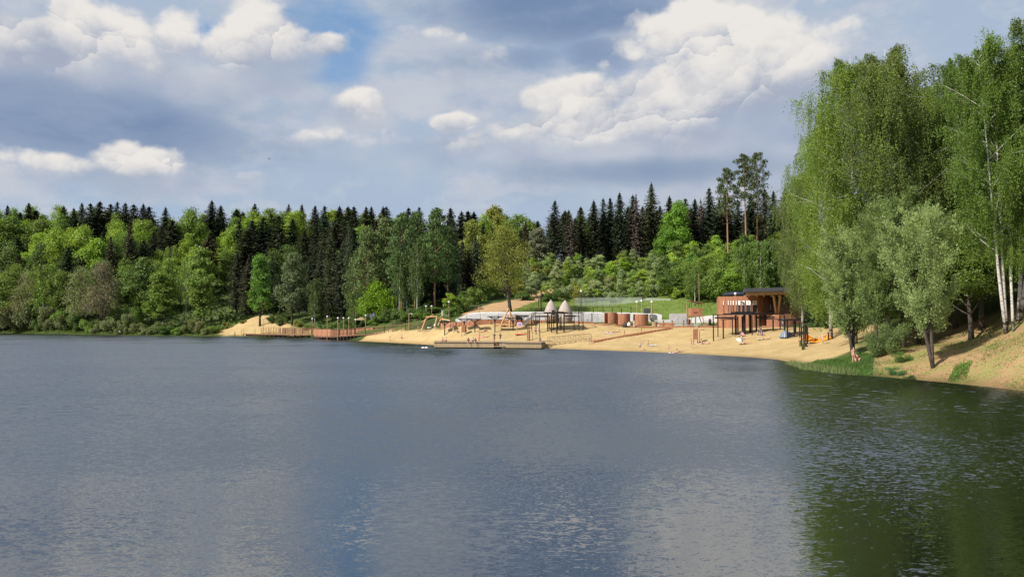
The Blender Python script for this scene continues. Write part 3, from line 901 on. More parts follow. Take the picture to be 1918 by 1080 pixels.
def willow(name, seed, H=14, Rr=4, n=52000, stems=((0, 0),), L=.26, W=.085, base=.2, bark='bark'):
    rng = np.random.default_rng(seed)
    tb = MB(); subs = []; dirs = []
    for si, (lx, ly) in enumerate(stems):
        hh = H * rng.uniform(.85, 1.0) if si else H
        tp = np.array([[lx * hh * t * (1.15 - .25 * t) + .1 * math.sin(4 * t + si), ly * hh * t, hh * .9 * t] for t in np.linspace(0, 1, 8)])
        tb.tube(tp, [.24 * (1 - .9 * i / 7) for i in range(8)], 7)
        for k in range(26):
            t = base + (1 - base) * (k + rng.random()) / 26
            z = hh * .9 * t
            p0 = np.array([np.interp(z, tp[:, 2], tp[:, 0]), np.interp(z, tp[:, 2], tp[:, 1]), z])
            tt = (t - base) / (1 - base)
            ln = Rr * (math.sin(math.pi * min(1, .24 + .68 * tt)) ** .9) * rng.uniform(.45, 1.05)
            a = k * 2.4 + rng.uniform(-.5, .5) + si
            e = p0 + np.array([math.cos(a) * ln, math.sin(a) * ln, ln * rng.uniform(.7, 1.5)])
            path = limb_path(rng, p0, e, -.1, 5)
            tb.tube(path, [.07 * (1 - .8 * i / 4) for i in range(5)], 4, cap=False)
            for s in np.linspace(.3, 1.05, 8):
                i = min(3, int(s * 4)); f = s * 4 - i
                q = path[i] * (1 - f) + path[i + 1] * f
                for _ in range(4):
                    b = a + rng.uniform(-1.6, 1.6)
                    v = np.array([math.cos(b) * .8, math.sin(b) * .8, rng.uniform(-.2, 1.0)])
                    subs.append(q + v * rng.uniform(.1, 1.0) * Rr * .20); dirs.append(v)
    subs = np.array(subs); dirs = unit(np.array(dirs))
    i = rng.integers(0, len(subs), n)
    t = rng.uniform(-.5, .75, n)[:, None]
    c = subs[i] + dirs[i] * t * Rr * .2 + np.clip(rng.normal(size=(n, 3)), -2, 2) * Rr * .045
    d = dirs[i] + rng.normal(size=(n, 3)) * .45 + np.array([0, 0, .1])
    sc = rng.uniform(.7, 1.3, n)
    crown = leaves_mesh(name + '_crown', c, d, rand_unit(rng, n) + np.array([0, 0, .6]), L * sc, W * sc)
    crown.materials.append(M['leaf'])
    tm = tb.mesh(name + '_trunk', True); tm.materials.append(M[bark])
    return dict(trunk=tm, crown=crown, H=float(np.percentile(c[:, 2], 99.6)), R=Rr)
def shrub_mesh(name, seed, n=2600, L=.34, W=.22):
    """1 m high, 1 m wide unit shrub with several stems, one mesh"""
    rng = np.random.default_rng(seed)
    k = 11
    cs = rng.normal(size=(k, 3)) * np.array([.26, .26, .20]) + np.array([0, 0, .52])
    cs[:, 2] = np.clip(cs[:, 2], .18, .85)
    u = rand_unit(rng, n); i = rng.integers(0, k, n)
    c = cs[i] + u * (rng.uniform(.5, 1, n)[:, None]) * np.array([.22, .22, .2]) + rng.normal(size=(n, 3)) * .03
    c[:, 2] = np.clip(c[:, 2], .0, 1.05)
    nrm = unit(u + rng.normal(size=(n, 3)) * .7 + np.array([0, 0, .5]))
    sc = rng.uniform(.6, 1.3, n) * .25
    me = leaves_mesh(name, c, np.cross(nrm, rand_unit(rng, n)) + np.array([0, 0, .2]), nrm, L * sc, W * sc)
    me.materials.append(M['leaf'])
    return me

A = {}
A['broad'] = [broadleaf('broadleaf', 11 + i, 18, 5.2, .18, 9500, .52, .36, 18) for i in range(3)] + [broadleaf('broadleaf', 15, 20, 4.2, .14, 9000, .5, .34, 20, top=.4), broadleaf('broadleaf', 16, 16, 5.8, .14, 10000, .52, .36, 22), broadleaf('broadleaf', 17, 19, 4.6, .2, 8000, .5, .34, 11, gap=.9, top=.4), broadleaf('broadleaf', 18, 18, 5.0, .22, 8500, .48, .32, 13, gap=.9), broadleaf('broadleaf', 19, 20, 4.4, .2, 9500, .42, .26, 26, gap=.7, upright=.3, top=.4)]
A['poplar'] = [broadleaf('poplar', 21, 22, 3.6, .16, 9500, .48, .34, 20, top=.4), broadleaf('poplar', 22, 20, 3.2, .12, 8500, .48, .34, 18, top=.4)]
A['spruce'] = [spruce('spruce', 31, 24, 3.3), spruce('spruce', 32, 24, 2.7, .10, .45, .05), spruce('spruce', 33, 24, 3.8, .06, .44, .08, .40), spruce('spruce', 34, 24, 2.9, .30, .5, .15)]
A['dead_spruce'] = [spruce('dead_spruce', 36, 24, 2.4, .2, .6, .35, .35, 7)]
A['pine'] = [pine('pine', 41, 26, 3.3, .52), pine('pine', 42, 26, 3.0, .58, 32), pine('pine', 43, 26, 3.6, .48, 36)]
A['full_pine'] = [pine('full_pine', 45, 24, 4.6, .24, 64, 130, L=.6), pine('full_pine', 46, 24, 4.2, .30, 58, 130, L=.6)]
A['far_birch'] = [birch('far_birch', 51, 20, 3.6, .28, 26, 900, .34, .42, .28, .8, .16, 0, 9000), birch('far_birch', 52, 18, 3.2, .22, 26, 900, .34, .42, .28, .9, .15, .04, 9000)]
A['bare_alder'] = [broadleaf('bare_alder', 61, 17, 5.0, .25, 3600, .42, .26, 26, bark='bark', gap=.2, trunk_r=.2), broadleaf('bare_alder', 62, 15, 4.6, .2, 4200, .42, .26, 26, bark='bark', gap=.2, trunk_r=.2)]
A['young'] = [broadleaf('young_tree', 71, 8, 2.2, .15, 2600, .36, .24, 12, bark='grey_bark', trunk_r=.08, gap=.3), broadleaf('young_tree', 72, 9, 2.0, .2, 2600, .36, .24, 12, bark='grey_bark', trunk_r=.08, top=.4), broadleaf('young_tree', 73, 7, 2.6, .10, 3000, .36, .24, 13, bark='bark', trunk_r=.08)]
A['oak'] = [broadleaf('oak', 83, 22, 7.6, .24, 13000, .36, .25, 26, bark='bark', gap=1.1, trunk_r=.55, lean=-.13, top=.4)]
A['birch'] = [birch('birch', 91, 31, 5.6, .13, 60, 7600, .062, .145, .088, 1.5, .27, 0, 150000), birch('birch', 92, 31, 5.0, .16, 56, 7400, .062, .145, .088, 1.35, .25, .03, 140000), birch('birch', 93, 28, 4.3, .26, 50, 6000, .068, .15, .095, .8, .19, -.06, 85000, twin=True)]
A['willow'] = [willow('willow', 101, 14, 4.1, 52000, ((-.04, 0), (-.22, .03))), willow('willow', 102, 14, 4.0, 50000, ((.05, 0), (-.20, 0)), base=.16)]
A['linden'] = [broadleaf('linden', 111, 17, 4.6, .30, 26000, .27, .20, 26, bark='bark', gap=.5, trunk_r=.32), broadleaf('linden', 112, 16, 4.2, .32, 24000, .27, .20, 24, bark='bark', gap=.55, trunk_r=.28)]
SHRUB = [shrub_mesh('shrub', 121 + i) for i in range(4)]
FINE_SHRUB = [shrub_mesh('fine_shrub', 131 + i, 7000, .16, .09) for i in range(2)]

TREES = []     # (object, px, look, row) for labels worked out at the end
KIND_NAME = dict(broad='broadleaf_tree', poplar='poplar_tree', spruce='spruce_tree', dead_spruce='dead_spruce', pine='pine_tree', full_pine='pine_tree', far_birch='birch_tree', bare_alder='alder_tree',
                 young='young_tree', oak='oak_tree', birch='birch_tree', willow='willow_tree', linden='linden_tree')
def plant(kind, px, D, H, rad, color, label=None, look=None, row=None, group=None, var=None, rot=None, z=None, sink=.15):
    a = A[kind][var if var is not None else random.randrange(len(A[kind]))]
    loc = on(px, D, -sink)
    if z is not None: loc.z = z
    t = bpy.data.objects.new(KIND_NAME[kind], None)
    t.empty_display_size = .5
    t.location = loc
    t.rotation_euler = (0, 0, random.uniform(0, 6.28) if rot is None else rot)
    s = rad / a['R']
    t.scale = (s, s, H / a['H'])
    col.objects.link(t)
    t['category'] = 'tree'
    if group: t['group'] = group
    tr = link('trunk', a['trunk'], t)
    cr = link('crown', a['crown'], t)
    cr.color = (*color, 1)
    if label: t['label'] = label
    else: TREES.append((t, px, look, row))
    return t
def plant_shrub(px, D, h, w, color, label=None, look='leafy green shrub', row=None, group=None, fine=False, dz=-.1):
    lib = FINE_SHRUB if fine else SHRUB
    o = bpy.data.objects.new('shrub', lib[random.randrange(len(lib))])
    o.location = on(px, D, dz)
    o.rotation_euler = (0, 0, random.uniform(0, 6.28))
    o.scale = (w, w, h)
    o.color = (*color, 1)
    col.objects.link(o)
    o['category'] = 'shrub'
    if group: o['group'] = group
    if label: o['label'] = label
    else: TREES.append((o, px, look, row))
    return o

# ------------------------------------------------------------------ colours of foliage (albedo)
def jit(c, k=.12):
    f = 1 + random.uniform(-k, k)
    c = tuple(c)
    return tuple(max(.004, q * f * (1 + random.uniform(-k, k) * .5)) for q in c)
VIVID, MID, DEEP, OLIVE, SILVER, GREY, SPRU, SPRU2, PINEC = (.25, .375, .055), (.175, .275, .058), (.110, .185, .048), (.24, .27, .06), (.27, .34, .16), (.20, .24, .105), (.060, .080, .046), (.082, .084, .050), (.105, .15, .055)
LOOK = {'vivid': 'bright green broadleaf tree', 'mid': 'mid green broadleaf tree', 'deep': 'deep green broadleaf tree', 'olive': 'olive green broadleaf tree', 'silver': 'pale silvery green tree', 'grey': 'grey half bare alder'}
def hgt(px, D, top): return Z_at(top, D) - tz(X_at(px, D), D)

# skyline profile of the far wood (photo pixels)
SKX = [-200, 0, 170, 250, 300, 480, 600, 660, 700, 740, 800, 860, 900, 930, 980, 1040, 1090, 1150, 1220, 1270, 1330, 1400, 1500, 1700]
SKY_ = [380, 384, 382, 392, 392, 388, 384, 380, 384, 398, 402, 405, 402, 394, 415, 400, 398, 385, 372, 385, 375, 360, 370, 370]
def skyline(px): return float(np.interp(px, SKX, SKY_))

G_SP, G_BL, G_SK = 'spruces in the far wood', 'broadleaf trees in the far wood', 'spruces along the skyline'
# ---- named skyline spruces: px, top
for px, top, D in [(-20, 372, 415), (8, 374, 412), (32, 384, 416), (48, 378, 418), (62, 386, 420), (114, 378, 410), (133, 388, 416), (148, 370, 405), (164, 367, 400), (182, 371, 404), (202, 378, 408), (215, 377, 410), (230, 379, 412), (246, 379, 410), (264, 381, 414), (275, 379, 408), (306, 384, 405),
                   (360, 390, 412), (393, 374, 396), (410, 381, 410), (440, 388, 410), (474, 366, 392), (452, 396, 400), (505, 396, 396), (538, 376, 398), (563, 375, 404), (588, 372, 396), (606, 364, 380), (634, 372, 372), (650, 369, 366), (661, 371, 370), (684, 371, 362), (694, 370, 366), (716, 371, 360), (722, 380, 366),
                   (764, 388, 400), (784, 382, 398), (843, 385, 360), (864, 395, 330), (876, 394, 334), (887, 396, 338), (950, 402, 372), (992, 402, 380)]:
    top += random.choice([0, 0, 0, 3, 7, 12])
    plant('spruce', px, D, min(33, hgt(px, D, top)), random.uniform(4.6, 8.0), jit(SPRU, .25), look='dark spruce', row='on the skyline', group=G_SK)
# ---- far and middle rows of the left wood
def band(px0, px1, D, step, mix, top_lo, top_hi, row):
    px = px0 + random.uniform(0, step)
    while px < px1:
        k = random.choices([m[0] for m in mix], [m[1] for m in mix])[0]
        d = D + random.uniform(-6, 6)
        H = hgt(px, d, random.uniform(top_lo, top_hi)) if not callable(top_lo) else hgt(px, d, top_lo(px) + random.uniform(0, top_hi))
        H = max(9, min(30, H))
        if k == 'spruce':
            plant('spruce', px, d, H, H * random.uniform(.15, .29), jit(SPRU if random.random() < .7 else SPRU2, .25), look='dark spruce', row=row, group=G_SP)
        elif k == 'birch':
            plant('far_birch', px, d, H, H * .2, jit(MID), look='slender pale birch', row=row, group='birches in the far wood')
        else:
            c = {'vivid': VIVID, 'mid': MID, 'deep': DEEP, 'olive': OLIVE, 'silver': SILVER, 'grey': GREY}[k]
            plant('bare_alder' if k == 'grey' else 'broad', px, d, H, max(3.2, H * random.uniform(.19, .33)), jit(c), look=LOOK[k], row=row, group=G_BL)
        px += step * random.uniform(.75, 1.3)
band(-40, 860, 428, 30, [('vivid', 3), ('mid', 4), ('spruce', 1), ('olive', 1)], lambda p: skyline(p) + 2, 18, 'on the crest')
band(-40, 850, 396, 29, [('vivid', 3), ('mid', 4), ('deep', 2), ('spruce', 2)], lambda p: skyline(p) + 12, 24, 'just below the skyline')
band(-30, 70, 366, 24, [('spruce', 8), ('deep', 1)], 425, 455, 'halfway up the slope')
band(70, 220, 366, 30, [('vivid', 4), ('mid', 3), ('spruce', 1)], 415, 445, 'halfway up the slope')
band(220, 440, 366, 28, [('vivid', 2), ('mid', 4), ('spruce', 4), ('olive', 1)], 405, 440, 'halfway up the slope')
band(440, 860, 350, 23, [('spruce', 9), ('mid', 1)], 396, 430, 'halfway up the slope')
band(-30, 60, 342, 22, [('spruce', 8), ('deep', 1)], 455, 490, 'on the lower slope')
band(60, 230, 340, 28, [('vivid', 4), ('mid', 3), ('deep', 1), ('spruce', 1)], 435, 475, 'on the lower slope')
band(230, 440, 338, 25, [('mid', 4), ('vivid', 3), ('spruce', 3), ('birch', 2)], 440, 478, 'on the lower slope')
band(440, 640, 322, 21, [('spruce', 9), ('deep', 1)], 415, 460, 'on the lower slope')
band(640, 860, 300, 22, [('spruce', 8), ('mid', 1)], 400, 440, 'on the lower slope')
band(-40, 400, 316, 24, [('mid', 4), ('deep', 2), ('grey', 2), ('vivid', 1), ('birch', 1)], 478, 520, 'near the shore')
band(440, 660, 296, 19, [('spruce', 8), ('deep', 2)], 450, 500, 'near the shore')
band(640, 860, 262, 20, [('spruce', 8), ('deep', 1)], 415, 470, 'near the shore')
# named broadleaf crowns of the left wood
for kind, px, D, top, rad, c, lab in [
    ('broad', 96, 352, 428, 8.6, VIVID, 'wide bright green dome shaped tree high in the wood beside black spruces'),
    ('broad', 150, 356, 424, 7.8, VIVID, 'tall yellow green tree beside the bright dome shaped tree'),
    ('broad', 352, 372, 392, 8.5, MID, 'broad fresh green crown on the crest, widest along that skyline'),
    ('broad', 430, 350, 430, 7.5, VIVID, 'bright lime green tree high above the sand mound'),
    ('broad', 470, 385, 396, 9.0, VIVID, 'light green crown under the lone spruce spire on the crest'),
    ('broad', 545, 380, 396, 8.5, VIVID, 'light green rounded crown on the crest behind black spruces'),
    ('spruce', 240, 334, 412, 4.2, SPRU2, 'brownish cone shaped spruce standing among light green crowns'),
    ('spruce', 204, 332, 440, 3.4, SPRU2, 'smaller brownish spruce beside the larger brown cone spruce'),
    ('poplar', 375, 276, 468, 5.4, MID, 'tall dense green tree on the shore just before the sand mound'),
    ('poplar', 300, 284, 510, 6.0, MID, 'rounded mid green waterside tree with dark lower boughs'),
    ('bare_alder', 190, 292, 490, 7.0, (.17, .165, .10), 'half bare grey brown alder with visible dark stems by the water'),
    ('bare_alder', 150, 298, 500, 6.4, GREY, 'grey green waterside alder beside the half bare one'),
    ('far_birch', 348, 286, 480, 4.0, MID, 'birch with one white stem showing near the shore'),
]:
    plant(kind, px, D, hgt(px, D, top), rad, c, label=lab)
# waterside scrub on the left shore
px = -40
while px < 410:
    w = random.uniform(5.5, 10)
    D = max(shore_D(float(np.interp(px, [0, 60, 120, 190, 250, 330, 400, 480], [624, 624.6, 625.5, 626.8, 628, 629, 629.5, 630]))) + w * .4 + random.uniform(.5, 3.0), 250)
    h = random.uniform(4.5, 9.5) if px < 260 else random.uniform(2.5, 6)
    plant_shrub(px, D, h, w * .62, jit(random.choice([GREY, MID, GREY, DEEP, (0.155, 0.202, 0.078)])), look=random.choice(['bushy grey willow scrub', 'rounded green shrub', 'dark leafy shrub']), row='at the water edge', group='scrub along the far shore')
    px += w * 2.6 * random.uniform(.7, 1.1)
for px, D, h, w, c in [(-30, 316, 12, 8, GREY), (20, 312, 13, 9, GREY), (52, 310, 12, 7.5, (0.155, 0.194, 0.085)), (86, 308, 10, 7, GREY), (118, 306, 10, 8, MID), (225, 300, 8, 7, DEEP), (262, 296, 9, 6, MID)]:
    plant_shrub(px, D, h, w, jit(c), look='tall grey green willow bush', row='behind the waterside scrub', group='scrub along the far shore')

# ---- sand mound and boardwalk wood
plant('poplar', 487, 262, hgt(487, 262, 478), 4.6, (0.132, 0.264, 0.046), label='fresh green tree standing on the sand mound above the boardwalk', var=0)
plant('broad', 547, 256, hgt(547, 256, 475), 4.9, (0.132, 0.178, 0.085), label='greyish green tree beside the boardwalk before black spruces', var=3)
plant('far_birch', 590, 250, hgt(590, 250, 520), 2.3, (0.109, 0.155, 0.046), label='thin birch with white forked stem beside the boardwalk', var=1)
plant('far_birch', 663, 216, hgt(663, 216, 540), 2.2, (0.124, 0.186, 0.046), label='leaning white stemmed birch beside the boardwalk lamps', var=1, rot=3.3)
plant('broad', 706, 212, hgt(706, 212, 527), 5.0, (0.209, 0.364, 0.034), label='rounded lime green maple in front of the dark pine stand', var=4)
plant('young', 868, 196, hgt(868, 196, 545), 2.6, (0.116, 0.186, 0.046), label='young tree beside the foot of the sandy track')
plant('young', 843, 190, hgt(843, 190, 548), 2.0, VIVID, label='small yellow green sapling behind the climbing frame')
for px, D, top, rad, kind, c, lab in [
    (668, 222, 470, 3.6, 'full_pine', PINEC, 'slim pine at the edge of the stand beside the lime green maple'),
    (688, 214, 428, 4.2, 'full_pine', (0.116, 0.163, 0.054), 'grey green pine behind the lime green maple'),
    (720, 218, 408, 4.6, 'full_pine', (0.116, 0.163, 0.059), 'tall broad pine towering over the lime green maple'),
    (752, 208, 400, 4.3, 'full_pine', (0.093, 0.155, 0.053), 'tall pine with an orange trunk at the playground edge'),
    (778, 216, 398, 4.0, 'full_pine', (0.093, 0.155, 0.053), 'tall pine beside white birch trunks behind the playground'),
    (815, 203, 391, 3.9, 'full_pine', (0.085, 0.147, 0.043), 'tallest pine of the playground stand, with layered green boughs'),
    (838, 212, 425, 3.2, 'full_pine', (0.070, 0.124, 0.040), 'dark pine at the end of the playground stand')]:
    plant(kind, px, D, hgt(px, D, top), rad, c, label=lab)
for px, D, top, lab in [(747, 205, 455, 'white birch trunk beside the orange pine trunk'), (781, 200, 450, 'white birch with a bent trunk behind the climbing frame'), (762, 208, 520, 'short white birch between two taller trunks')]:
    plant('far_birch', px, D, hgt(px, D, top), 2.4, (0.093, 0.147, 0.046), label=lab)
for px, D in [(600, 268), (618, 258), (640, 252), (655, 246), (676, 240), (694, 236), (730, 238), (760, 232), (790, 228), (812, 224), (830, 226), (848, 222), (524, 286), (560, 276), (580, 270), (508, 290)]:
    plant('spruce', px, D, hgt(px, D, random.uniform(405, 470) if px > 590 else random.uniform(470, 520)), random.uniform(2.6, 3.6), jit(SPRU, .2), look='dark spruce', row='at the front of the wood', group=G_SP)
for px, D, h, w, c in [(400, 262, 3, 3.5, DEEP), (412, 266, 2, 2.4, MID), (425, 267, 2.6, 2.4, OLIVE), (388, 262, 2.4, 3.4, MID), (455, 268, 1.4, 2.2, OLIVE), (560, 253, 2.2, 3.2, OLIVE), (575, 248, 2, 3, MID), (604, 240, 2.2, 3, DEEP), (630, 232, 2.4, 3, DEEP), (646, 228, 2.2, 3, MID), (535, 264, 2.2, 3.5, DEEP), (512, 262, 3.2, 4, DEEP), (526, 258, 3, 4, DEEP)]:
    plant_shrub(px, D, h, w, jit(c), look='low leafy bush', row='low down', group='bushes around the sand mound')

random.seed(77)
for k in range(40):
    px = 596 + k * 5.6
    D = np.interp(px, [596, 650, 700, 760, 810], [222, 214, 204, 197.5, 193.5]) + random.uniform(0, 8)
    plant_shrub(px, D, random.uniform(1.6, 3.4), random.uniform(3, 4.6), jit(DEEP if random.random() < .8 else MID), look='dark understory bush', row='under the pines', group='bushes under the pine stand')
# ---- centre: leaning oak, hill with young growth
plant('oak', 956, 181, hgt(956, 181, 421), 6.7, (.185, .215, .042), label='big leaning oak with an olive crown standing behind the playground', var=0, rot=0.0)
plant('broad', 926, 330, hgt(926, 330, 386), 7.0, OLIVE, label='dome topped olive green tree rising above the wood behind the oak')
plant('broad', 905, 316, hgt(905, 316, 404), 6.0, VIVID, label='bright green crown just below the dome topped tree')
plant('broad', 950, 318, hgt(950, 318, 410), 6.0, MID, label='mid green crown beside the dome topped tree')
plant('poplar', 1010, 262, hgt(1010, 262, 428), 4.6, (0.202, 0.232, 0.155), label='pale grey leaved tree between the oak and the spruces')
for px, D, top, c in [(866, 240, 450, SPRU), (878, 226, 470, SPRU2), (890, 262, 440, SPRU), (962, 275, 440, SPRU), (975, 280, 430, SPRU), (985, 290, 412, SPRU2)]:
    plant('spruce', px, D, hgt(px, D, top), 3.2, jit(c, .2), look='dark spruce', row='beside the big leaning oak', group=G_SP)
band(870, 1020, 300, 20, [('mid', 3), ('spruce', 3), ('olive', 2)], 412, 440, 'halfway up the slope')
band(860, 1000, 345, 24, [('mid', 3), ('spruce', 4)], 400, 418, 'just below the skyline')
SP = 'tall spruces behind the hillside scrub'
for px, top, D, v, lab in [
    (1040, 374, 262, 3, 'spruce with a pointed top standing a little apart at the row end'), (1066, 392, 270, 3, None), (1089, 386, 264, 3, None), (1113, 374, 262, 1, None), (1131, 370, 266, 3, None), (1144, 369, 270, 1, None),
    (1162, 359, 262, 0, 'tall pointed dark spruce, highest of the close middle rank'), (1187, 364, 268, 3, None), (1222, 341, 264, 2, 'tallest wide spruce on the hill with sky showing through its top'), (1205, 385, 272, 3, None),
    (1256, 366, 268, 1, None), (1238, 384, 274, 1, None), (1286, 370, 262, 3, None), (1304, 371, 266, 1, None), (1331, 350, 258, 2, 'grey green spruce standing behind the tall pines'), (1350, 372, 262, 0, None), (1362, 350, 264, 0, None), (1385, 372, 262, 3, None), (1410, 362, 258, 0, None), (1436, 352, 256, 3, None), (1452, 356, 252, 1, None), (1475, 350, 250, 0, None), (1500, 340, 250, 2, None)]:
    plant('spruce', px, D, hgt(px, D, top), random.uniform(3.2, 4.3) if v != 2 else 4.6, jit(SPRU if random.random() < .6 else SPRU2, .2), label=lab, look='tall dark spruce', row='in the hilltop row', group=SP, var=v)
for px, top in [(1193, 362), (1315, 372), (1290, 390), (1070, 400)]:
    plant('dead_spruce', px, 258, hgt(px, 258, top), 2.6, (0.132, 0.109, 0.093), look='grey brown dying spruce', row='in the hilltop row', group=SP)
band(1020, 1500, 292, 17, [('spruce', 9), ('mid', 1)], 385, 415, 'behind the hilltop row')
band(1020, 1500, 320, 22, [('spruce', 9), ('mid', 1)], 385, 405, 'behind the hilltop row')
plant('broad', 1272, 252, hgt(1272, 252, 376), 4.6, (0.178, 0.341, 0.043), label='bright green broadleaf tree among the hilltop spruces', var=3)
plant('broad', 1248, 250, hgt(1248, 250, 420), 4.0, (0.155, 0.295, 0.043), label='bright green lower tree beside the bright hilltop tree', var=0)
for px, top, D, lab, v in [(1366, 315, 226, 'tall pine with a bare orange trunk, lowest of the three hill pines', 0), (1398, 289, 238, 'tall bare trunked pine between the other two hill pines', 1), (1421, 286, 234, 'tall bare trunked pine nearest the weeping birches, top of all', 2)]:
    plant('pine', px, D, hgt(px, D, top), 3.6, (0.085, 0.112, 0.053), label=lab, var=v)
# young growth on the hill
def slope_z(px, D): return tz(X_at(px, D), D)
HILL = 'young trees and bushes on the hillside'
random.seed(21)
n = 0
for D in (254, 244, 234, 224, 214, 206, 199.5, 193):
    px = 955 + random.uniform(0, 14)
    while px < 1480:
        lo = np.interp(px, [950, 1060, 1080, 1240, 1290, 1460], [214, 208, 201, 199, 190, 183])
        if D > lo - 2:
            big = px > 1235
            hh = random.uniform(3.2, 6.2) if not big else random.uniform(5.0, 9.5)
            c = random.choice([VIVID, (.21, .30, .09), (.23, .33, .11), SILVER, SILVER, (.22, .33, .075), OLIVE]) if not big else random.choice([MID, VIVID, DEEP, MID, (0.155, 0.264, 0.046)])
            c = tuple(q * 1.12 for q in c)
            if random.random() < .66:
                plant('young', px, max(D + random.uniform(-4, 4), lo), hh, hh * random.uniform(.30, .42), jit(c), look={True: 'leafy young tree', False: 'small young tree'}[big], row=f'on the hillside', group=HILL)
            else:
                h2 = hh * .62
                plant_shrub(px, max(D + random.uniform(-4, 4), lo), h2, h2 * random.uniform(1.0, 1.35), jit(c), look='pale bush' if c in (SILVER, (0.163, 0.264, 0.078)) else 'green bush', row='on the hillside', group=HILL)
        px += random.uniform(13, 24) * (1.0 if px < 1235 else 1.15)
for px, D, top, rad, c, lab in [
    (1262, 196, 512, 4.2, DEEP, 'dark green tree at the foot of the hill beside the net'), (1290, 194, 490, 4.4, MID, 'leafy green tree behind the lifeguard tower'), (1322, 190, 478, 4.6, (0.155, 0.232, 0.046), 'taller mid green tree behind the pavilion corner'),
    (1350, 184, 485, 4.2, MID, 'green tree behind the pavilion roof edge'), (1376, 182, 492, 3.6, (0.202, 0.341, 0.043), 'bright yellow green tree behind the pavilion'), (1410, 184, 455, 4.6, (0.124, 0.217, 0.046), 'tall green tree above the pavilion canopy'), (1445, 180, 448, 4.4, DEEP, 'dark tree between pavilion canopy and weeping birches')]:
    plant('broad', px, D, hgt(px, D, top), rad, c, label=lab)
for px, D, top in [(1395, 180, 455), (1425, 178, 450), (1302, 186, 500)]:
    plant('far_birch', px, D, hgt(px, D, top), 2.6, (0.132, 0.217, 0.046), look='slim white stemmed birch', row='behind the pavilion', group='birches behind the pavilion')
plant_shrub(1100, 208, 5.5, 5.0, SILVER, label='pale silvery bush standing alone on the hillside behind the net')
plant_shrub(1032, 204, 3.6, 6.0, DEEP, label='dark spreading bush above the egg shaped huts')
plant_shrub(985, 210, 2.4, 5.0, DEEP, label='low dark bush at the top of the sandy track')
for px, D, h, w in [(872, 192, 4.0, 4.5), (890, 205, 5, 5), (850, 188, 3.2, 4), (905, 212, 6, 6), (925, 216, 6, 6), (945, 222, 6, 6)]:
    plant_shrub(px, D, h, w, jit(MID), look='dense green bush', row='beside the sandy track', group='bushes beside the sandy track')

# ---- right bank: weeping birches, willows, lindens
BIR = (.165, .25, .042)
random.seed(5)
for px, D, top, rad, c, v, lab in [
    (1556, 116, 235, 5.2, BIR, 1, 'weeping birch at the outer edge over the beach, lower than its neighbours'),
    (1600, 97, 112, 7.2, BIR, 0, 'great weeping birch at the beach end with the first high top'),
    (1662, 95, 104, 7.0, (.14, .19, .05), 1, 'great weeping birch whose top is the second peak'),
    (1720, 104, 158, 6.0, BIR, 0, 'weeping birch behind the silvery willows'),
    (1503, 138, 330, 4.6, (.15, .20, .065), 1, 'short weeping birch beside the pavilion canopy'),
    (1790, 98, 116, 5.0, (0.109, 0.186, 0.034), 1, 'tall fresh green birch behind the dark lindens'),
    (1752, 104, 172, 6.4, BIR, 0, 'birch filling the gap between the two tall birch masses'),
    (1850, 100, 120, 5.0, (0.105, 0.174, 0.034), 0, 'tall birch behind the white trunks on the bank'),
    (1960, 84, 20, 5.2, (0.090, 0.147, 0.031), 1, 'tall birch at the picture edge behind the white trunks'),
    (1925, 96, 90, 5.0, BIR, 0, 'birch behind the tall edge birch'),
    (1990, 72, -40, 5.4, BIR, 1, 'birch just past the picture edge on the bank')]:
    plant('birch', px, D, hgt(px, D, top), rad, c, label=lab, var=v)
for px, D, top, rad, c, rot, lab in [
    (1884, 71, 85, 4.2, (0.116, 0.194, 0.034), .4, 'tall white trunked birch on the bank crest, leaning over the slope'),
    (1908, 73, 48, 4.4, (0.093, 0.155, 0.031), 2.2, 'tallest white trunked birch on the bank crest, at the edge'),
    (1897, 70.5, 190, 3.0, (0.132, 0.217, 0.037), 4.2, 'slimmer white trunked birch on the bank crest')]:
    plant('birch', px, D, hgt(px, D, top), rad, c, label=lab, var=2, rot=rot)
WIL = (.27, .36, .14)
for px, D, top, rad, c, v, rot, lab in [
    (1745, 70, 388, 3.15, WIL, 0, 0.0, 'silvery willow with forked dark trunk at the water edge of the slope'),
    (1596, 88, 425, 3.5, WIL, 1, .5, 'silvery willow with a leaning dark trunk at the beach end'),
    (1640, 84, 405, 3.2, (0.178, 0.256, 0.085), 0, 2.5, 'silvery willow above the standing woman on the shore'),
    (1692, 84, 362, 3.6, (0.178, 0.264, 0.085), 1, 3.6, 'taller silvery willow behind the water edge willow'),
    (1720, 86, 392, 4.4, (0.155, 0.232, 0.070), 0, 1.4, 'greener willow beside the dark lindens')]:
    plant('willow', px, D, hgt(px, D, top), rad, c, label=lab, var=v, rot=rot)
LIN = (0.116, 0.178, 0.034)
for px, D, top, rad, c, v, lab in [
    (1790, 88, 400, 4.2, (0.070, 0.109, 0.031), 0, 'dark leaved linden on the slope, farthest down the bank'), (1818, 80, 425, 4.2, LIN, 1, 'linden with a straight dark trunk in the middle of the slope'), (1838, 82.5, 385, 4.6, LIN, 0, 'linden with the thickest dark trunk on the slope'),
    (1770, 98, 330, 4.6, (0.109, 0.186, 0.034), 1, 'linden behind the dark lindens with a fresh green crown'), (1870, 92, 330, 4.6, (0.132, 0.217, 0.037), 0, 'fresh green linden between white birch trunks and path')]:
    plant('linden', px, D, hgt(px, D, top), rad, c, label=lab, var=v)
plant('linden', 1935, 88, hgt(1935, 88, 330), 4.6, LIN, label='linden beside the path at the picture edge', var=1)
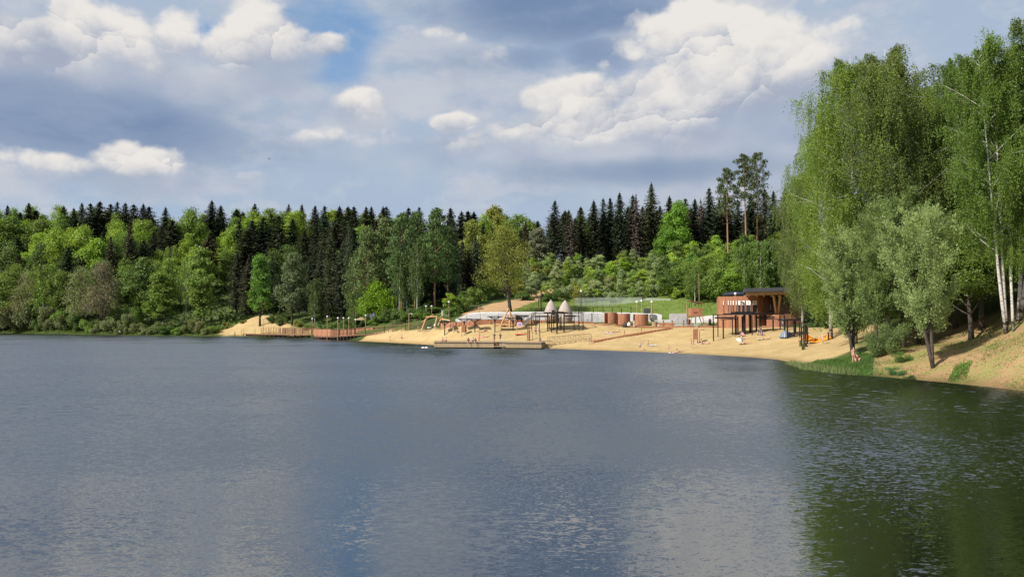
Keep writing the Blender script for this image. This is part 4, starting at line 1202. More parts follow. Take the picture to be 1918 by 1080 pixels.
for px, D, top in [(1560, 140, 470), (1600, 136, 440), (1640, 128, 420), (1690, 122, 400), (1740, 122, 380), (1800, 122, 370), (1860, 118, 360), (1920, 112, 350)]:
    plant('broad', px, D, hgt(px, D, top), 5.4, jit(DEEP), look='dark green backing tree', row='behind the bank trees', group='trees behind the bank')
for px, D, h, w, c, lab in [(1668, 79, 3.4, 3.6, (0.155, 0.225, 0.078), 'silvery willow bush on the slope below the big willow'), (1650, 80.5, 2.6, 2.8, (0.139, 0.217, 0.070), 'smaller silvery bush beside the slope willow bush'), (1690, 74.5, 1.2, 1.6, (0.093, 0.202, 0.046), 'tiny bright bush on the sandy slope'), (1672, 71.5, .9, 1.5, (0.078, 0.217, 0.078), 'low green clump at the water edge under the sandy slope'), (1700, 68.9, .6, 1.0, (0.078, 0.124, 0.046), 'small dark clump at the water edge beside the forked willow')]:
    plant_shrub(px, D, h, w, c, label=lab, fine=True)
plant_shrub(1502, 108, 1.7, .8, (0.093, 0.139, 0.046), label='small sapling bush between the black posts and tent', fine=True)
random.seed(33)
for k in range(16):
    px = 1560 + k * 23
    plant_shrub(px, 128 - (px - 1560) * .08 + random.uniform(-3, 3), random.uniform(3, 6), random.uniform(4, 6), jit(DEEP), look='dark green bush', row='behind the bank trees', group='bushes behind the bank')

# ---- ground cover that nobody could count
def scatter(name, poly, n, hgt_, wid, color, mat='leaf', seed=1, zmin=.05, tilt=.35, keep=None, clump=1):
    rng = np.random.default_rng(seed)
    lo, hi = poly.min(0), poly.max(0)
    p = rng.uniform(lo, hi, (int(n * 6), 2))
    p = p[poly_sd(p, poly) < -.1]
    if keep is not None: p = p[keep(p, rng)]
    p = p[:n]
    p = np.repeat(p, clump, 0) + rng.normal(size=(len(p) * clump, 2)) * (wid * 1.2 if clump > 1 else 0)
    z = terrain(p)
    ok = z > zmin
    p, z = p[ok], z[ok]
    m = len(p)
    h = hgt_ * rng.uniform(.5, 1.3, m)
    d = np.column_stack([rng.normal(size=m) * tilt, rng.normal(size=m) * tilt, np.ones(m)])
    c = np.column_stack([p, z]) + unit(d) * (h * .42)[:, None]
    me = leaves_mesh(name, c, d, rand_unit(rng, m), h, wid * rng.uniform(.7, 1.4, m))
    me.materials.append(M[mat])
    o = link(name, me)
    o['kind'] = 'stuff'
    o.color = (*color, 1)
    return o
def patchy(th, f=.5, seed=0):
    def k(p, rng):
        v = np.sin(p[:, 0] * f + seed + 1.7 * np.sin(p[:, 1] * f * .7)) * np.sin(p[:, 1] * f * 1.3 + 1.1 * np.sin(p[:, 0] * f * .9 + seed))
        return v + rng.normal(size=len(p)) * .3 > th
    return k
scatter('slope_grass', BANK, 30000, .16, .05, (.20, .205, .07), seed=2, keep=patchy(.12, 1.1, 1), tilt=.6)
scatter('fresh_grass', BANK, 14000, .20, .055, (.105, .19, .04), seed=3, keep=patchy(.45, .62, 4), tilt=.5)
scatter('spit_grass', SPIT, 16000, .26, .06, (.09, .17, .04), seed=4, zmin=.02)
LUSH = np.array([(X_at(1765, 65.2), 65.2), (X_at(1805, 63.6), 63.6), (X_at(1822, 67), 67), (X_at(1795, 69.5), 69.5)])
scatter('grass_tuft', LUSH, 900, .26, .05, (.085, .20, .03), seed=5, zmin=.02, keep=lambda p, rng: np.exp(-((p[:, 0] - LUSH[:, 0].mean()) ** 2 + (p[:, 1] - LUSH[:, 1].mean()) ** 2) / 2.2) > rng.random(len(p)) * .9)
REED = poly_px([(1466, 92), (1482, 88.5), (1500, 82), (1545, 77.3), (1600, 73.2), (1612, 75), (1560, 80), (1515, 88), (1480, 96)])
scatter('reeds', REED, 1800, .55, .04, (.17, .22, .09), seed=6, zmin=-.6, tilt=.12)
scatter('meadow_grass', MEADOW, 26000, .34, .10, (.20, .27, .06), seed=7, tilt=.7)
FOREST = np.array([(-330, 322), (-200, 316), (-140, 275), (-100, 268), (-80, 284), (-60, 240), (-20, 205), (-5, 222), (10, 222), (60, 205), (75, 190), (75, 300), (40, 330), (-60, 420), (-330, 440)])
scatter('undergrowth', FOREST, 26000, 1.3, .9, (.045, .075, .02), seed=8, tilt=.8)
SHORE_STRIP = poly_px([(-60, 322), (0, 316), (120, 298), (250, 272), (400, 257), (400, 262), (250, 278), (120, 304), (0, 324), (-60, 330)])
scatter('shore_grass', SHORE_STRIP, 9000, .7, .3, (.12, .17, .04), seed=9, zmin=.01, tilt=.5)

# ------------------------------------------------------------------ beach buildings and furniture
def gD(px, py, lo=58.0, hi=300.0):
    """distance at which the sight line of a photo pixel meets the ground"""
    Ds = np.linspace(lo, hi, 1600)
    z = terrain(np.column_stack([X_at(px, 1.0) * Ds, Ds]))
    r = np.array([Z_at(py, d) for d in (lo, hi)])
    rz = np.interp(Ds, (lo, hi), r)
    hit = np.nonzero((z >= rz) & (z > .01))[0]
    return float(Ds[hit[0]]) if len(hit) else float(hi)
def at(px, py, D): return Vector((X_at(px, D), D, Z_at(py, D)))
def m_px(D): return D / F_PX          # metres per photo pixel
def rail_run(mb, pts, h, post_step=1.6, rails=(1.0, .55), w=.07, post_w=.09, skip_posts=False):
    for p, q in zip(pts[:-1], pts[1:]):
        p, q = Vector(p), Vector(q)
        for r in rails:
            mb.bar(p + Vector((0, 0, h * r)), q + Vector((0, 0, h * r)), w)
        L = (q - p).length
        n = max(1, int(round(L / post_step)))
        if not skip_posts:
            for k in range(n + 1):
                e = p + (q - p) * k / n
                mb.bar(e, e + Vector((0, 0, h)), post_w)
def ribbon(mb, pts, width, th):
    """deck slab following a line of top points, width towards +y"""
    pts = [Vector(p) for p in pts]
    L, Rr = [], []
    for i, p in enumerate(pts):
        d = (pts[min(i + 1, len(pts) - 1)] - pts[max(i - 1, 0)]); d.z = 0; d.normalize()
        nrm = Vector((-d.y, d.x, 0))
        L.append(p); Rr.append(p + nrm * width)
    n = len(pts)
    vs = L + Rr + [q - Vector((0, 0, th)) for q in L] + [q - Vector((0, 0, th)) for q in Rr]
    fs = []
    for i in range(n - 1):
        fs += [(i, i + 1, n + i + 1, n + i), (2 * n + i, 3 * n + i, 3 * n + i + 1, 2 * n + i + 1), (i, 2 * n + i, 2 * n + i + 1, i + 1), (n + i, n + i + 1, 3 * n + i + 1, 3 * n + i)]
    fs += [(0, n, 3 * n, 2 * n), (n - 1, 3 * n - 1, 4 * n - 1, 2 * n - 1)]
    mb.add(vs, fs)
    return L, Rr

# ---- boardwalk along the far shore
def boardwalks():
    t = thing('boardwalk', 'long low boardwalk with rust brown slatted railing before the sand mound', 'boardwalk', (0, 0, 0), 0)
    pts = [at(456, 624.6, 252), at(478, 625.2, 250), at(505, 625.4, 246), at(540, 625.7, 240), at(586, 626.2, 233)]
    d = MB(); L, Rr = ribbon(d, pts, 2.6, .28); d.build('deck', M['deck_wood'], t)
    j = MB()
    for p, q in zip(L, Rr):
        for e in (p, q):
            j.bar(e - Vector((0, 0, .27)), (e.x, e.y, -.8), .28)
    for p, q in zip(L[:-1], L[1:]):
        for k in (1, 2, 3):
            e = p + (q - p) * k / 4
            j.bar(e - Vector((0, 0, .27)), (e.x, e.y, -.8), .22)
            j.bar(e + Vector((0, .3, -.4)), e + Vector((0, 2.3, -.4)), .2)
    j.build('support', M['bark'], t)
    r = MB(); rail_run(r, Rr[1:], 2.1, 1.3, (1.0, .55, .12), .09, .12); r.build('railing', M['deck_wood'], t)
    s = MB()
    for p, q in zip(Rr[2:-1], Rr[3:]):
        n = int((q - p).length / .55)
        for k in range(n):
            if random.random() < .75:
                e = p + (q - p) * (k + .5) / n
                s.box((e.x, e.y - .06, e.z + 1.1), (.24, .03, 1.7))
    s.build('slats', M['deck_wood'], t)
    r2 = MB(); rail_run(r2, L[:3], 1.7, 4.0, (), .06, .08); r2.build('mooring_posts', M['bark'], t)
    # platform and ramp
    t = thing('boardwalk', 'raised boardwalk platform with solid rust steel front curving up to the playground', 'boardwalk', (0, 0, 0), 0)
    pts = [at(588, 628.2, 213), at(602, 629.2, 210), at(620, 629.2, 207), at(650, 627.2, 203), at(685, 625.0, 199), at(720, 623, 195), at(760, 620.5, 191), at(806, 618.5, 187)]
    d = MB(); L, Rr = ribbon(d, pts, 3.0, .3); d.build('deck', M['deck_wood'], t)
    j = MB()
    for i, (p, q) in enumerate(zip(L[:-1], L[1:])):
        n = max(2, int((q - p).length / 1.25))
        for k in range(n):
            e = p + (q - p) * k / n
            zb = min(e.z - .5, max(-.9, tz(e.x, e.y) - .3))
            j.bar(e - Vector((0, 0, .3)), (e.x, e.y + .05, zb), .2)
            j.bar(e + Vector((0, 2.8, -.3)), (e.x, e.y + 2.8, zb), .2)
    a, b = L[0], L[3]
    for k in range(12):
        e = a + (b - a) * k / 11
        j.box((e.x, e.y + 2.2, e.z - .8), (1.0, .15, 1.3))
    j.build('support', M['bark'], t)
    for p, q in zip(L[:2], L[1:3]):
        n = max(1, int((q - p).length / 1.6))
        for k in range(n):
            a_, b_ = p + (q - p) * (k + .02) / n, p + (q - p) * (k + .98) / n
            pm = MB(); pm.bar(a_ + Vector((0, -.05, .95)), b_ + Vector((0, -.05, .95)), .05, 1.85); pm.build('panel', M['corten'], t)
    r = MB(); rail_run(r, L[2:], 1.75, 1.5, (1.0, .55), .08, .12); r.build('railing', M['deck_wood'], t)
    r = MB(); rail_run(r, Rr, 1.9, 1.6, (1.0, .6, .3), .10, .13); r.build('rear_railing', M['deck_wood'], t)
    for p, q in zip(Rr[1:4], Rr[2:5]):
        for k in range(2):
            a_, b_ = p + (q - p) * (k * .5 + .04), p + (q - p) * (k * .5 + .46)
            pm = MB(); pm.bar(a_ + Vector((0, .06, .85)), b_ + Vector((0, .06, .85)), .04, 1.5); pm.build('panel', M['corten'], t)
    # upper ramp behind
    t = thing('ramp', 'dark timber ramp with handrails climbing toward the climbing frame', 'ramp', (0, 0, 0), 0)
    pts = [at(735, 611, 199), at(760, 608, 197), at(790, 604, 195), at(815, 601, 193)]
    d = MB(); L, Rr = ribbon(d, pts, 2.2, .35); d.build('deck', M['deck_wood'], t)
    r = MB(); rail_run(r, L, 1.2, 1.8, (1.0, .5), .08, .1); rail_run(r, Rr, 1.2, 1.8, (1.0, .5), .08, .1); r.build('handrail', M['bark'], t)
    s = MB()
    for p, q in zip(L, Rr):
        for e in (p, q): s.bar(e - Vector((0, 0, .3)), (e.x, e.y, tz(e.x, e.y) - .3), .2)
    s.build('support', M['bark'], t)
boardwalks()

# ---- lamp posts
def lamp(px, top, base=None, D=None, label='', mat='post_wood', head='lantern', w=.17):
    if D is None: D = gD(px, base, 100)
    g0 = on(px, D)
    h = Z_at(top, D) - g0.z
    t = thing('lamp_post', label, 'lamp post', g0, 0, 'lamp posts around the beach')
    MB().lathe([(w * .6, -.2), (w * .55, h * .5), (w * .5, h)], (0, 0, 0), 8).build('post', M[mat], t)
    if head == 'lantern':
        MB().lathe([(.06, h), (.24, h + .12), (.27, h + .32), (.12, h + .46)], (0, 0, 0), 10).build('lantern', M['white'], t)
    elif head == 'flood':
        MB().box((-.3, 0, h + .02), (.5, .35, .22)).box((.35, -.1, h - .35), (.45, .3, .22)).box((0, 0, h - .1), (.1, .1, .5)).build('floodlight', M['black_steel'], t)
    elif head == 'speaker':
        MB().box((.42, 0, h - 1.0), (.5, .45, .75)).box((.15, 0, h - 1.0), (.3, .08, .08)).build('speaker_box', M['black_steel'], t)
    elif head == 'arm':
        MB().bar((0, 0, h), (.7, 0, h + .05), .10).box((.75, 0, h - .08), (.45, .25, .12)).build('lamp_head', M['white'], t)
    return t
for px, top, D, lab in [(494, 597, 256, 'lamp post with white head at the foot of the sand mound'), (585, 598, 238, 'timber lamp post where the two boardwalks meet'), (613, 594, 208, 'thick timber lamp post behind the solid rust panels'),
                        (633, 597, 205, 'timber lamp post just past the rust panels'), (643.5, 597, 207, 'slim timber lamp post beside the leaning birch'), (653.5, 597, 206, 'second slim timber lamp post, beside the leaning birch'), (666, 600, 207, 'short lamp post before the beige pavilion tent'),
                        (685, 592, 204, 'timber lamp post beside the beige pavilion tent')]:
    lamp(px, top, None, D, lab)
lamp(766, 587, None, 190, 'timber lamp post with angled white head at the boardwalk end', head='arm')
lamp(798, 575, None, 198, 'tall timber post above the square rust wall, first of two'); lamp(808.5, 575, None, 198.5, 'tall timber post above the square rust wall, second of two')
lamp(841, 567, None, 186, 'slim pale lamp post before the grey container', w=.13)
lamp(897, 570, None, 176, 'dark headed lamp post before the sandy track', head='flood')
lamp(1009, 562, None, 188, 'yellow timber post beside the tall black speaker mast', w=.2)
lamp(1013.5, 546, None, 187, 'tall black mast with a speaker box above the slide', mat='black_steel', head='speaker', w=.2)
lamp(1088.6, 547, None, 170, 'tall black mast beside the egg shaped huts', mat='black_steel', w=.14, head='lantern')
lamp(1193, 567, None, 178, 'pair of slim timber lamps behind the rust screens, thinner one', w=.15); lamp(1202, 565, None, 178, 'pale timber lamp with white head behind the rust screens')
lamp(1221, 567, None, 163, 'thick timber lamp post on the round planter', w=.3)
lamp(1287, 570, None, 166, 'yellow timber post beside the lifeguard tower', head='none', w=.24)
lamp(1203.5, 553, None, 196, 'black floodlight mast at the net, beside the speaker box', mat='black_steel', head='flood', w=.12)
lamp(1227, 553, None, 196, 'last black floodlight mast along the net', mat='black_steel', head='flood', w=.12)
lamp(1197, 515, None, 214, 'thin black mast standing among the hillside bushes over the net', mat='black_steel', w=.14, head='none'); lamp(1012.5, 513, None, 222, 'thin black mast among the hillside bushes over the slide', mat='black_steel', w=.14, head='none')
lamp(1378, 552, None, 147, 'timber lamp post in front of the rust red pavilion', head='lantern', w=.16)
lamp(1310, 512, None, 182, 'thin pale mast on the grass behind the lifeguard tower', head='none', w=.12)

# ---- far kiosk tent and banners in the wood edge
def gazebo():
    D = 214.0
    g0 = on(677, D)
    t = thing('gazebo', 'small open gazebo with pale beige pyramid roof at the wood edge', 'gazebo', g0)
    MB().add([(-1.9, -1.9, 2.2), (1.9, -1.9, 2.2), (1.9, 1.9, 2.2), (-1.9, 1.9, 2.2), (0, 0, 3.1)], [(0, 1, 4), (1, 2, 4), (2, 3, 4), (3, 0, 4), (3, 2, 1, 0)]).build('roof', M['old_wood'], t)
    for sx in (-1, 1):
        for sy in (-1, 1):
            MB().box((sx * 1.6, sy * 1.6, 1.1), (.14, .14, 2.2)).build('post', M['bark'], t)
    MB().box((0, 1.2, .5), (2.6, .5, 1.0)).build('counter', M['corten'], t)
    for k, (px, lab) in enumerate([(692, 'slate purple flag banner beside the gazebo'), (697, 'purple flag banner nearest the lime green maple')]):
        g1 = on(px, 206)
        t2 = thing('flag_banner', lab, 'banner', g1, 0, 'flag banners at the wood edge')
        MB().lathe([(.04, 0), (.03, 3.3)], (0, 0, 0), 6).build('pole', M['black_steel'], t2)
        MB().box((.35, 0, 1.9), (.62, .02, 2.5)).build('flag', M['cloth'], t2, color=(.16, .14, .24))
gazebo()

# ---- square rust wall, grey container, climbing frames
def rust_wall():
    t = thing('rust_screen', 'square rust steel screen wall at the wood edge behind the climbing frame', 'screen wall', on(797, 199))
    z = Z_at(586, 199) - t.location.z
    w = 18 * m_px(199)
    for k in range(3):
        MB().box(((k - 1) * w / 3, 0, z / 2), (w / 3 - .04, .16, z)).build('panel', M['corten'], t)
    D = 194.0
    t = thing('storage_container', 'pale grey storage container with one dark end beside the climbing frame', 'container', on(841, D), .2)
    h = Z_at(581, D) - t.location.z
    MB().box((-.35, 0, h / 2 - .2), (3.0, 2.2, h + .4)).build('body', M['grey_concrete'], t, bevel=.03)
    MB().box((1.6, .0, h / 2 - .25), (.9, 2.1, h + .3)).build('dark_end', M['dark_roof'], t)  # right end block, coloured darker than the body
    MB().box((0, 0, h + .05), (4.0, 2.3, .1)).build('roof', M['metal'], t)
    for k in range(2):
        MB().box((-1.1 + 1.45 * k, -1.13, h * .5), (1.36, .05, h * .86)).build('side_panel', M['grey_concrete'], t)
rust_wall()
def climbing():
    t = thing('rope_climber', 'large climbing frame of slanting yellow timber poles with rope nets', 'climbing frame', (0, 0, 0))
    D = 183.0
    P = lambda px, py, dd=0: at(px, py, D + dd)
    def pole(a, b, w=.2): MB().tube([a, b], w * .85, 7).build('pole', M['wood'], t)
    pole(P(789.5, 619), P(797.5, 597)); pole(P(797, 593.5), P(819, 592.5)); pole(P(819, 591.5), P(813.5, 615)); pole(P(826, 597), P(818, 616)); pole(P(797.5, 597, 3), P(793, 612, 3))
    pole(P(842.5, 600), P(839.5, 618)); pole(P(819, 598), P(830, 592, 4)); pole(P(843, 600), P(826, 597, 2))
    pole(P(826, 592, 4), P(836, 610, 4)); pole(P(790, 603, 2), P(812, 588.5, 5), .16)
    n = MB()
    def net(a, b, c, d, nu, nv):
        for i in range(nu + 1):
            n.bar(a + (b - a) * i / nu, d + (c - d) * i / nu, .045)
        for k in range(nv + 1):
            n.bar(a + (d - a) * k / nv, b + (c - b) * k / nv, .045)
    net(P(798, 603), P(817, 594), P(816, 606), P(800, 611), 9, 6)
    net(P(774, 612, 2), P(796, 602, 2), P(797, 606, 2), P(776, 616, 2), 10, 3)
    net(P(826, 598), P(842, 601), P(841, 611), P(823, 609), 7, 5)
    n.build('rope_net', M['bark'], t)
    MB().lathe([(.55, 0), (.62, .1), (.55, .2)], P(804.5, 614, -1), 14).build('tyre_seat', M['paint'], t, color=(.75, .7, .7))
    b = MB(); b.bar(P(788, 619.6, -2), P(840, 617.5, -4), .35, .25); b.build('kerb_beam', M['old_wood'], t)
    # tripod
    t = thing('climbing_tripod', 'tall tripod of three yellow timber poles with crossing beams at the oak', 'climbing frame', (0, 0, 0))
    D = 166.0
    def pole2(a, b, w=.2): MB().tube([a, b], w * .8, 7).build('pole', M['wood'], t)
    pole2(P(937, 612), P(953, 576.5), .22); pole2(P(955.5, 583), P(954.5, 612.5), .26); pole2(P(953, 577, 2), P(965, 611, 3), .2)
    pole2(P(924.5, 606), P(950, 609)); pole2(P(929, 614), P(945, 607)); pole2(P(941, 594, 1), P(956, 607)); pole2(P(946, 606), P(962, 610)); pole2(P(947, 602), P(959, 604), .16)
    MB().add([P(930, 613.5), P(946, 608.5), P(950, 612), P(934, 615)], [(0, 1, 2, 3)]).add([P(930, 614.2), P(946, 609.2), P(950, 612.7), P(934, 615.7)], [(3, 2, 1, 0)]).build('platform', M['wood'], t)
    n = MB(); net(P(941, 597), P(953, 590), P(954, 604), P(938, 610), 6, 6); n.build('rope_net', M['corten'], t)
climbing()

# ---- mushroom shaped sun shelters
def shelters():
    for px, top, base, hw, lab in [
        (833, 602.5, 627, 12, 'black steel sun shelter on one post, lowest of the row, behind the pier corner'), (869.5, 597.5, 622, 12, 'black sun shelter beside the rust changing panel'), (889.5, 598, 622, 11.5, 'black sun shelter in front of the dark headed lamp'),
        (927, 593, 622, 14, 'widest black sun shelter before the timber tripod'), (961, 595.5, 619, 14, 'black sun shelter in front of the tripod foot'), (977, 591.5, 612, 13, 'black sun shelter beside the metal slide, set back')]:
        D = gD(px, base, 120)
        g0 = on(px, D); s = m_px(D)
        h = Z_at(top, D) - g0.z; w = hw * s
        t = thing('sun_shelter', lab, 'sun shelter', g0, random.uniform(-.1, .1), 'sun shelters on the beach')
        MB().box((0, 0, h / 2 - .1), (.2, .2, h)).build('post', M['black_steel'], t)
        MB().box((0, 0, h + .06), (2 * w, 2.2, .16)).build('roof', M['black_steel'], t)
        for sx in (-1, 1):
            b = MB()
            p0 = Vector((sx * .05, 0, h - 1.15))
            for k in range(5):
                u0, u1 = k / 5, (k + 1) / 5
                f = lambda u: Vector((sx * (.05 + .80 * w * u ** 1.7), 0, h - 1.0 + 1.0 * u ** .75))
                b.bar(f(u0), f(u1), .14)
            b.build('bracket', M['black_steel'], t)
        g = MB()
        for sx in (-1, 1):
            for u in (.35, .6, .85):
                g.box((sx * w * .6 * u, 0, h - .25 * (1 - u) * .6 - .08), (.1, 2.0, .12))
        g.build('rib', M['black_steel'], t)
shelters()

# ---- corten retaining wall with timber posts, and pale terrace walls
def wall_run(t, pts, tops, th, mat, name='panel', step=2.6, gap=.03):
    for (p, q), (h0, h1) in zip(zip(pts[:-1], pts[1:]), zip(tops[:-1], tops[1:])):
        p, q = Vector(p), Vector(q)
        L = (q - p).length
        n = max(1, int(round(L / step)))
        d = (q - p) / n
        u = Vector((d.x, d.y, 0)).normalized(); nn = Vector((-u.y, u.x, 0)) * th / 2
        for k in range(n):
            a = p + d * k + u * gap; b = p + d * (k + 1) - u * gap
            za = h0 + (h1 - h0) * k / n; zb = h0 + (h1 - h0) * (k + 1) / n
            vs = [a - nn, b - nn, b + nn, a + nn]
            top = [Vector((a.x, a.y, za)) - nn, Vector((b.x, b.y, zb)) - nn, Vector((b.x, b.y, zb)) + nn, Vector((a.x, a.y, za)) + nn]
            MB().add([*vs, *top], [(3, 2, 1, 0), (4, 5, 6, 7), (0, 1, 5, 4), (1, 2, 6, 5), (2, 3, 7, 6), (3, 0, 4, 7)]).build(name, mat, t, bevel=.015)
def walls():
    t = thing('retaining_wall', 'long rust steel retaining wall running behind the sun shelters', 'retaining wall', (0, 0, 0))
    spec = [(826, 604, 174), (850, 603, 170), (880, 601, 168), (893, 598, 167.5), (960, 598.5, 168), (1000, 599, 168), (1060, 600, 167.5), (1112, 602.5, 166.5)]
    pts = [Vector((X_at(px, D), D, tz(X_at(px, D), D) - .8)) for px, _, D in spec]
    tops = [Z_at(py, D) for _, py, D in spec]
    wall_run(t, pts, tops, .2, M['corten'])
    b = MB()
    for px in np.arange(832, 1110, 9.5):
        D = np.interp(px, [s[0] for s in spec], [s[2] for s in spec]) - .2
        top = np.interp(px, [s[0] for s in spec], [s[1] for s in spec]) + random.choice([1, 2, 4])
        e = on(px, D)
        if random.random() < .6: b.box((e.x, e.y, (e.z + Z_at(top, D)) / 2), (.14, .12, Z_at(top, D) - e.z))
    b.build('timber_posts', M['wood'], t)
    # terrace: pale concrete
    t = thing('terrace_wall', 'long pale concrete terrace wall above the rust retaining wall', 'terrace wall', (0, 0, 0))
    spec = [(853, 597.5, 170.8), (874, 589, 170.8), (900, 586.0, 171), (1000, 585.5, 171.5), (1070, 586, 171.5), (1120, 586, 172), (1180, 587, 172), (1240, 589, 171)]
    pts = [Vector((X_at(px, D), D, tz(X_at(px, D), D) - 1.5)) for px, _, D in spec]
    wall_run(t, pts, [Z_at(py, D) for px, py, D in spec], .5, M['concrete'], step=4.2)
    f = MB()
    for (pa, ya, Da), (pb, yb, Db) in zip(spec[1:-1], spec[2:]):
        f.add([at(pa, ya + .3, Da + .2), at(pb, yb + .3, Db + .2), at(pb, yb + .3, Db + .2) + Vector((0, 7.5, .35)), at(pa, ya + .3, Da + .2) + Vector((0, 7.5, .35))], [(0, 1, 2, 3)])
    f.build('terrace_floor', M['concrete'], t)
    t = thing('terrace_wall', 'low white concrete wall beside the lifeguard tower and pavilion', 'terrace wall', (0, 0, 0))
    spec = [(1226, 599, 169), (1256, 598, 169), (1290, 595.5, 168), (1318, 592, 167), (1350, 588.5, 166)]
    pts = [Vector((X_at(px, D), D, tz(X_at(px, D), D) - 1.0)) for px, _, D in spec]
    wall_run(t, pts, [Z_at(py, D) for _, py, D in spec], .4, M['concrete'], step=4.0)
    q = [Vector((X_at(px, 162), 162, Z_at(607.5, 162))) for px in (1228, 1290, 1350)]
    c2 = MB(); ribbon(c2, q, 5.5, .9); c2.build('terrace_floor', M['concrete'], t)
    t = thing('concrete_wall', 'plain grey concrete block wall standing free before the green mound', 'wall', on(1270, 165))
    z0 = t.location.z; h = Z_at(587, 165) - z0; w = 32 * m_px(165)
    for k in range(2):
        MB().box(((k - .5) * w / 2, 0, h / 2 - .1), (w / 2 - .02, .35, h + .2)).build('slab', M['grey_concrete'], t, bevel=.02)
    # black terrace railing
    t = thing('railing', 'black metal railing along the pale terrace above the rust wall', 'railing', (0, 0, 0))
    pts = [at(857, 600, 171.5), at(893, 598.5, 171), at(960, 598.5, 171), at(1004, 598.5, 171)]
    r = MB(); rail_run(r, pts, 1.05, 1.0, (1.0,), .05, .06); r.build('rails', M['black_steel'], t)
    t = thing('railing', 'pale grey metal railing between egg shaped huts and rust screens', 'railing', (0, 0, 0))
    pts = [at(1094, 601, 171), at(1132, 602, 169)]
    r = MB(); rail_run(r, pts, 1.2, .35, (1.0, .08), .05, .05); r.build('rails', M['metal'], t)
walls()

# ---- egg shaped huts and boulder hut
def huts():
    D = 168.0
    for px, top, hw, base, lab, door in [(1032, 561, 12.5, 603, 'egg shaped shingled hut with a small black doorway', True), (1058.5, 561.5, 14, 608, 'egg shaped shingled hut with a rough rock foot beside the pergola', False)]:
        s = m_px(D); g0 = at(px, base, D); h = (base - top) * s; r = hw * s
        g0.z = min(g0.z, tz(g0.x, g0.y) + .1)
        h = Z_at(top, D) - g0.z
        t = thing('egg_hut', lab, 'play hut', g0, 0, 'egg shaped play huts')
        prof = [(r * .72, 0), (r * .92, h * .12), (r * 1.0, h * .28)]
        MB().lathe(prof, (0, 0, 0), 28).build('rock_base', M['rock'], t, True)
        prof = [(r * 1.01, h * .28)] + [(r * 1.01 * (max(0, 1 - ((k / 10) ** 1.75)) ** .9), h * (.28 + .72 * k / 10)) for k in range(1, 10)] + [(.05, h)]
        # overlapping shingle courses
        mb = MB(); n = 13
        for k in range(n):
            a, b = k / n, (k + 1) / n
            f = lambda u: r * 1.03 * max(.02, (1 - u ** 1.9)) ** .85
            mb.lathe([(f(a) + .03, h * (.27 + .72 * a)), (f(b) + .012, h * (.27 + .72 * b) + .02)], (0, 0, 0), 26)
        mb.build('shingle_courses', M['stone'], t)
        if door:
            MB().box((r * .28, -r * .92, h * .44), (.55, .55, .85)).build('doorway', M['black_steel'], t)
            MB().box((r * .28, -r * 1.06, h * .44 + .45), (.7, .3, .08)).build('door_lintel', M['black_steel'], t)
    px, top, base, D = 966, 586, 606, 172.0
    g0 = at(px, base, D); h = (base - top) * m_px(D); r = 15 * m_px(D)
    t = thing('boulder_hut', 'rounded brown boulder hut with a dark opening behind the tripod', 'play hut', g0, 0, 'egg shaped play huts')
    MB().lathe([(r * .9, 0), (r * 1.0, h * .3), (r * .85, h * .65), (r * .5, h * .92), (.1, h)], (0, 0, 0), 20).build('shell', M['rock'], t, True)
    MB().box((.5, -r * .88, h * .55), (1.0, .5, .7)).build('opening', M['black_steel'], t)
    # slide
    t = thing('slide', 'steel slide running down from the egg shaped huts', 'slide', (0, 0, 0))
    D = 166.5
    a, b, c = at(1003, 586, D + 1), at(999, 590, D + .5), at(984, 608, D - 1.5)
    m = MB()
    path = [a, b, b + (c - b) * .5, c, c + Vector((-.6, -.3, .0))]
    ribbon(m, path, -.9, .12); m.build('chute', M['metal'], t)
    m = MB()
    for q in (0, .9):
        for e, f in zip(path[:-1], path[1:]): m.bar(e + Vector((.25 * q, q * .9, .2)), f + Vector((.25 * q, q * .9, .2)), .08, .3)
    m.build('side_rails', M['metal'], t)
    g = MB()
    for px, y0, y1 in [(1003, 586, 606), (1010, 586, 606)]:
        e = at(px, y0, D + 1.5); g.bar(e, (e.x, e.y, tz(e.x, e.y)), .14)
    e = at(1006.5, 588, D + 2); g.box(e, (1.6, 1.4, .12))
    g.build('tower_frame', M['wood'], t)
huts()

# ---- pergolas
def pergola(name_label, D0, posts, beams, pads, thick):
    t = thing('pergola', name_label, 'pergola', (0, 0, 0), 0, 'dark steel pergolas on the sand')
    for px, top, dd, w in posts:
        D = D0 + dd
        e = on(px, D, -.2)
        zt = Z_at(top, D)
        MB().box((e.x, e.y, (e.z + zt) / 2), (w, w, zt - e.z)).build('post', M['black_steel'], t)
    for a, b, w in beams:
        MB().bar(at(a[0], a[1], D0 + a[2]), at(b[0], b[1], D0 + b[2]), w).build('beam', M['black_steel'], t)
    for px0, px1, y, d0, d1 in pads:
        p = t_pad = MB()
        z = Z_at(y, D0 + (d0 + d1) / 2)
        x0, x1 = X_at(px0, D0), X_at(px1, D0)
        n = max(4, int((x1 - x0) / .30))
        for k in range(n):
            p.box((x0 + (x1 - x0) * (k + .5) / n, D0 + (d0 + d1) / 2, z), (.16, d1 - d0, .22))
        p.box(((x0 + x1) / 2, D0 + d0, z - .02), (x1 - x0, .12, .3)); p.box(((x0 + x1) / 2, D0 + d1, z - .02), (x1 - x0, .12, .3))
        p.build('slat_roof', M['black_steel'], t)
    return t
D2 = gD(1375, 629, 110)
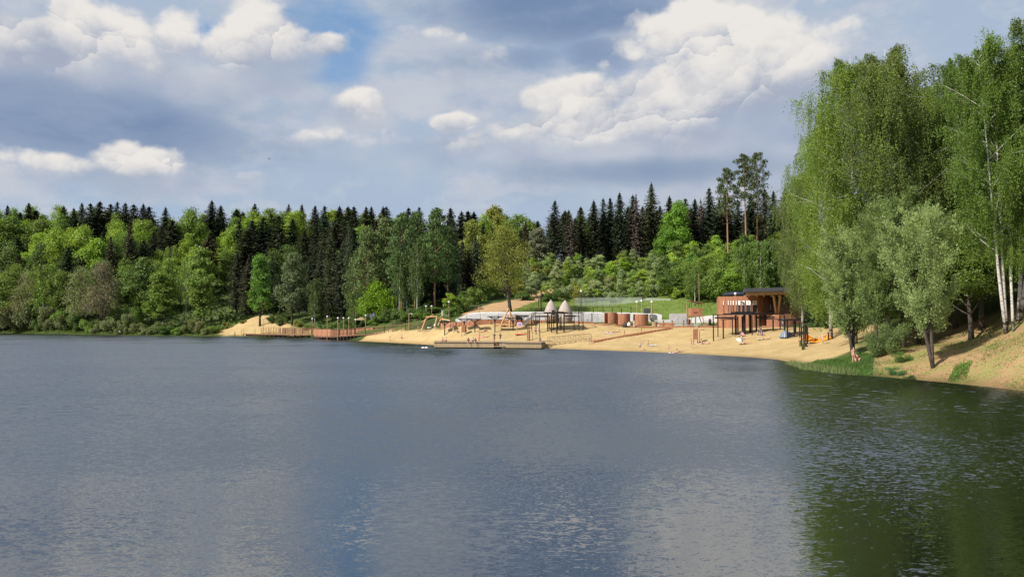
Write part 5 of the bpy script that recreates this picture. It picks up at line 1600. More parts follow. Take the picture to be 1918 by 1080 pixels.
pergola('wide black steel pergola before the rust red pavilion', D2,
        [(1336, 590, -2, .17), (1344.5, 590, 2, .14), (1354.5, 598, -1, .2), (1378, 590, 2, .3), (1382, 592, 1, .2), (1391, 592, 3, .3), (1394.5, 588, 1, .34), (1405, 588, 3, .34), (1408.5, 590, -3, .16), (1416.5, 588, 4, .24), (1424, 590, 1, .3), (1448, 597, 1, .22), (1461, 590, 2, .16), (1469, 590, -1, .18), (1372, 597, 5, .16)],
        [((1336, 589.5, -2), (1408.5, 588, -3), .16), ((1408.5, 588, -3), (1469.5, 588, -1), .16), ((1344.5, 589, 2), (1461, 588, 2), .13), ((1336, 589.5, -2), (1344.5, 589, 2), .14), ((1469, 588.5, -1), (1461, 588, 2), .14), ((1350, 598, -1), (1380, 597.5, 1), .14), ((1424, 597.5, 1), (1469, 597.5, 0), .14), ((1354.5, 598, -1), (1372, 597, 5), .14), ((1448, 597, 1), (1424, 597, 5), .14)],
        [(1369, 1434, 587.5, 0, 5), (1381, 1418, 584.8, 1, 4), (1350, 1379, 594.5, 0, 4), (1431, 1455, 594, 1, 5)], .2)
D1 = gD(1045, 622, 120)
pergola('black steel pergola cluster in front of the egg shaped huts', D1,
        [(996, 586, 3, .16), (1004, 592, 0, .16), (1010.5, 592, 1, .14), (1026, 585, 2, .26), (1029, 592, 4, .16), (1033, 588, 0, .22), (1037, 592, 3, .16), (1043, 585, -1.5, .26), (1044.5, 590, 2, .2), (1049, 592, 1, .16), (1051, 588, 3, .18), (1056.5, 585, -1, .26), (1075.5, 592, 1, .15), (1084.5, 590, 0, .18), (1092, 585.5, 0.5, .16), (1084, 575, 4, .14)],
        [((1018, 585.5, 0), (1092, 585.5, .5), .14), ((996, 586, 3), (1022, 586, 3), .14), ((1000, 592, 0), (1030, 592, 0), .14), ((1056, 592, 0), (1085, 592, 0), .14), ((1092, 585.5, .5), (1084, 585, 4), .13), ((1043, 584, -1.5), (1056.5, 584, -1), .18)],
        [(1020, 1063, 585.5, -1, 4), (1059, 1078, 591.5, -1, 3), (1005, 1028, 592.0, 0, 3.4)], .2)
D3 = gD(1478, 631, 105)
pergola('small black flat roofed pergola over the grey tent', D3,
        [(1474.5, 600, -1.2, .2), (1487.5, 600, -1.0, .24), (1470, 599, 2.0, .16), (1490, 599, 2.0, .16)],
        [((1467, 598.5, -1.3), (1491, 599.5, -1.2), .16)], [(1467, 1492, 598.5, -1.4, 2.4)], .2)
t = thing('black_posts', 'group of black steel posts standing in the sand beside the orange net', 'posts', (0, 0, 0))
for px, top, base in [(1497.5, 603, 638), (1501, 612, 648), (1505, 610, 651), (1509.5, 604, 640)]:
    D = gD(px, base, 95); e = on(px, D, -.2); z = Z_at(top, D)
    MB().box((e.x, e.y, (e.z + z) / 2), (.16, .16, z - e.z)).build('post', M['black_steel'], t)

# ---- rust changing screens (drums), small booths
def drums():
    for px0, px1, top, base, lab in [(1133, 1157.5, 585, 607.5, 'rust steel changing drum, first of the three drums beside the net'), (1156, 1182.5, 587, 610, 'rust steel changing drum in the middle with a white bundle before it'), (1188.5, 1217, 588, 611, 'rust steel changing drum beside the round planter')]:
        px = (px0 + px1) / 2
        D = 161.5
        r = (px1 - px0) / 2 * m_px(D)
        z0 = Z_at(base, D)
        g0 = Vector((X_at(px, D), D + r, z0))
        t = thing('changing_drum', lab, 'changing cabin', g0, random.uniform(0, 1), 'rust changing drums')
        h = (base - top) * m_px(D)
        n = 10
        for k in range(n):
            if k == 4: continue        # way in, on the far side
            a0, a1 = 2 * math.pi * k / n + .015, 2 * math.pi * (k + 1) / n - .015
            mb = MB(); ring = []
            for q in range(5):
                a = a0 + (a1 - a0) * q / 4
                ring.append((math.cos(a), math.sin(a)))
            vs = [(x * rr, y * rr, z) for z in (.25, h) for rr in (r, r - .05) for x, y in ring]
            fs = []
            for q in range(4):
                fs += [(q, q + 1, 11 + q, 10 + q), (5 + q, 15 + q, 16 + q, 6 + q), (10 + q, 11 + q, 16 + q, 15 + q), (q, 5 + q, 6 + q, q + 1)]
            fs += [(0, 10, 15, 5), (4, 9, 19, 14)]
            mb.add(vs, fs).build('panel', M['corten'], t)
        l = MB()
        for k in range(n):
            a = 2 * math.pi * k / n
            l.box((math.cos(a) * (r - .03), math.sin(a) * (r - .03), -.3), (.08, .08, 1.2))
        l.build('legs', M['black_steel'], t)
drums()
def booth(px, w, top, bot, base, lab, D=None):
    D = gD(px, base, 100) if D is None else D
    g0 = on(px, D); s = m_px(D)
    t = thing('changing_screen', lab, 'changing screen', g0, 0, 'rust changing screens on the sand')
    z0, z1 = Z_at(bot, D) - g0.z, Z_at(top, D) - g0.z
    MB().box((0, 0, (z0 + z1) / 2), (w * s, .08, z1 - z0)).build('panel', M['corten'], t, bevel=.01)
    MB().box((w * s * .3, .9, (z0 + z1) / 2), (w * s * .9, .06, z1 - z0)).build('panel', M['corten'], t, bevel=.01)
    MB().box((w * s * .49, .45, (z0 + z1) / 2), (.06, .82, z1 - z0)).build('side_panel', M['corten'], t)
    for dx, dy in ((-.42, 0), (.42, 0), (.7, .9)):
        MB().box((dx * w * s, dy, z0 / 2 - .1), (.09, .09, z0 + .3)).build('leg', M['bark'], t)
booth(868, 7, 609, 622, 628, 'rust changing screen on legs behind the pier')
booth(1302.5, 9, 616, 635, 643.5, 'rust changing screen on legs below the lifeguard tower')
def pillars():
    D = gD(990, 637.5, 120)
    t = thing('rust_pillar', 'pair of tall narrow rust pillars standing in the sand behind the pier', 'pillar', on(990, D))
    h = Z_at(615.5, D) - t.location.z
    MB().box((-.14, 0, h / 2 - .1), (.3, .3, h + .2)).build('pillar', M['corten'], t); MB().box((.2, .1, h / 2 - .15), (.18, .2, h)).build('side_pillar', M['bark'], t)
    for px, top, base, lab in [(997.5, 623, 638, 'thin dark marker pole behind the pier beside the rust pillars'), (1310, 621, 640, 'thin pole beside the rust changing screen'), (731, 630, 639, 'thin marker pole in the sand by the curved boardwalk'), (452.5, 617, 627, 'thin pole in the water end of the sand mound')]:
        D = gD(px, base, 100) if px > 500 else 253
        t = thing('marker_pole', lab, 'pole', on(px, D), 0, 'thin poles on the beach')
        h = Z_at(top, D) - t.location.z
        MB().lathe([(.05, -.2), (.04, h)], (0, 0, 0), 6).build('pole', M['bark'], t); MB().box((0, 0, h), (.28, .03, .2)).build('plate', M['old_wood'], t)
    D = 158.0
    t = thing('info_board', 'pink and blue printed board on red legs in front of the slide', 'sign board', on(973, D))
    z0, z1 = Z_at(612, D) - t.location.z, Z_at(603, D) - t.location.z
    MB().box((0, 0, (z0 + z1) / 2), (10 * m_px(D), .06, z1 - z0)).build('board', M['paint'], t, color=(.68, .42, .46))
    MB().box((.05, -.045, (z0 + z1) / 2), (5 * m_px(D), .02, (z1 - z0) * .5)).build('blue_print', M['paint'], t, color=(.28, .28, .55))
    for dx in (-.4, .4): MB().box((dx, .0, z0 / 2), (.07, .07, z0 + .3)).build('leg', M['paint'], t, color=(.5, .12, .09))
    MB().box((.2, -.4, .12), (2.4, .8, .24)).build('red_base', M['paint'], t, color=(.55, .16, .10))
    t = thing('dark_board', 'dark blue black box on a post behind the last rust drum', 'notice box', on(1212, 170))
    z = Z_at(582, 170) - t.location.z
    MB().box((0, 0, z), (12 * m_px(170), .5, 9.5 * m_px(170))).build('box', M['dark_roof'], t, bevel=.03); MB().box((.2, 0, z / 2 - .3), (.1, .1, z)).build('post', M['black_steel'], t)
    t = thing('planter', 'round timber planter tub with twigs beside the last rust drum', 'planter', on(1226, 159))
    MB().lathe([(.55, -.2), (.6, .75), (.66, .8), (.66, 1.15), (.5, 1.15), (.5, 1.0)], (0, 0, 0), 14).build('tub', M['old_wood'], t)
    tw = MB()
    for k in range(9):
        a = k * .7; tw.bar((0, 0, 1.0), (math.cos(a) * .9, math.sin(a) * .5, 1.45 + .1 * (k % 3)), .04)
    tw.build('twigs', M['bark'], t)
pillars()

# ---- timber walkway, bollards and steps on the sand
def steps():
    t = thing('walkway', 'low rust red timber walkway edging the sand from drums to pavilion', 'walkway', (0, 0, 0))
    pts = [at(1112, 608, 162), at(1150, 611, 160.5), at(1190, 612.5, 159.5), at(1225, 613, 158.5), at(1262, 612.2, 157), at(1300, 611.6, 154.5), at(1345, 611, 151), at(1400, 611.5, 148.5), at(1460, 612, 146)]
    pts = [Vector((p.x, p.y, max(p.z, tz(p.x, p.y) + .12))) for p in pts]
    d = MB(); L, _ = ribbon(d, pts, 3.0, .5); d.build('deck', M['deck_wood'], t)
    k = MB()
    for p, q in zip(L[:-1], L[1:]): k.bar(p + Vector((0, -.06, .03)), q + Vector((0, -.06, .03)), .1, .22)
    k.build('edge_board', M['corten'], t)
    for px, lab in [(1242.5, 'rust bollard beside the round planter'), (1259, 'rust bollard midway along the walkway edge'), (1280.5, 'rust bollard nearest the lifeguard tower')]:
        e = on(px, np.interp(px, [1225, 1262, 1300], [158.7, 157.2, 154.7]) + .5)
        b = thing('bollard', lab, 'bollard', e, 0, 'rust bollards on the walkway')
        MB().box((0, 0, .7), (.26, .26, 1.5)).build('post', M['corten'], b, bevel=.02); MB().box((0, 0, 1.47), (.3, .3, .05)).build('cap', M['bark'], b)
    t = thing('low_wall', 'low rust planter wall behind the bollards', 'low wall', (0, 0, 0))
    wall_run(t, [on(1229, 162.5, -.3), on(1263, 161, -.3)], [Z_at(604.5, 162), Z_at(604.5, 161)], .5, M['corten'], step=2.0)
    t = thing('beach_steps', 'long flight of low rust timber steps crossing the sand up from the footbridge', 'steps', (0, 0, 0))
    n = 22
    for k in range(n):
        u = (k + .5) / n
        px = 1110 + (1256 - 1110) * u; py = 639.5 + (614 - 639.5) * (u ** .92)
        D = gD(px, py + .8, 110)
        e = at(px, py, D); e.z = max(e.z, tz(e.x, e.y) + .1)
        MB().box((0, 0, -.16), (8.6 * m_px(D), 1.7, .42), .28).build('tread', M['corten'], t).location = e
    for px, y0, y1, lab in [(1107, 627, 640, 0), (1169.5, 618, 629, 0), (1201.5, 610, 622, 0)]:
        D = gD(px, y1, 110); e = on(px, D); z = Z_at(y0, D)
        MB().box((e.x, e.y, (e.z + z) / 2), (.14, .14, z - e.z)).build('post', M['corten'], t)
steps()

# ---- pier and footbridge
def pier():
    D0 = shore_D(652.3)
    t = thing('pier', 'broad low timber clad bathing pier standing in the water', 'pier', (0, 0, 0))
    z = 1.22
    xl, xr = X_at(813.5, D0 + 2), X_at(1019, D0 - 3)
    def front(px): return D0 + 2.5 - 4.5 * (px - 813) / 205.0
    A_ = [(813.5, 0), (925, 0), (925, 1.6), (947, 1.6), (947, -1.0), (1014, -1.0), (1019.5, 2.5)]
    out = []
    for px, dd in A_:
        D = front(px) + dd; out.append((X_at(px, D), D))
    back = [(X_at(1019.5, front(1019) + 11), front(1019) + 11), (X_at(813.5, front(813) + 11), front(813) + 11)]
    MB().prism(out + back, z - .22, z).build('deck', M['old_wood'], t)
    inset = lambda k: [(x, y + k) for x, y in out] + [(x, y - k) for x, y in back]
    MB().prism(inset(.12), .16, z - .22).build('hull', M['old_wood'], t)
    MB().prism(inset(.45), -.8, .16).build('pontoon', M['black_steel'], t)
    # vertical cladding boards on the front, each a real board
    bd = MB()
    for (x0, y0), (x1, y1) in zip(out[:-1], out[1:]):
        L = math.hypot(x1 - x0, y1 - y0); n = max(1, int(L / .24))
        rz = math.atan2(y1 - y0, x1 - x0)
        for k in range(n):
            u = (k + .5) / n
            dz = random.uniform(-.012, .012)
            bd.box((x0 + (x1 - x0) * u, y0 + (y1 - y0) * u + .05 + dz, .62), (L / n - .025, .06, .80), rz)
    bd.build('cladding_boards', M['old_wood'], t)['kind'] = 'stuff'
    f = MB()
    for (x0, y0), (x1, y1) in zip(out[:-1], out[1:]):
        f.bar((x0, y0 - .03, z - .12), (x1, y1 - .03, z - .12), .1, .14)
    f.build('edge_beam', M['bark'], t)
    # recessed bathing step
    D = front(936) + .1
    MB().box((X_at(936, D), D + .7, .42), (2.4, 1.4, .16)).build('bathing_step', M['old_wood'], t)
    for px in (941, 944):
        e = (X_at(px, D), D, 0)
        MB().tube([(e[0], e[1] - .1, -.5), (e[0], e[1] - .1, 1.9), (e[0], e[1] + .5, 1.9), (e[0], e[1] + .5, 1.2)], .03, 6).build('ladder_rail', M['metal'], t)
    MB().prism([(X_at(1019, front(1019) + 4), front(1019) + 4), (X_at(1036, front(1019) + 4), front(1019) + 5), (X_at(1036, front(1019) + 8), front(1019) + 8), (X_at(1019, front(1019) + 8), front(1019) + 8)], -.5, .75).build('landing', M['old_wood'], t)
    b = thing('moored_board', 'dark flat paddle board lying at the pier end', 'paddle board', (X_at(1022, front(1019) + 4), front(1019) + 4.4, z + .06), .25)
    MB().lathe([(.06, 0), (.38, .03), (.42, .08), (.3, .12)], (0, 0, 0), 16, 3.4, 1.0).build('hull', M['dark_roof'], b); MB().box((-.9, 0, .14), (.3, .12, .03)).build('grip', M['white'], b)
    # footbridge
    t = thing('footbridge', 'thin railed footbridge leading from the pier up to the beach steps', 'footbridge', (0, 0, 0))
    Dg = front(1019) + 4
    p, q = at(1029, 645.5, Dg), at(1107, 638.5, Dg + 1.5)
    d = MB(); L, Rr = ribbon(d, [p, p + (q - p) * .5, q], 1.6, .16); d.build('deck', M['old_wood'], t)
    for run in (L, Rr):
        r = MB(); rail_run(r, [run[0], run[2]], 1.45, 1.1, (1.0,), .07, .07)
        a_, b_ = run[0], run[2]
        n = 8
        for k in range(n):
            u, v = a_ + (b_ - a_) * k / n, a_ + (b_ - a_) * (k + 1) / n
            r.bar(u + Vector((0, 0, .1)), v + Vector((0, 0, 1.35)), .035); r.bar(v + Vector((0, 0, .1)), u + Vector((0, 0, 1.35)), .035)
        r.build('railing', M['old_wood'], t)
    s = MB()
    for u in (.15, .5, .85):
        e = p + (q - p) * u; s.bar(e, (e.x, e.y + .4, -.8), .14); s.bar(e + Vector((0, 1.4, 0)), (e.x, e.y + 1.4, -.8), .14)
    s.build('support', M['bark'], t)
    for k, px in enumerate((793, 799)):
        D = shore_D(651.5)
        b = thing('buoy', ['small white float on the water beside the pier corner', 'second white float on the water nearest the pier corner'][k], 'float', (X_at(px, D), D, 0), 0, 'white floats by the pier')
        MB().lathe([(.05, -.12), (.22, -.05), (.24, .08), (.12, .2), (.03, .24)], (0, 0, 0), 12, 1.7).build('body', M['white'], b, True); MB().lathe([(.25, .0), (.25, .06)], (0, 0, 0), 12, 1.7).build('band', M['paint'], b, color=(.5, .12, .08))
pier()

# ---- sports court: black fence in front, tall net behind
def court():
    t = thing('sports_net', 'tall pale green ball net on thin posts behind the beach at the hill foot', 'ball net', (0, 0, 0))
    spec = [(1077, 196), (1120, 197), (1165, 197), (1210, 196), (1256, 192)]
    topy = [557.5, 557, 557, 557.5, 560]
    for (a, Da), (b, Db), ya, yb in zip(spec[:-1], spec[1:], topy[:-1], topy[1:]):
        p, q = on(a, Da, -.3), on(b, Db, -.3)
        MB().add([p, q, Vector((q.x, q.y, Z_at(yb, Db))), Vector((p.x, p.y, Z_at(ya, Da)))], [(0, 1, 2, 3)]).build('net', M['net'], t)
    r = MB()
    for px in np.arange(1077, 1257, 16.2):
        D = np.interp(px, [s[0] for s in spec], [s[1] for s in spec]); e = on(px, D); z = Z_at(557.5, D)
        r.box((e.x, e.y, (e.z + z) / 2), (.07, .07, z - e.z))
    for (a, Da), (b, Db), ya, yb in zip(spec[:-1], spec[1:], topy[:-1], topy[1:]):
        r.bar(at(a, ya, Da), at(b, yb, Db), .05)
    r.build('frame', M['metal'], t)
    t = thing('court_fence', 'black post and rail court fence between egg shaped huts and rust drums', 'fence', (0, 0, 0))
    D = 174.0
    for px in (1077, 1094, 1111.5, 1129.5, 1147, 1164.5, 1182):
        e = on(px, D); z = Z_at(575, D)
        MB().box((e.x, e.y, (e.z + z) / 2 - .2), (.13, .13, z - e.z + .4)).build('post', M['black_steel'], t)
    r = MB(); r.bar(at(1077, 575.3, D), at(1182, 575.3, D), .08); r.bar(at(1077, 597, D), at(1182, 597, D), .06)
    r.build('rail', M['black_steel'], t)
court()

# ---- lifeguard tower, picnic tables
def tower():
    D = gD(1303, 612.5, 120)
    g0 = on(1302.5, D)
    t = thing('lifeguard_tower', 'rust brown lifeguard tower on splayed legs with a tilted roof', 'lifeguard tower', g0)
    s = m_px(D); z = lambda py: Z_at(py, D) - g0.z
    w = 10.5 * s
    for sx, sy, tag_ in ((0, -1, 'front'), (0, 1, 'rear')):
        MB().box((0, sy * w, (z(577) + z(592)) / 2), (2 * w, .08, z(577) - z(592))).build('wall', M['corten'], t)
    for sx in (-1, 1):
        MB().box((sx * (w - .05), 0, (z(577) + z(592)) / 2), (.08, 2 * w - .1, z(577) - z(592))).build('wall', M['corten'], t)
    MB().box((0, 0, z(592)), (2 * w, 2 * w, .12)).build('floor', M['deck_wood'], t)
    MB().box((-.2, -w - .06, z(585)), (.95, .05, .12)).build('window_slot', M['black_steel'], t)
    ra = [(-w * 1.25, -w * 1.1, z(562.5)), (w * 1.15, -w * 1.1, z(567.5)), (w * 1.15, w * 1.1, z(567.5)), (-w * 1.25, w * 1.1, z(562.5))]
    MB().add(ra + [(x, y, q - .14) for x, y, q in ra], [(0, 1, 2, 3), (7, 6, 5, 4), (0, 4, 5, 1), (1, 5, 6, 2), (2, 6, 7, 3), (3, 7, 4, 0)]).build('roof', M['deck_wood'], t)
    for sx in (-1, 1):
        for sy in (-1, 1):
            MB().bar((sx * w * .9, sy * w * .9, z(592)), (sx * w * 1.15 + (.6 if sx > 0 else 0), sy * w * 1.2, -.2), .12).build('leg', M['corten'], t)
            MB().bar((sx * w * .85, sy * w * .85, z(577)), (sx * w * .85, sy * w * .85, z(566)), .08).build('roof_post', M['black_steel'], t)
    l = MB(); l.bar((-.5, -w * 1.2, z(592)), (-.7, -w * 1.9, 0), .06); l.bar((.0, -w * 1.2, z(592)), (-.2, -w * 1.9, 0), .06)
    for k in range(7): u = k / 7; l.bar((-.5 - .2 * u, -w * (1.2 + .7 * u), z(592) * (1 - u)), (-.2 * u, -w * (1.2 + .7 * u), z(592) * (1 - u)), .04)
    l.build('ladder', M['metal'], t)
    D = 156.0
    for px, lab in [(1324, 'timber picnic table before the low white terrace wall'), (1289.5, 'dark litter bin beside the yellow timber post')]:
        g0 = Vector((X_at(px, D + 4), D + 4, Z_at(607.5, D + 4)))
        if 'bin' in lab:
            t = thing('litter_bin', lab, 'litter bin', g0)
            MB().lathe([(.42, 0), (.46, .9), (.5, .95), (.48, 1.0)], (0, 0, 0), 14).build('body', M['dark_roof'], t); MB().lathe([(.44, 1.0), (.3, 1.15)], (0, 0, 0), 14).build('lid', M['black_steel'], t)
        else:
            t = thing('picnic_table', lab, 'picnic table', g0)
            MB().box((0, 0, .76), (1.9, .8, .07)).build('tabletop', M['bark'], t)
            for sy in (-1, 1): MB().box((0, sy * .75, .45), (1.9, .3, .06)).build('bench_seat', M['bark'], t)
            for sx in (-1, 1): MB().bar((sx * .7, -.75, 0), (sx * .7, .0, .74), .08).bar((sx * .7, .75, 0), (sx * .7, 0, .74), .08).bar((sx * .7, -.75, .42), (sx * .7, .75, .42), .07).build('leg', M['bark'], t)
            MB().box((.9, .9, .6), (.5, .4, 1.2)).build('cabinet', M['dark_roof'], t)
tower()

# ---- the rust red pavilion
def pavilion():
    t = thing('pavilion', 'rust red beach pavilion with narrow windows and a timber canopy', 'pavilion', (0, 0, 0))
    DB = 149.0
    plan = [(1343.5, 166.0), (1346.5, 151.0), (1360, 150.2), (1372, 149.5), (1382, 148.9), (1392, 148.4), (1402, 148.0), (1412, 147.8), (1421, 148.0), (1430, 148.8), (1438, 150.5), (1446, 153.0), (1456, 155.5), (1475, 158), (1500, 159)]
    P = [(X_at(px, D), D) for px, D in plan]
    zb = lambda x, y: tz(x, y) - .4
    ztop = Z_at(554.5, 148.5)
    for i, ((x0, y0), (x1, y1)) in enumerate(zip(P[:-1], P[1:])):
        L = math.hypot(x1 - x0, y1 - y0); rz = math.atan2(y1 - y0, x1 - x0)
        ux, uy = (x1 - x0) / L, (y1 - y0) / L
        z0 = min(zb(x0, y0), zb(x1, y1))
        n = max(1, int(round(L / 1.15)))
        for k in range(n):
            u = (k + .5) / n
            MB().box((0, 0, 0), (L / n - .03, .16, ztop - z0), rz).build('wall_panel', M['corten'], t).location = (x0 + (x1 - x0) * u, y0 + (y1 - y0) * u, (ztop + z0) / 2)
    back = [(X_at(1500, 168), 168)]
    core = [(x, y + .12) for x, y in P] + back
    MB().prism(core, min(zb(*q) for q in P), ztop - .12).build('core', M['corten'], t)
    MB().prism([(x, y + .3) for x, y in P] + back, ztop - .10, ztop - .03).build('flat_roof', M['dark_roof'], t)
    def on_wall(px):
        for (a, Da), (b, Db) in zip(plan[:-1], plan[1:]):
            if a <= px <= b:
                u = (px - a) / (b - a); D = Da + (Db - Da) * u
                return D, math.atan2(Db - Da, X_at(b, Db) - X_at(a, Da))
        return plan[-1][1], 0
    for pa, pb in [(1354.8, 1355.8), (1363.8, 1365.0), (1368.6, 1369.9), (1372.8, 1374.6), (1377.5, 1379.8), (1382.8, 1386.8), (1389.9, 1395.0), (1397.9, 1405.8), (1408.8, 1418.0)]:
        D, rz = on_wall((pa + pb) / 2)
        w = (pb - pa) * m_px(D)
        c = at((pa + pb) / 2, 574, D); c.y -= .12
        zt, zm, zl = Z_at(562.8, D), Z_at(570.8, D), Z_at(584.5, D)
        f = MB()
        for sx in (-1, 1): f.box((sx * (w / 2 + .04), 0, (zt + zl) / 2 - c.z), (.08, .14, zt - zl + .1), 0)
        f.box((0, 0, zt - c.z + .04), (w, .14, .08)); f.box((0, 0, zl - c.z - .04), (w, .14, .08))
        fr = f.build('window', M['corten'], t); fr.location = c; fr.rotation_euler.z = rz
        g = MB().box((0, -.0, (zm + zl) / 2 - c.z), (w, .06, zm - zl - .03)).build('pane', M['glass'], fr)
        MB().box((0, -.02, (zm + zt) / 2 - c.z), (w, .07, zt - zm)).build('top_sign', M['white'], fr)
        if pb - pa > 4:
            k = MB(); hz = (zm + zt) / 2 - c.z
            k.lathe([(.02, .12), (.05, .15), (.02, .20)], (.0, -.075, hz), 6); k.box((0, -.07, hz), (.07, .02, .22)); k.box((0, -.07, hz - .17), (.05, .02, .16))
            k.build('pictogram', M['black_steel'], fr)
    # window band under the canopy
    D, rz = on_wall(1443)
    c = at(1443, 576, D - .25)
    fr = MB().box((0, 0, 0), (1.1, .2, 1.5)).build('window', M['bark'], t); fr.location = c; fr.rotation_euler.z = rz
    MB().box((-.2, -.12, .1), (.55, .04, 1.15)).build('pane', M['white'], fr); MB().box((.3, -.12, .0), (.35, .04, 1.2)).build('pane', M['glass'], fr)
    # canopy
    x0, x1 = X_at(1398, 143.5), X_at(1500, 150)
    y0, y1 = 143.5, 160.0
    sh = X_at(1396, 160.0) - x0
    zc0, zc1 = Z_at(548, 145), Z_at(546.5, 150)
    def slab(za, zb_, grow, name, mat):
        MB().add([(x0 - grow, y0 - grow, za), (x1 + grow, y0 - grow, za + .35), (x1 + grow + sh, y1, za + .35), (x0 - grow + sh, y1, za),
                  (x0 - grow, y0 - grow, zb_), (x1 + grow, y0 - grow, zb_ + .35), (x1 + grow + sh, y1, zb_ + .35), (x0 - grow + sh, y1, zb_)],
                 [(3, 2, 1, 0), (4, 5, 6, 7), (0, 1, 5, 4), (1, 2, 6, 5), (2, 3, 7, 6), (3, 0, 4, 7)]).build(name, mat, t)
    za = Z_at(553, 145)
    slab(za, Z_at(547.6, 145), 0, 'canopy_timber', M['wood'])
    slab(Z_at(547.4, 145), Z_at(540.5, 145), .5, 'canopy_roof', M['dark_roof'])
    j = MB()
    for k in range(9):
        x = x0 + (x1 - x0) * (k + .5) / 9
        j.bar((x, y0 + .2, za - .10), (x + sh * .94, y1 - 1, za - .10), .16, .22)
    j.build('joist', M['wood'], t)
    for a, b, d in [(1449.5, 1454, 0), (1462, 1458, 0), (1452, 1456, 7), (1464, 1461, 7)]:
        MB().tube([at(a, 552.5, 145 + d), at(b, 588, 146.5 + d)], .22, 8).build('column', M['wood'], t)
    # podium wall right of the drum-like corner
    q = [(1436, 146.5), (1460, 145.5), (1480, 146), (1500, 147)]
    pts = [Vector((X_at(px, D), D, tz(X_at(px, D), D) - .4)) for px, D in q]
    wall_run(t, pts, [Z_at(588, D) for _, D in q], .25, M['corten'], 'podium_panel', 1.4)
    MB().prism([(X_at(px, D), D + .2) for px, D in q] + [(X_at(1500, 156), 156), (X_at(1436, 152), 152)], 3.0, Z_at(588.5, 146)).build('podium', M['deck_wood'], t)
    u = thing('parasol', 'folded dark blue parasols standing on the pavilion roof terrace', 'parasol', Vector((X_at(1379, 156), 156, ztop - .05)))
    MB().lathe([(.05, 0), (.05, 1.0)], (0, 0, 0), 8).build('pole', M['wood'], u)
    MB().lathe([(2.3, .55), (2.0, .8), (1.1, 1.15), (.1, 1.3)], (0, 0, 0), 12, 1.3).build('canopy', M['cloth'], u, color=(.03, .035, .06))
pavilion()

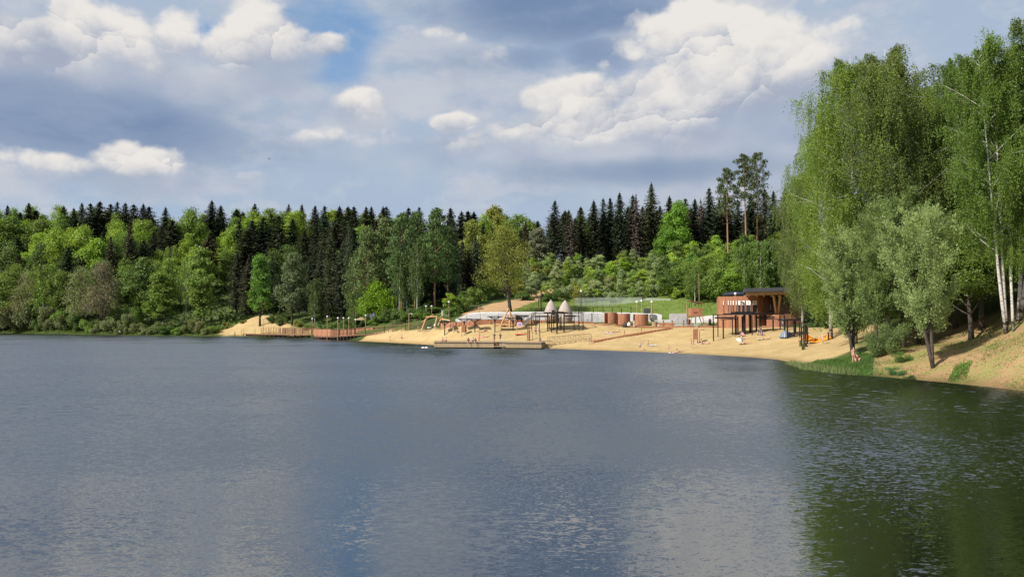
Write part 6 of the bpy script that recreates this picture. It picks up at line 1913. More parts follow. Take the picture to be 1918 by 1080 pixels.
# ---- things lying about on the beach
def beach_things():
    D = gD(1474, 632, 100); g0 = on(1473, D)
    t = thing('dome_tent', 'grey blue dome tent pitched under the small black pergola', 'tent', g0, .4)
    r = 14 * m_px(D)
    mb = MB(); n = 18
    prof = [(1.0, 0), (.93, .28), (.72, .62), (.42, .86), (.06, .97)]
    mb.lathe([(r * a, r * .95 * b) for a, b in prof], (0, 0, 0), n, 1.0, .85).build('canopy', M['cloth'], t, True, color=(.17, .20, .27))
    MB().add([(-.45, -r * .86, .02), (.45, -r * .86, .02), (.25, -r * .72, .62), (-.25, -r * .72, .62)], [(0, 1, 2, 3)]).add([(-.45, -r * .85, .02), (.45, -r * .85, .02), (.25, -r * .71, .62), (-.25, -r * .71, .62)], [(3, 2, 1, 0)]).build('door_flap', M['cloth'], t, color=(.05, .06, .08))
    for a in (.6, 2.3):
        MB().tube([(math.cos(a) * r * x, math.sin(a) * r * x * .85, r * .97 * math.sqrt(max(0, 1 - x * x))) for x in np.linspace(-1, 1, 11)], .025, 5).build('tent_pole', M['metal'], t)
    # bicycles
    for k, (px, lab) in enumerate([(1479, 'dark bicycle leaning in front of the grey dome tent'), (1486, 'second dark bicycle, nearer the black posts')]):
        D = gD(px, 633, 100)
        t = thing('bicycle', lab, 'bicycle', on(px, D), .2 * k + .1, 'bicycles by the tent')
        for sx in (-1, 1):
            w = MB(); ring = [(sx * .52 + .33 * math.cos(a), 0, .34 + .33 * math.sin(a)) for a in np.linspace(0, 2 * math.pi, 17)]
            w.tube(ring, .025, 5, cap=False)
            for a in np.linspace(0, math.pi, 5)[:-1]: w.bar((sx * .52 + .32 * math.cos(a), 0, .34 + .32 * math.sin(a)), (sx * .52 - .32 * math.cos(a), 0, .34 - .32 * math.sin(a)), .008)
            w.build('wheel', M['black_steel'], t)
        f = MB(); bb, st, hd = (0, 0, .32), (-.12, 0, .82), (.36, 0, .84)
        for a, b in ((bb, st), (bb, hd), (st, hd), ((-.52, 0, .34), bb), ((-.52, 0, .34), st), ((.52, 0, .34), hd)): f.tube([a, b], .022, 6)
        f.build('frame', M['paint'], t, color=(.10, .03, .03) if k else (.05, .05, .06))
        MB().tube([hd, (.36, 0, 1.0), (.36, .26, 1.04)], .015, 5).tube([(.36, 0, 1.0), (.36, -.26, 1.04)], .015, 5).build('handlebar', M['black_steel'], t)
        MB().box((-.13, 0, .90), (.26, .12, .05)).tube([st, (-.13, 0, .9)], .016, 5).build('saddle', M['black_steel'], t)
    # orange net slung between posts
    D = gD(1535, 641, 95)
    t = thing('orange_net', 'bright orange play net slung between dark posts on the sand', 'play net', (0, 0, 0))
    pxs = np.linspace(1507, 1557, 13)
    top = [624, 625.5, 628.5, 631, 633, 634, 634, 633.5, 631, 628.5, 626, 623.5, 621.5]
    bot = [636, 638, 639.5, 640.5, 641, 641, 640.5, 640, 638.5, 637, 636, 634.5, 634]
    vs, fs = [], []
    for i in range(13):
        for k in range(5):
            u = k / 4; py = top[i] + (bot[i] - top[i]) * u
            dd = .9 * math.sin(u * math.pi) * (.6 + .4 * math.sin(i * 1.7)) + .16 * math.sin(i * 2.1 + k)
            vs.append(at(pxs[i], py, D + dd + 1.2 * (1 - u)))
    for i in range(12):
        for k in range(4):
            if i in (3, 8) and k == 1: continue
            a = i * 5 + k; fs.append((a, a + 5, a + 6, a + 1))
    o = MB().add(vs, fs).build('netting', M['cloth'], t, color=(.85, .30, .03))
    sm = o.modifiers.new('solid', 'SOLIDIFY'); sm.thickness = .04
    for px, y0, y1 in [(1508, 603, 641), (1551, 622, 642.5), (1557.5, 622, 642.5), (1512, 610, 637)]:
        e = on(px, D, -.2); z = Z_at(y0, D)
        MB().box((e.x, e.y, (e.z + z) / 2), (.17, .17, z - e.z)).build('post', M['black_steel'], t)
    # towels, bags, parasol
    for px, py, w, h, c, lab in [(1222, 646.5, 1.9, .9, (.55, .58, .60), 'pale grey towel beside the seated woman by the steps'), (908, 631.5, 1.9, .9, (.72, .35, .30), 'pale red towel on the sand behind the pier'), (1306, 643.8, 1.8, .9, (.66, .45, .42), 'pink towel by the rust changing screen'),
                                 (1393, 643.5, 1.9, .8, (.45, .36, .28), 'brown towel on the open sand below the wide pergola'), (1427, 635.0, 2.0, .8, (.55, .48, .40), 'beige towel below the wide pergola posts'), (1262, 661, 1.9, .9, (.72, .66, .64), 'white towel at the water edge below the steps'),
                                 (1395, 628.5, 2.4, 1.0, (.62, .42, .42), 'pink blanket in the shade of the wide pergola'), (1140, 623.6, 2.0, .9, (.50, .44, .42), 'grey towel on the sand below the rust drums')]:
        D = gD(px, py, 95); g0 = on(px, D, .02)
        e = (terrain([[g0.x, g0.y + .6]])[0] - terrain([[g0.x, g0.y - .6]])[0]) / 1.2
        o = MB(); n = 7
        vs = [(w * (i / n - .5), h * (k / 2 - .5), .02 + .025 * math.sin(i * 2.2 + k * 1.4) + e * h * (k / 2 - .5)) for i in range(n + 1) for k in range(3)]
        fs = [(i * 3 + k, i * 3 + k + 3, i * 3 + k + 4, i * 3 + k + 1) for i in range(n) for k in range(2)]
        q = o.add(vs, fs).build('towel', M['cloth'], None, color=c); q.location = g0; q.rotation_euler.z = random.uniform(-.3, .3)
        q.modifiers.new('solid', 'SOLIDIFY').thickness = .03
        tag(q, lab, 'towel', 'towels on the sand')
    D = gD(1386, 638.5, 100)
    t = thing('beach_parasol', 'white beach parasol lying open on the sand before the wide pergola', 'parasol', on(1385, D, .12), .3)
    t.rotation_euler = (R(40), 0, .5)
    MB().lathe([(.62, .0), (.55, .12), (.32, .24), (.03, .30)], (0, 0, 0), 10).build('canopy', M['cloth'], t, color=(.74, .73, .72)); MB().lathe([(.02, -.7), (.02, .34)], (0, 0, 0), 6).build('pole', M['metal'], t)
    for px, py, c, s, lab in [(1178, 611.5, (.72, .70, .68), .8, 'white sack leaning on the middle rust drum'), (1460, 611.5, (.72, .55, .52), .9, 'pink bean bag on the sand before the pavilion podium'), (1454, 612, (.66, .48, .45), .8, 'paler pink bean bag, beside the first bean bag'), (1170, 613, (.06, .055, .05), .9, 'dark canoe shaped tub before the middle rust drum'), (1800.5, 559, (.8, .8, .8), .4, 'small white bag on the grass above the lindens')]:
        D = gD(px, py, 75); g0 = on(px, D)
        t = thing('bag', lab, 'bag', g0, random.uniform(0, 3))
        MB().lathe([(.3 * s, 0), (.55 * s, .2 * s), (.55 * s, .55 * s), (.35 * s, .95 * s), (.10 * s, 1.15 * s)], (0, 0, 0), 12, 1.15).build('body', M['cloth'], t, True, color=c); MB().lathe([(.08 * s, 1.1 * s), (.16 * s, 1.22 * s), (.06 * s, 1.3 * s)], (0, 0, 0), 8).build('neck', M['cloth'], t, color=c)
    # paved path on the bank with a low bench
    p = [on(1700, 101, .06), on(1760, 99, .06), on(1830, 95.5, .06), on(1890, 92.5, .06), on(1960, 88, .06), on(2050, 80, .06), on(2200, 66, .06)]
    m = MB(); ribbon(m, [Vector((q.x, q.y, tz(q.x, q.y) + .05)) for q in p], 2.2, .25); o = m.build('path', M['grey_concrete'], None, kind='structure')
    b = bpy.data.objects.new('bird', None); b.location = at(500, 297, 130); b.rotation_euler.z = .6; b.scale = (.55,) * 3; col.objects.link(b); tag(b, 'small dark bird flying against the grey cloud', 'bird')
    MB().lathe([(.01, -.22), (.06, -.1), (.075, .05), (.04, .16), (.01, .22)], (0, 0, 0), 8).build('body', M['bark'], b)
    for sx in (-1, 1): MB().add([(0, 0, .1), (sx * .25, .05, .08), (sx * .5, .12, -.1), (0, 0, -.05)], [(0, 1, 2, 3)]).add([(0, .01, .1), (sx * .25, .06, .08), (sx * .5, .13, -.1), (0, .01, -.05)], [(3, 2, 1, 0)]).build('wing', M['bark'], b)
beach_things()

# ------------------------------------------------------------------ people
def skin_mesh(name, joints, edges, radii, root, smooth=True, sub=1):
    names = list(joints)
    me = bpy.data.meshes.new(name)
    me.from_pydata([tuple(joints[n]) for n in names], [(names.index(a), names.index(b)) for a, b in edges], [])
    o = bpy.data.objects.new(name, me)
    col.objects.link(o)
    o.modifiers.new('skin', 'SKIN').use_smooth_shade = True
    if sub: o.modifiers.new('sub', 'SUBSURF').levels = sub
    for i, n in enumerate(names):
        r = radii[n]
        me.skin_vertices[0].data[i].radius = r if hasattr(r, '__len__') else (r, r)
        me.skin_vertices[0].data[i].use_root = n == root
    dg = bpy.context.evaluated_depsgraph_get()
    dg.update()
    out = bpy.data.meshes.new_from_object(o.evaluated_get(dg))
    out.name = name
    bpy.data.objects.remove(o); bpy.data.meshes.remove(me)
    out.polygons.foreach_set('use_smooth', np.full(len(out.polygons), smooth))
    out.materials.clear()
    return out
BASE = dict(pelvis=(0, 0, .95), waist=(0, 0, 1.08), chest=(0, .01, 1.28), neck=(0, 0, 1.47), head=(0, .02, 1.58), crown=(0, .015, 1.70))
for s, sg in (('l', -1), ('r', 1)):
    BASE.update({'hip' + s: (sg * .09, 0, .90), 'knee' + s: (sg * .10, .02, .50), 'ankle' + s: (sg * .105, -.02, .08), 'toe' + s: (sg * .12, .15, .03),
                 'sh' + s: (sg * .18, 0, 1.42), 'elb' + s: (sg * .24, -.03, 1.14), 'wri' + s: (sg * .26, .06, .90), 'hand' + s: (sg * .26, .08, .82)})
RAD = dict(pelvis=(.15, .11), waist=(.125, .095), chest=(.155, .11), neck=.055, head=(.078, .092), crown=(.055, .065))
for s in 'lr':
    RAD.update({'hip' + s: .088, 'knee' + s: .056, 'ankle' + s: .036, 'toe' + s: .03, 'sh' + s: .056, 'elb' + s: .040, 'wri' + s: .027, 'hand' + s: .03})
EDG = [('pelvis', 'waist'), ('waist', 'chest'), ('chest', 'neck'), ('neck', 'head'), ('head', 'crown')]
for s in 'lr':
    EDG += [('pelvis', 'hip' + s), ('hip' + s, 'knee' + s), ('knee' + s, 'ankle' + s), ('ankle' + s, 'toe' + s), ('chest', 'sh' + s), ('sh' + s, 'elb' + s), ('elb' + s, 'wri' + s), ('wri' + s, 'hand' + s)]
def posed(**kw):
    j = dict(BASE); j.update(kw); return j
def shift(j, names, d): return {n: tuple(np.array(j[n]) + np.array(d)) if n in names else j[n] for n in j}
UPPER = ['waist', 'chest', 'neck', 'head', 'crown', 'shl', 'shr', 'elbl', 'elbr', 'wril', 'wrir', 'handl', 'handr']
def fold(j, ang):
    """lean the upper body forward about the pelvis"""
    p = np.array(j['pelvis']); c, s = math.cos(ang), math.sin(ang)
    out = dict(j)
    for n in UPPER:
        v = np.array(j[n]) - p
        out[n] = tuple(p + np.array([v[0], v[1] * c + v[2] * s, -v[1] * s + v[2] * c]))
    return out
def down(j, z): return {n: (v[0], v[1], v[2] - z) for n, v in j.items()}
POSE = {}
POSE['stand'] = posed()
POSE['walk'] = posed(kneel=(-.10, .22, .52), anklel=(-.10, .20, .10), toel=(-.11, .36, .06), kneer=(.10, -.02, .50), ankler=(.10, -.26, .14), toer=(.11, -.14, .04), elbl=(-.23, -.14, 1.17), wril=(-.23, -.06, .92), handl=(-.23, -.02, .85), elbr=(.23, .08, 1.16), wrir=(.22, .22, .98), handr=(.22, .27, .93))
POSE['akimbo'] = posed(elbl=(-.38, -.06, 1.18), wril=(-.20, .06, 1.05), handl=(-.16, .09, 1.02), elbr=(.34, .10, 1.20), wrir=(.14, .24, 1.30), handr=(.10, .26, 1.36))
POSE['reach'] = posed(elbl=(-.44, .02, 1.34), wril=(-.68, .05, 1.24), handl=(-.76, .06, 1.22), elbr=(.30, .05, 1.55), wrir=(.22, .08, 1.74), handr=(.18, .08, 1.80))
sit = posed(kneel=(-.13, .44, .95), anklel=(-.13, .46, .52), toel=(-.14, .58, .45), kneer=(.13, .44, .95), ankler=(.14, .50, .53), toer=(.15, .62, .47), elbl=(-.26, .08, 1.14), wril=(-.16, .30, 1.02), handl=(-.14, .36, 1.0), elbr=(.26, .08, 1.14), wrir=(.16, .30, 1.02), handr=(.14, .36, 1.0))
POSE['sit_edge'] = down(fold(sit, .18), .86)
gr = posed(kneel=(-.16, .38, 1.28), anklel=(-.16, .62, .93), toel=(-.17, .76, .90), kneer=(.18, .36, 1.26), ankler=(.17, .64, .93), toer=(.18, .78, .90), elbl=(-.28, .16, 1.16), wril=(-.16, .36, 1.18), handl=(-.12, .42, 1.16), elbr=(.28, -.16, 1.14), wrir=(.30, -.26, .93), handr=(.31, -.30, .89))
POSE['sit_ground'] = down(fold(gr, -.05), .84)
lie = {n: (v[0], v[2] - .95, .12 + v[1]) for n, v in BASE.items()}
lie.update(kneel=(-.12, -.42, .42), anklel=(-.12, -.62, .10), toel=(-.12, -.76, .10), elbr=(.42, .40, .10), wrir=(.30, .62, .10), handr=(.22, .68, .12))
POSE['lie'] = lie
prop = {n: (v[0], v[2] - .95, .13 - v[1] * .8) for n, v in BASE.items()}
prop.update(neck=(0, .50, .30), chest=(0, .30, .20), head=(0, .62, .40), crown=(0, .66, .51), shl=(-.18, .46, .26), shr=(.18, .46, .26), elbl=(-.20, .52, .05), wril=(-.06, .74, .05), handl=(.0, .80, .06), elbr=(.20, .52, .05), wrir=(.08, .72, .05), handr=(.04, .78, .06), anklel=(-.10, -.62, .38), toel=(-.10, -.60, .52), kneel=(-.10, -.45, .08))
POSE['prone'] = prop
def add_fingers(j, e, r):
    j, e, r = dict(j), list(e), dict(r)
    for s, sg in (('l', -1), ('r', 1)):
        w, h = np.array(j['wri' + s]), np.array(j['hand' + s])
        d = (h - w); d /= np.linalg.norm(d) + 1e-9
        side = np.cross(d, (1, 0, 0) if abs(d[0]) < .8 else (0, 1, 0)); side /= np.linalg.norm(side)
        pal = np.cross(d, side)
        for k, (o, L) in enumerate(((-.027, .062), (-.009, .078), (.009, .074), (.026, .060))):
            a = h + side * o + d * .03; b = a + d * L * .6 + pal * .012; c = b + d * L * .35 + pal * .03
            for q, v in (('a', a), ('b', b), ('c', c)):
                j[f'f{s}{k}{q}'] = tuple(v); r[f'f{s}{k}{q}'] = .0095
            e += [('hand' + s, f'f{s}{k}a'), (f'f{s}{k}a', f'f{s}{k}b'), (f'f{s}{k}b', f'f{s}{k}c')]
        a = w + (h - w) * .5 - side * .035; b = a - side * .03 + d * .04
        j[f't{s}a'], j[f't{s}b'] = tuple(a), tuple(b); r[f't{s}a'], r[f't{s}b'] = .012, .010
        e += [('wri' + s, f't{s}a'), (f't{s}a', f't{s}b')]
    return j, e, r
def grow(names, extra): return {n: tuple(np.array(RAD[n]) + extra) if hasattr(RAD[n], '__len__') else RAD[n] + extra for n in names}
PM = {}
def person_meshes(pose):
    if pose in PM: return PM[pose]
    j = POSE[pose]
    fj, fe, fr = add_fingers(j, EDG, RAD)
    body = skin_mesh('person_body', fj, fe, fr, 'pelvis')
    body.materials.append(M['skin'])
    mid = lambda a, b, u: tuple(np.array(j[a]) * (1 - u) + np.array(j[b]) * u)
    # shirt
    sj = {n: j[n] for n in ('waist', 'chest', 'neck', 'shl', 'shr')}
    sj['pelvis'] = mid('pelvis', 'waist', .25)
    sj['neck'] = mid('chest', 'neck', .72)
    for s in 'lr': sj['elb' + s] = mid('sh' + s, 'elb' + s, .62)
    sr = grow(sj, .022); sr['neck'] = .075
    shirt = skin_mesh('shirt', sj, [('pelvis', 'waist'), ('waist', 'chest'), ('chest', 'neck'), ('chest', 'shl'), ('chest', 'shr'), ('shl', 'elbl'), ('shr', 'elbr')], sr, 'pelvis')
    def lower(u, extra):
        q = {n: j[n] for n in ('pelvis', 'hipl', 'hipr')}
        q['waist'] = mid('pelvis', 'waist', .35)
        rr = grow(('pelvis', 'hipl', 'hipr', 'waist'), extra)
        ed = [('waist', 'pelvis'), ('pelvis', 'hipl'), ('pelvis', 'hipr')]
        for s in 'lr':
            q['knee' + s] = mid('hip' + s, 'knee' + s, min(u, 1)); rr['knee' + s] = (RAD['knee' + s] if u >= 1 else .075) + extra
            ed.append(('hip' + s, 'knee' + s))
            if u > 1:
                q['ankle' + s] = mid('knee' + s, 'ankle' + s, .92); rr['ankle' + s] = RAD['ankle' + s] + extra + .01
                ed.append(('knee' + s, 'ankle' + s))
        return skin_mesh('lower', q, ed, rr, 'pelvis')
    shorts, trousers, briefs = lower(.62, .020), lower(2, .018), lower(.16, .012)
    top = skin_mesh('swim_top', {'a': mid('waist', 'chest', .55), 'b': mid('chest', 'neck', .25)}, [('a', 'b')], {'a': (.15, .115), 'b': (.16, .118)}, 'a')
    # hair cap and face features
    h, c = np.array(j['head']), np.array(j['crown'])
    up = (c - h) / np.linalg.norm(c - h)
    fwd = np.array((0, 1, 0)) if abs(up[2]) > .6 else np.array((0, 0, 1)) if pose == 'lie' else np.array((0, .7, -.3))
    fwd = fwd - up * (fwd @ up); fwd /= np.linalg.norm(fwd)
    lat = np.cross(fwd, up)
    def ell(c0, rx, ry, rz, n=10, lo=-1.0):
        mb = MB(); vs = []; rows = 6
        for i in range(rows + 1):
            z = lo + (1 - lo) * i / rows; rad = math.sqrt(max(0, 1 - z * z)) + .02
            for k in range(n):
                a = 2 * math.pi * k / n
                vs.append(c0 + lat * rx * rad * math.cos(a) + fwd * ry * rad * math.sin(a) + up * rz * z)
        fs = [(i * n + k, i * n + (k + 1) % n, (i + 1) * n + (k + 1) % n, (i + 1) * n + k) for i in range(rows) for k in range(n)]
        fs += [tuple(range(n - 1, -1, -1)), tuple(rows * n + k for k in range(n))]
        return vs, fs
    hb = MB(); hb.add(*ell(c - up * .015 - fwd * .022, .088, .100, .085, lo=-.25)); hb.add(*ell(h - fwd * .062 + up * .03, .075, .05, .10, 8))
    hair = hb.mesh('hair', True)
    lb = MB(); lb.add(*ell(c - up * .015 - fwd * .022, .090, .102, .088, lo=-.25)); lb.add(*ell(h - fwd * .072 - up * .08, .085, .055, .22, 8))
    long_hair = lb.mesh('long_hair', True)
    fb = MB()
    for s in (-1, 1): fb.add(*ell(h + fwd * .083 + lat * s * .032 + up * .045, .011, .008, .007, 6))
    fb.add(*ell(h + fwd * .084 - up * .018, .022, .006, .006, 6))
    face = fb.mesh('face')
    nb = MB(); nb.add(*ell(h + fwd * .094 + up * .018, .012, .014, .022, 6))
    for s in (-1, 1): nb.add(*ell(h + lat * s * .082 + up * .02, .010, .02, .03, 6))
    nose = nb.mesh('nose_and_ears', True); nose.materials.append(M['skin'])
    for m_ in (shirt, shorts, trousers, briefs, top): m_.materials.append(M['cloth'])
    for m_ in (hair, long_hair, face): m_.materials.append(M['hair'])
    PM[pose] = dict(body=body, shirt=shirt, shorts=shorts, trousers=trousers, briefs=briefs, top=top, hair=hair, long_hair=long_hair, face=face, nose=nose)
    return PM[pose]
HAIRC = {'dark': (.03, .02, .015), 'brown': (.10, .06, .03), 'fair': (.40, .28, .14), 'white': (.75, .75, .75)}
def person(pose, loc, rz, label, upper=None, lower=None, lower_c=(.02, .02, .025), hair='dark', long=False, scale=1.0, skin_c=None):
    p = person_meshes(pose)
    t = thing('person', label, 'person', loc, rz)
    t.scale = (scale,) * 3
    link('body', p['body'], t)
    h = link('hair', p['long_hair' if long else 'hair'], t); h.color = (*HAIRC[hair], 1)
    f = link('face', p['face'], t); f.color = (.10, .04, .035, 1)
    link('nose_and_ears', p['nose'], t)
    if upper:
        kind, c = upper
        o = link('shirt' if kind == 'shirt' else 'swim_top', p['shirt' if kind == 'shirt' else 'top'], t); o.color = (*c, 1)
    if lower:
        o = link({'shorts': 'shorts', 'trousers': 'trousers', 'briefs': 'swim_briefs'}[lower], p[lower], t); o.color = (*lower_c, 1)
    return t
def gp(px, py, lo=60): D = gD(px, py, lo); return on(px, D, .0)
def pier_at(px, back=1.0):
    D = shore_D(652.3) + 2.5 - 4.5 * (px - 813) / 205.0 + back
    return Vector((X_at(px, D), D, 1.22))
PI = math.pi
BLACK, WHITE, NAVY, PINK, RED, TEAL, GREYC, DENIM = (.02, .02, .022), (.75, .75, .74), (.03, .04, .12), (.72, .34, .36), (.62, .12, .08), (.05, .25, .22), (.35, .36, .38), (.10, .14, .24)
S = lambda c: ('shirt', c)
T = lambda c: ('top', c)
# pier
person('sit_ground', pier_at(829, 1.6), PI + .4, 'bare chested person in dark shorts crouching at the pier corner', None, 'shorts', BLACK)
person('sit_ground', pier_at(835.5, 1.7), PI - .3, 'person in purple shorts sitting second from the pier corner', None, 'shorts', (.08, .06, .16), hair='brown')
person('sit_edge', pier_at(877.5, -.02), PI, 'person in black top sitting on the pier edge with legs hanging', S(BLACK), 'briefs', BLACK, long=True)
person('sit_ground', pier_at(886, 1.4), PI / 2, 'person in pale blue sitting on the pier between two others', S((.40, .45, .55)), 'shorts', NAVY, hair='brown')
person('sit_edge', pier_at(891, -.02), PI - .2, 'larger person in black sitting on the pier edge, bare legs hanging', S(BLACK), 'shorts', BLACK)
person('stand', pier_at(897.5, 3.0), PI, 'woman in red standing on the pier behind the sitting people', T(PINK), 'trousers', (.62, .20, .16), hair='fair', long=True)
person('akimbo', pier_at(926, 3.2), PI - .5, 'woman in black top standing on the pier above the bathing step', S(BLACK), 'shorts', BLACK, hair='dark', long=True)
person('stand', pier_at(925, .9) - Vector((0, 0, .72)), PI + .3, 'woman in dark red swimsuit standing low on the bathing step', T((.16, .03, .03)), 'briefs', (.16, .03, .03), long=True)
person('akimbo', pier_at(937, 2.6), PI, 'person in black shirt standing on the pier with folded arm', S(BLACK), 'shorts', BLACK)
person('walk', pier_at(1011, 2.0), -PI / 2, 'woman in a blue dress walking at the pier end', S((.06, .06, .22)), 'trousers', (.06, .06, .22), hair='brown', long=True)
# left shore
person('walk', gp(440.5, 629.2, 200), PI / 2, 'man in dark trousers walking on the sand below the mound', S((.12, .10, .18)), 'trousers', BLACK)
person('stand', gp(427.5, 627.5, 200), PI, 'small child on the sand below the mound', T(WHITE), 'shorts', GREYC, scale=.62, hair='fair')
person('stand', on(224.5, shore_D(627.6) + 3), PI, 'person in white shirt standing under the bare alder on the far shore', S(WHITE), 'trousers', BLACK)
# beach, far end
person('sit_ground', gp(752.5, 634, 140), PI / 2, 'person sunbathing alone on the sand beside the curved boardwalk', T(BLACK), 'briefs', BLACK, hair='brown')
person('walk', gp(783, 621.5, 150), PI / 2, 'person in teal shirt walking at the foot of the climbing frame', S(TEAL), 'shorts', BLACK)
person('sit_ground', gp(786.5, 621, 150), -PI / 2, 'child sitting in the sand under the climbing frame', S(RED), 'shorts', BLACK, scale=.65)
person('stand', gp(814.5, 618, 150), PI, 'person in white standing between climbing frame poles', S(WHITE), 'shorts', PINK, hair='fair')
person('stand', gp(843.5, 616.5, 150), PI + .5, 'person in pale red beside the last climbing frame pole', S((.62, .36, .32)), 'shorts', WHITE, scale=.9)
person('akimbo', gp(854, 615.5, 150), PI, 'person in black vest standing before the rust retaining wall', S(BLACK), 'shorts', BLACK)
person('stand', gp(849, 622.5, 150), PI / 2, 'child in white clothes standing beside the timber kerb', S(WHITE), 'trousers', WHITE, scale=.72, hair='fair')
person('sit_ground', gp(857.5, 622.5, 150), PI, 'small dark clothed child sitting by the timber kerb', S(NAVY), 'shorts', NAVY, scale=.7)
person('lie', gp(903.5, 622, 145), PI / 2, 'sunbather lying on the sand before the rust wall', T(BLACK), 'briefs', BLACK)
person('sit_ground', gp(908, 621.5, 145), -PI / 2, 'sunbather sitting up beside the lying sunbather', None, 'shorts', NAVY, hair='brown')
person('lie', gp(911, 631.8, 140), PI / 2 + .2, 'sunbather lying on the pale red towel behind the pier', T(WHITE), 'briefs', WHITE, hair='fair')
person('stand', gp(965, 607.5, 150), PI, 'person in white standing at the foot of the tripod', S(WHITE), 'shorts', GREYC, scale=.9)
person('sit_ground', gp(1001, 621.5, 130), PI / 2, 'person in pink patterned top sitting under the black pergola', S(PINK), 'shorts', WHITE, hair='brown')
person('sit_ground', gp(1008, 621.8, 130), -PI / 2, 'person in white sitting beside the pink clothed one under the pergola', S(WHITE), 'shorts', PINK)
person('stand', gp(1103, 644.5, 120), PI, 'child in green standing at the footbridge end', S((.25, .34, .26)), 'shorts', (.20, .24, .20), scale=.85, hair='fair')
person('lie', gp(1146, 623, 140), PI / 2, 'dark haired sunbather lying below the rust drums', T(BLACK), 'briefs', BLACK)
person('prone', gp(1154.5, 622, 140), -PI / 2, 'sunbather propped on elbows below the rust drums', T(NAVY), 'briefs', NAVY)
person('stand', gp(1187.5, 613, 150), PI, 'person in yellow white clothes between two rust drums', S((.62, .55, .40)), 'trousers', (.60, .50, .42), hair='fair', scale=.9)
# water edge in the middle
person('stand', gp(1198.5, 655.5, 100), PI, 'boy in black shorts standing at the water edge', S((.45, .46, .48)), 'shorts', BLACK, scale=.82, hair='fair')
person('sit_ground', gp(1206, 656, 100), PI / 2, 'toddler sitting at the water edge beside the boy', T(WHITE), 'briefs', WHITE, scale=.62, hair='fair')
person('sit_ground', gp(1213.5, 646.8, 100), PI / 2, 'woman sitting on the sand by the pale grey towel', T(BLACK), 'briefs', BLACK)
person('stand', gp(1251.5, 659, 100), PI, 'small child standing at the water edge below the steps', T(RED), 'briefs', BLACK, scale=.66, hair='brown')
person('lie', gp(1265, 661, 100), PI / 2, 'sunbather lying on the white towel at the water edge', T(PINK), 'briefs', (.5, .3, .3))
person('prone', gp(1273.5, 659, 100), PI / 2 + .3, 'sunbather lying propped up just above the water edge', T(BLACK), 'briefs', BLACK)
person('reach', gp(1294, 652.3, 100), PI, 'slim woman in black swimsuit reaching one arm out on the sand', T(BLACK), 'briefs', BLACK, long=True)
person('sit_ground', gp(1314, 644, 100), -PI / 2, 'person sitting on the pink towel by the changing screen', T(PINK), 'briefs', (.5, .25, .25), hair='brown')
person('lie', gp(1324, 644.5, 100), PI / 2, 'sunbather lying beyond the pink towel', None, 'shorts', (.55, .35, .33))
person('lie', gp(1313, 618.6, 120), PI / 2, 'sunbather lying below the lifeguard tower legs', T(RED), 'briefs', BLACK)
person('lie', gp(1384, 630, 110), PI / 2, 'sunbather lying in the pergola shade on the pink blanket', T(PINK), 'briefs', PINK)
person('sit_ground', gp(1390, 629.5, 110), PI, 'person sitting in the pergola shade on the pink blanket', S(PINK), 'shorts', WHITE, hair='brown')
person('prone', gp(1397, 643.8, 100), PI / 2, 'sunbather lying on the brown towel on open sand', T(RED), 'briefs', BLACK)
person('sit_ground', gp(1388.5, 636.5, 100), -PI / 2, 'person sitting behind the white parasol', S((.5, .5, .52)), 'shorts', GREYC)
person('sit_ground', gp(1419, 627.5, 110), -PI / 2, 'bare shouldered person sitting beside the central pergola posts', T(NAVY), 'briefs', NAVY, hair='brown')
person('sit_ground', gp(1426.5, 628, 110), PI, 'person in purple sitting in the pergola shade', S((.16, .13, .25)), 'shorts', NAVY)
person('stand', gp(1427.5, 626.5, 110) + Vector((0, 1.0, 0)), PI, 'dark clothed person standing among the pergola posts', S((.10, .09, .14)), 'trousers', (.12, .10, .16), scale=.85)
person('lie', gp(1437, 635.5, 100), PI / 2, 'sunbather lying on the beige towel below the pergola', T(WHITE), 'briefs', BLACK, hair='fair')
person('walk', gp(1466.5, 613.5, 110), PI + .4, 'man in grey with a white cap beside the pavilion podium', S((.28, .32, .42)), 'trousers', DENIM, hair='white')
person('stand', gp(1443.5, 613.3, 110), PI, 'dark clothed person in front of the pavilion window', S(BLACK), 'trousers', BLACK)
person('sit_ground', gp(1498, 640.5, 95), PI / 2, 'person sitting in the sand behind the black posts', T(NAVY), 'briefs', NAVY)
person('sit_ground', gp(1509.5, 649.5, 95), PI + .5, 'person in black sitting in the sand right at the black posts', S(BLACK), 'shorts', BLACK)
person('walk', gp(1540.5, 645.5, 90), PI / 2, 'bare chested man in a white cap standing before the orange net', None, 'shorts', (.55, .30, .28), hair='white')
# right bank
person('stand', gp(1597.5, 679.5, 75), PI + .2, 'woman in pink shorts standing on the grass spit beside dark trunks', T(PINK), 'shorts', (.62, .28, .32), long=True)
person('sit_ground', gp(1604.5, 678, 75), PI - .4, 'person in dark red sitting on the grass beside the standing woman', S((.12, .03, .03)), 'briefs', BLACK)
person('walk', on(1889.5, 92.8, .05) + Vector((0, 1.0, 0)), PI / 2, 'man in white shirt and black trousers walking the path on the bank', S(WHITE), 'trousers', BLACK)
person('walk', on(1849, 95.5, .05) + Vector((0, 1.0, 0)), -PI / 2, 'person in pink walking the path behind the birch trunks', S(PINK), 'shorts', PINK, hair='fair')
person('stand', on(1838, 98.5, .05) + Vector((0, 1.0, 0)), -PI / 2, 'person in pale clothes on the path behind the thickest linden', S((.6, .6, .55)), 'trousers', GREYC)

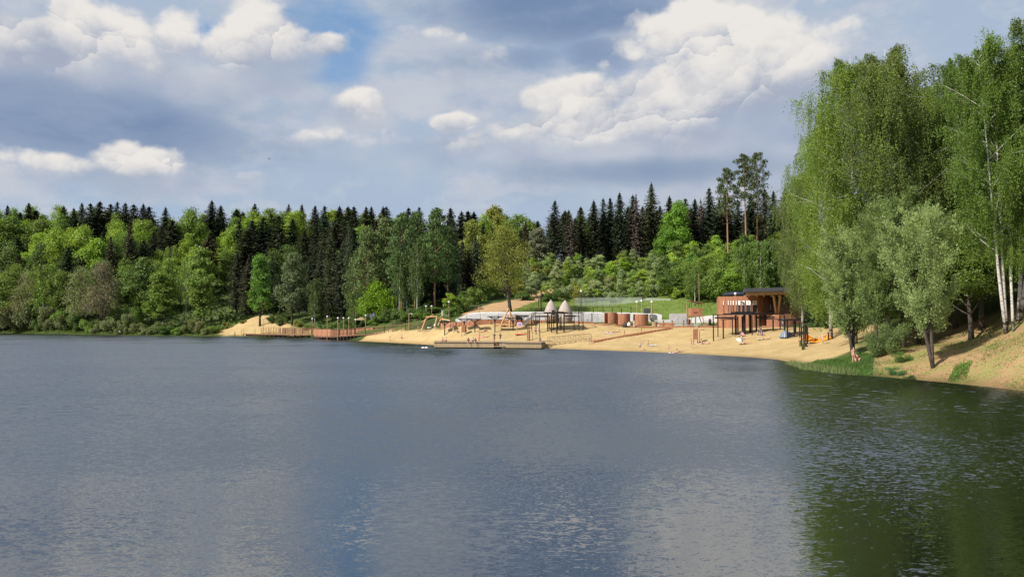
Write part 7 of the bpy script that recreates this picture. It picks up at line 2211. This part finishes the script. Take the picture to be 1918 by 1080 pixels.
# ------------------------------------------------------------------ labels of the many trees
MARKS = [(110, 'at the far left end of the shore'), (230, 'around the bare grey alder'), (340, 'between bare alder and sand mound'), (440, 'just left of the sand mound'), (560, 'behind the sand mound'), (660, 'behind the boardwalk lamps'), (745, 'behind the lime green maple'),
         (860, 'behind the playground'), (990, 'near the leaning oak'), (1080, 'above the egg shaped huts'), (1190, 'above the sports net'), (1320, 'above the lifeguard tower'), (1470, 'above the rust pavilion'), (1580, 'by the outer weeping birch'), (1700, 'behind the silvery willows'), (9999, 'behind the dark lindens')]
ORD = ['first', 'second', 'third', 'fourth', 'fifth', 'sixth', 'seventh', 'eighth', 'ninth', 'tenth', 'eleventh', 'twelfth', 'thirteenth', 'fourteenth', 'fifteenth', 'sixteenth']
by = {}
for o, px, look, row in TREES:
    mk = next(m for lim, m in MARKS if px < lim)
    by.setdefault(f'{look} {row} {mk}', []).append((px, o))
def rank(lab, lst, end):
    lst.sort(key=lambda q: q[0])
    for k, (px, o) in enumerate(lst):
        o['label'] = lab if len(lst) == 1 else f'{lab}, {ORD[min(k, 15)]} {end}'
for lab, lst in by.items():
    if len(lst) > 7 and 'hillside' in lab:
        lst.sort(key=lambda q: q[1].location.z)
        n = -(-len(lst) // 3)
        for i, w in enumerate(('lower', 'middle', 'upper')):
            part = lst[i * n:(i + 1) * n]
            if part: rank(lab.replace('on the hillside', 'on the ' + w + ' hillside'), part, 'from left')
    else:
        rank(lab, lst, 'from left')
for o, *_r in TREES:
    w = o['label'].split()
    if len(w) > 16:
        o['label'] = o['label'].replace('half bare ', '').replace('broadleaf ', '').replace(' behind the waterside scrub', ' behind scrub').replace('at the far left end of the shore', 'at the far left shore').replace('at the front of the wood', 'at the wood front').replace('halfway up the slope', 'on mid slope').replace('just below the skyline', 'below the skyline').replace(' the ', ' ')

# ------------------------------------------------------------------ things built in place: move each Empty to the base of its parts
bpy.context.view_layer.update()
for o in list(scene.objects):
    if o.type == 'EMPTY' and o.parent is None and o.location.length < 1e-6 and len(o.children):
        pts = [c.matrix_world @ Vector(q) for c in o.children for q in c.bound_box]
        b = Vector(((min(p.x for p in pts) + max(p.x for p in pts)) / 2, (min(p.y for p in pts) + max(p.y for p in pts)) / 2, min(p.z for p in pts)))
        for c in o.children: c.location -= b
        o.location = b
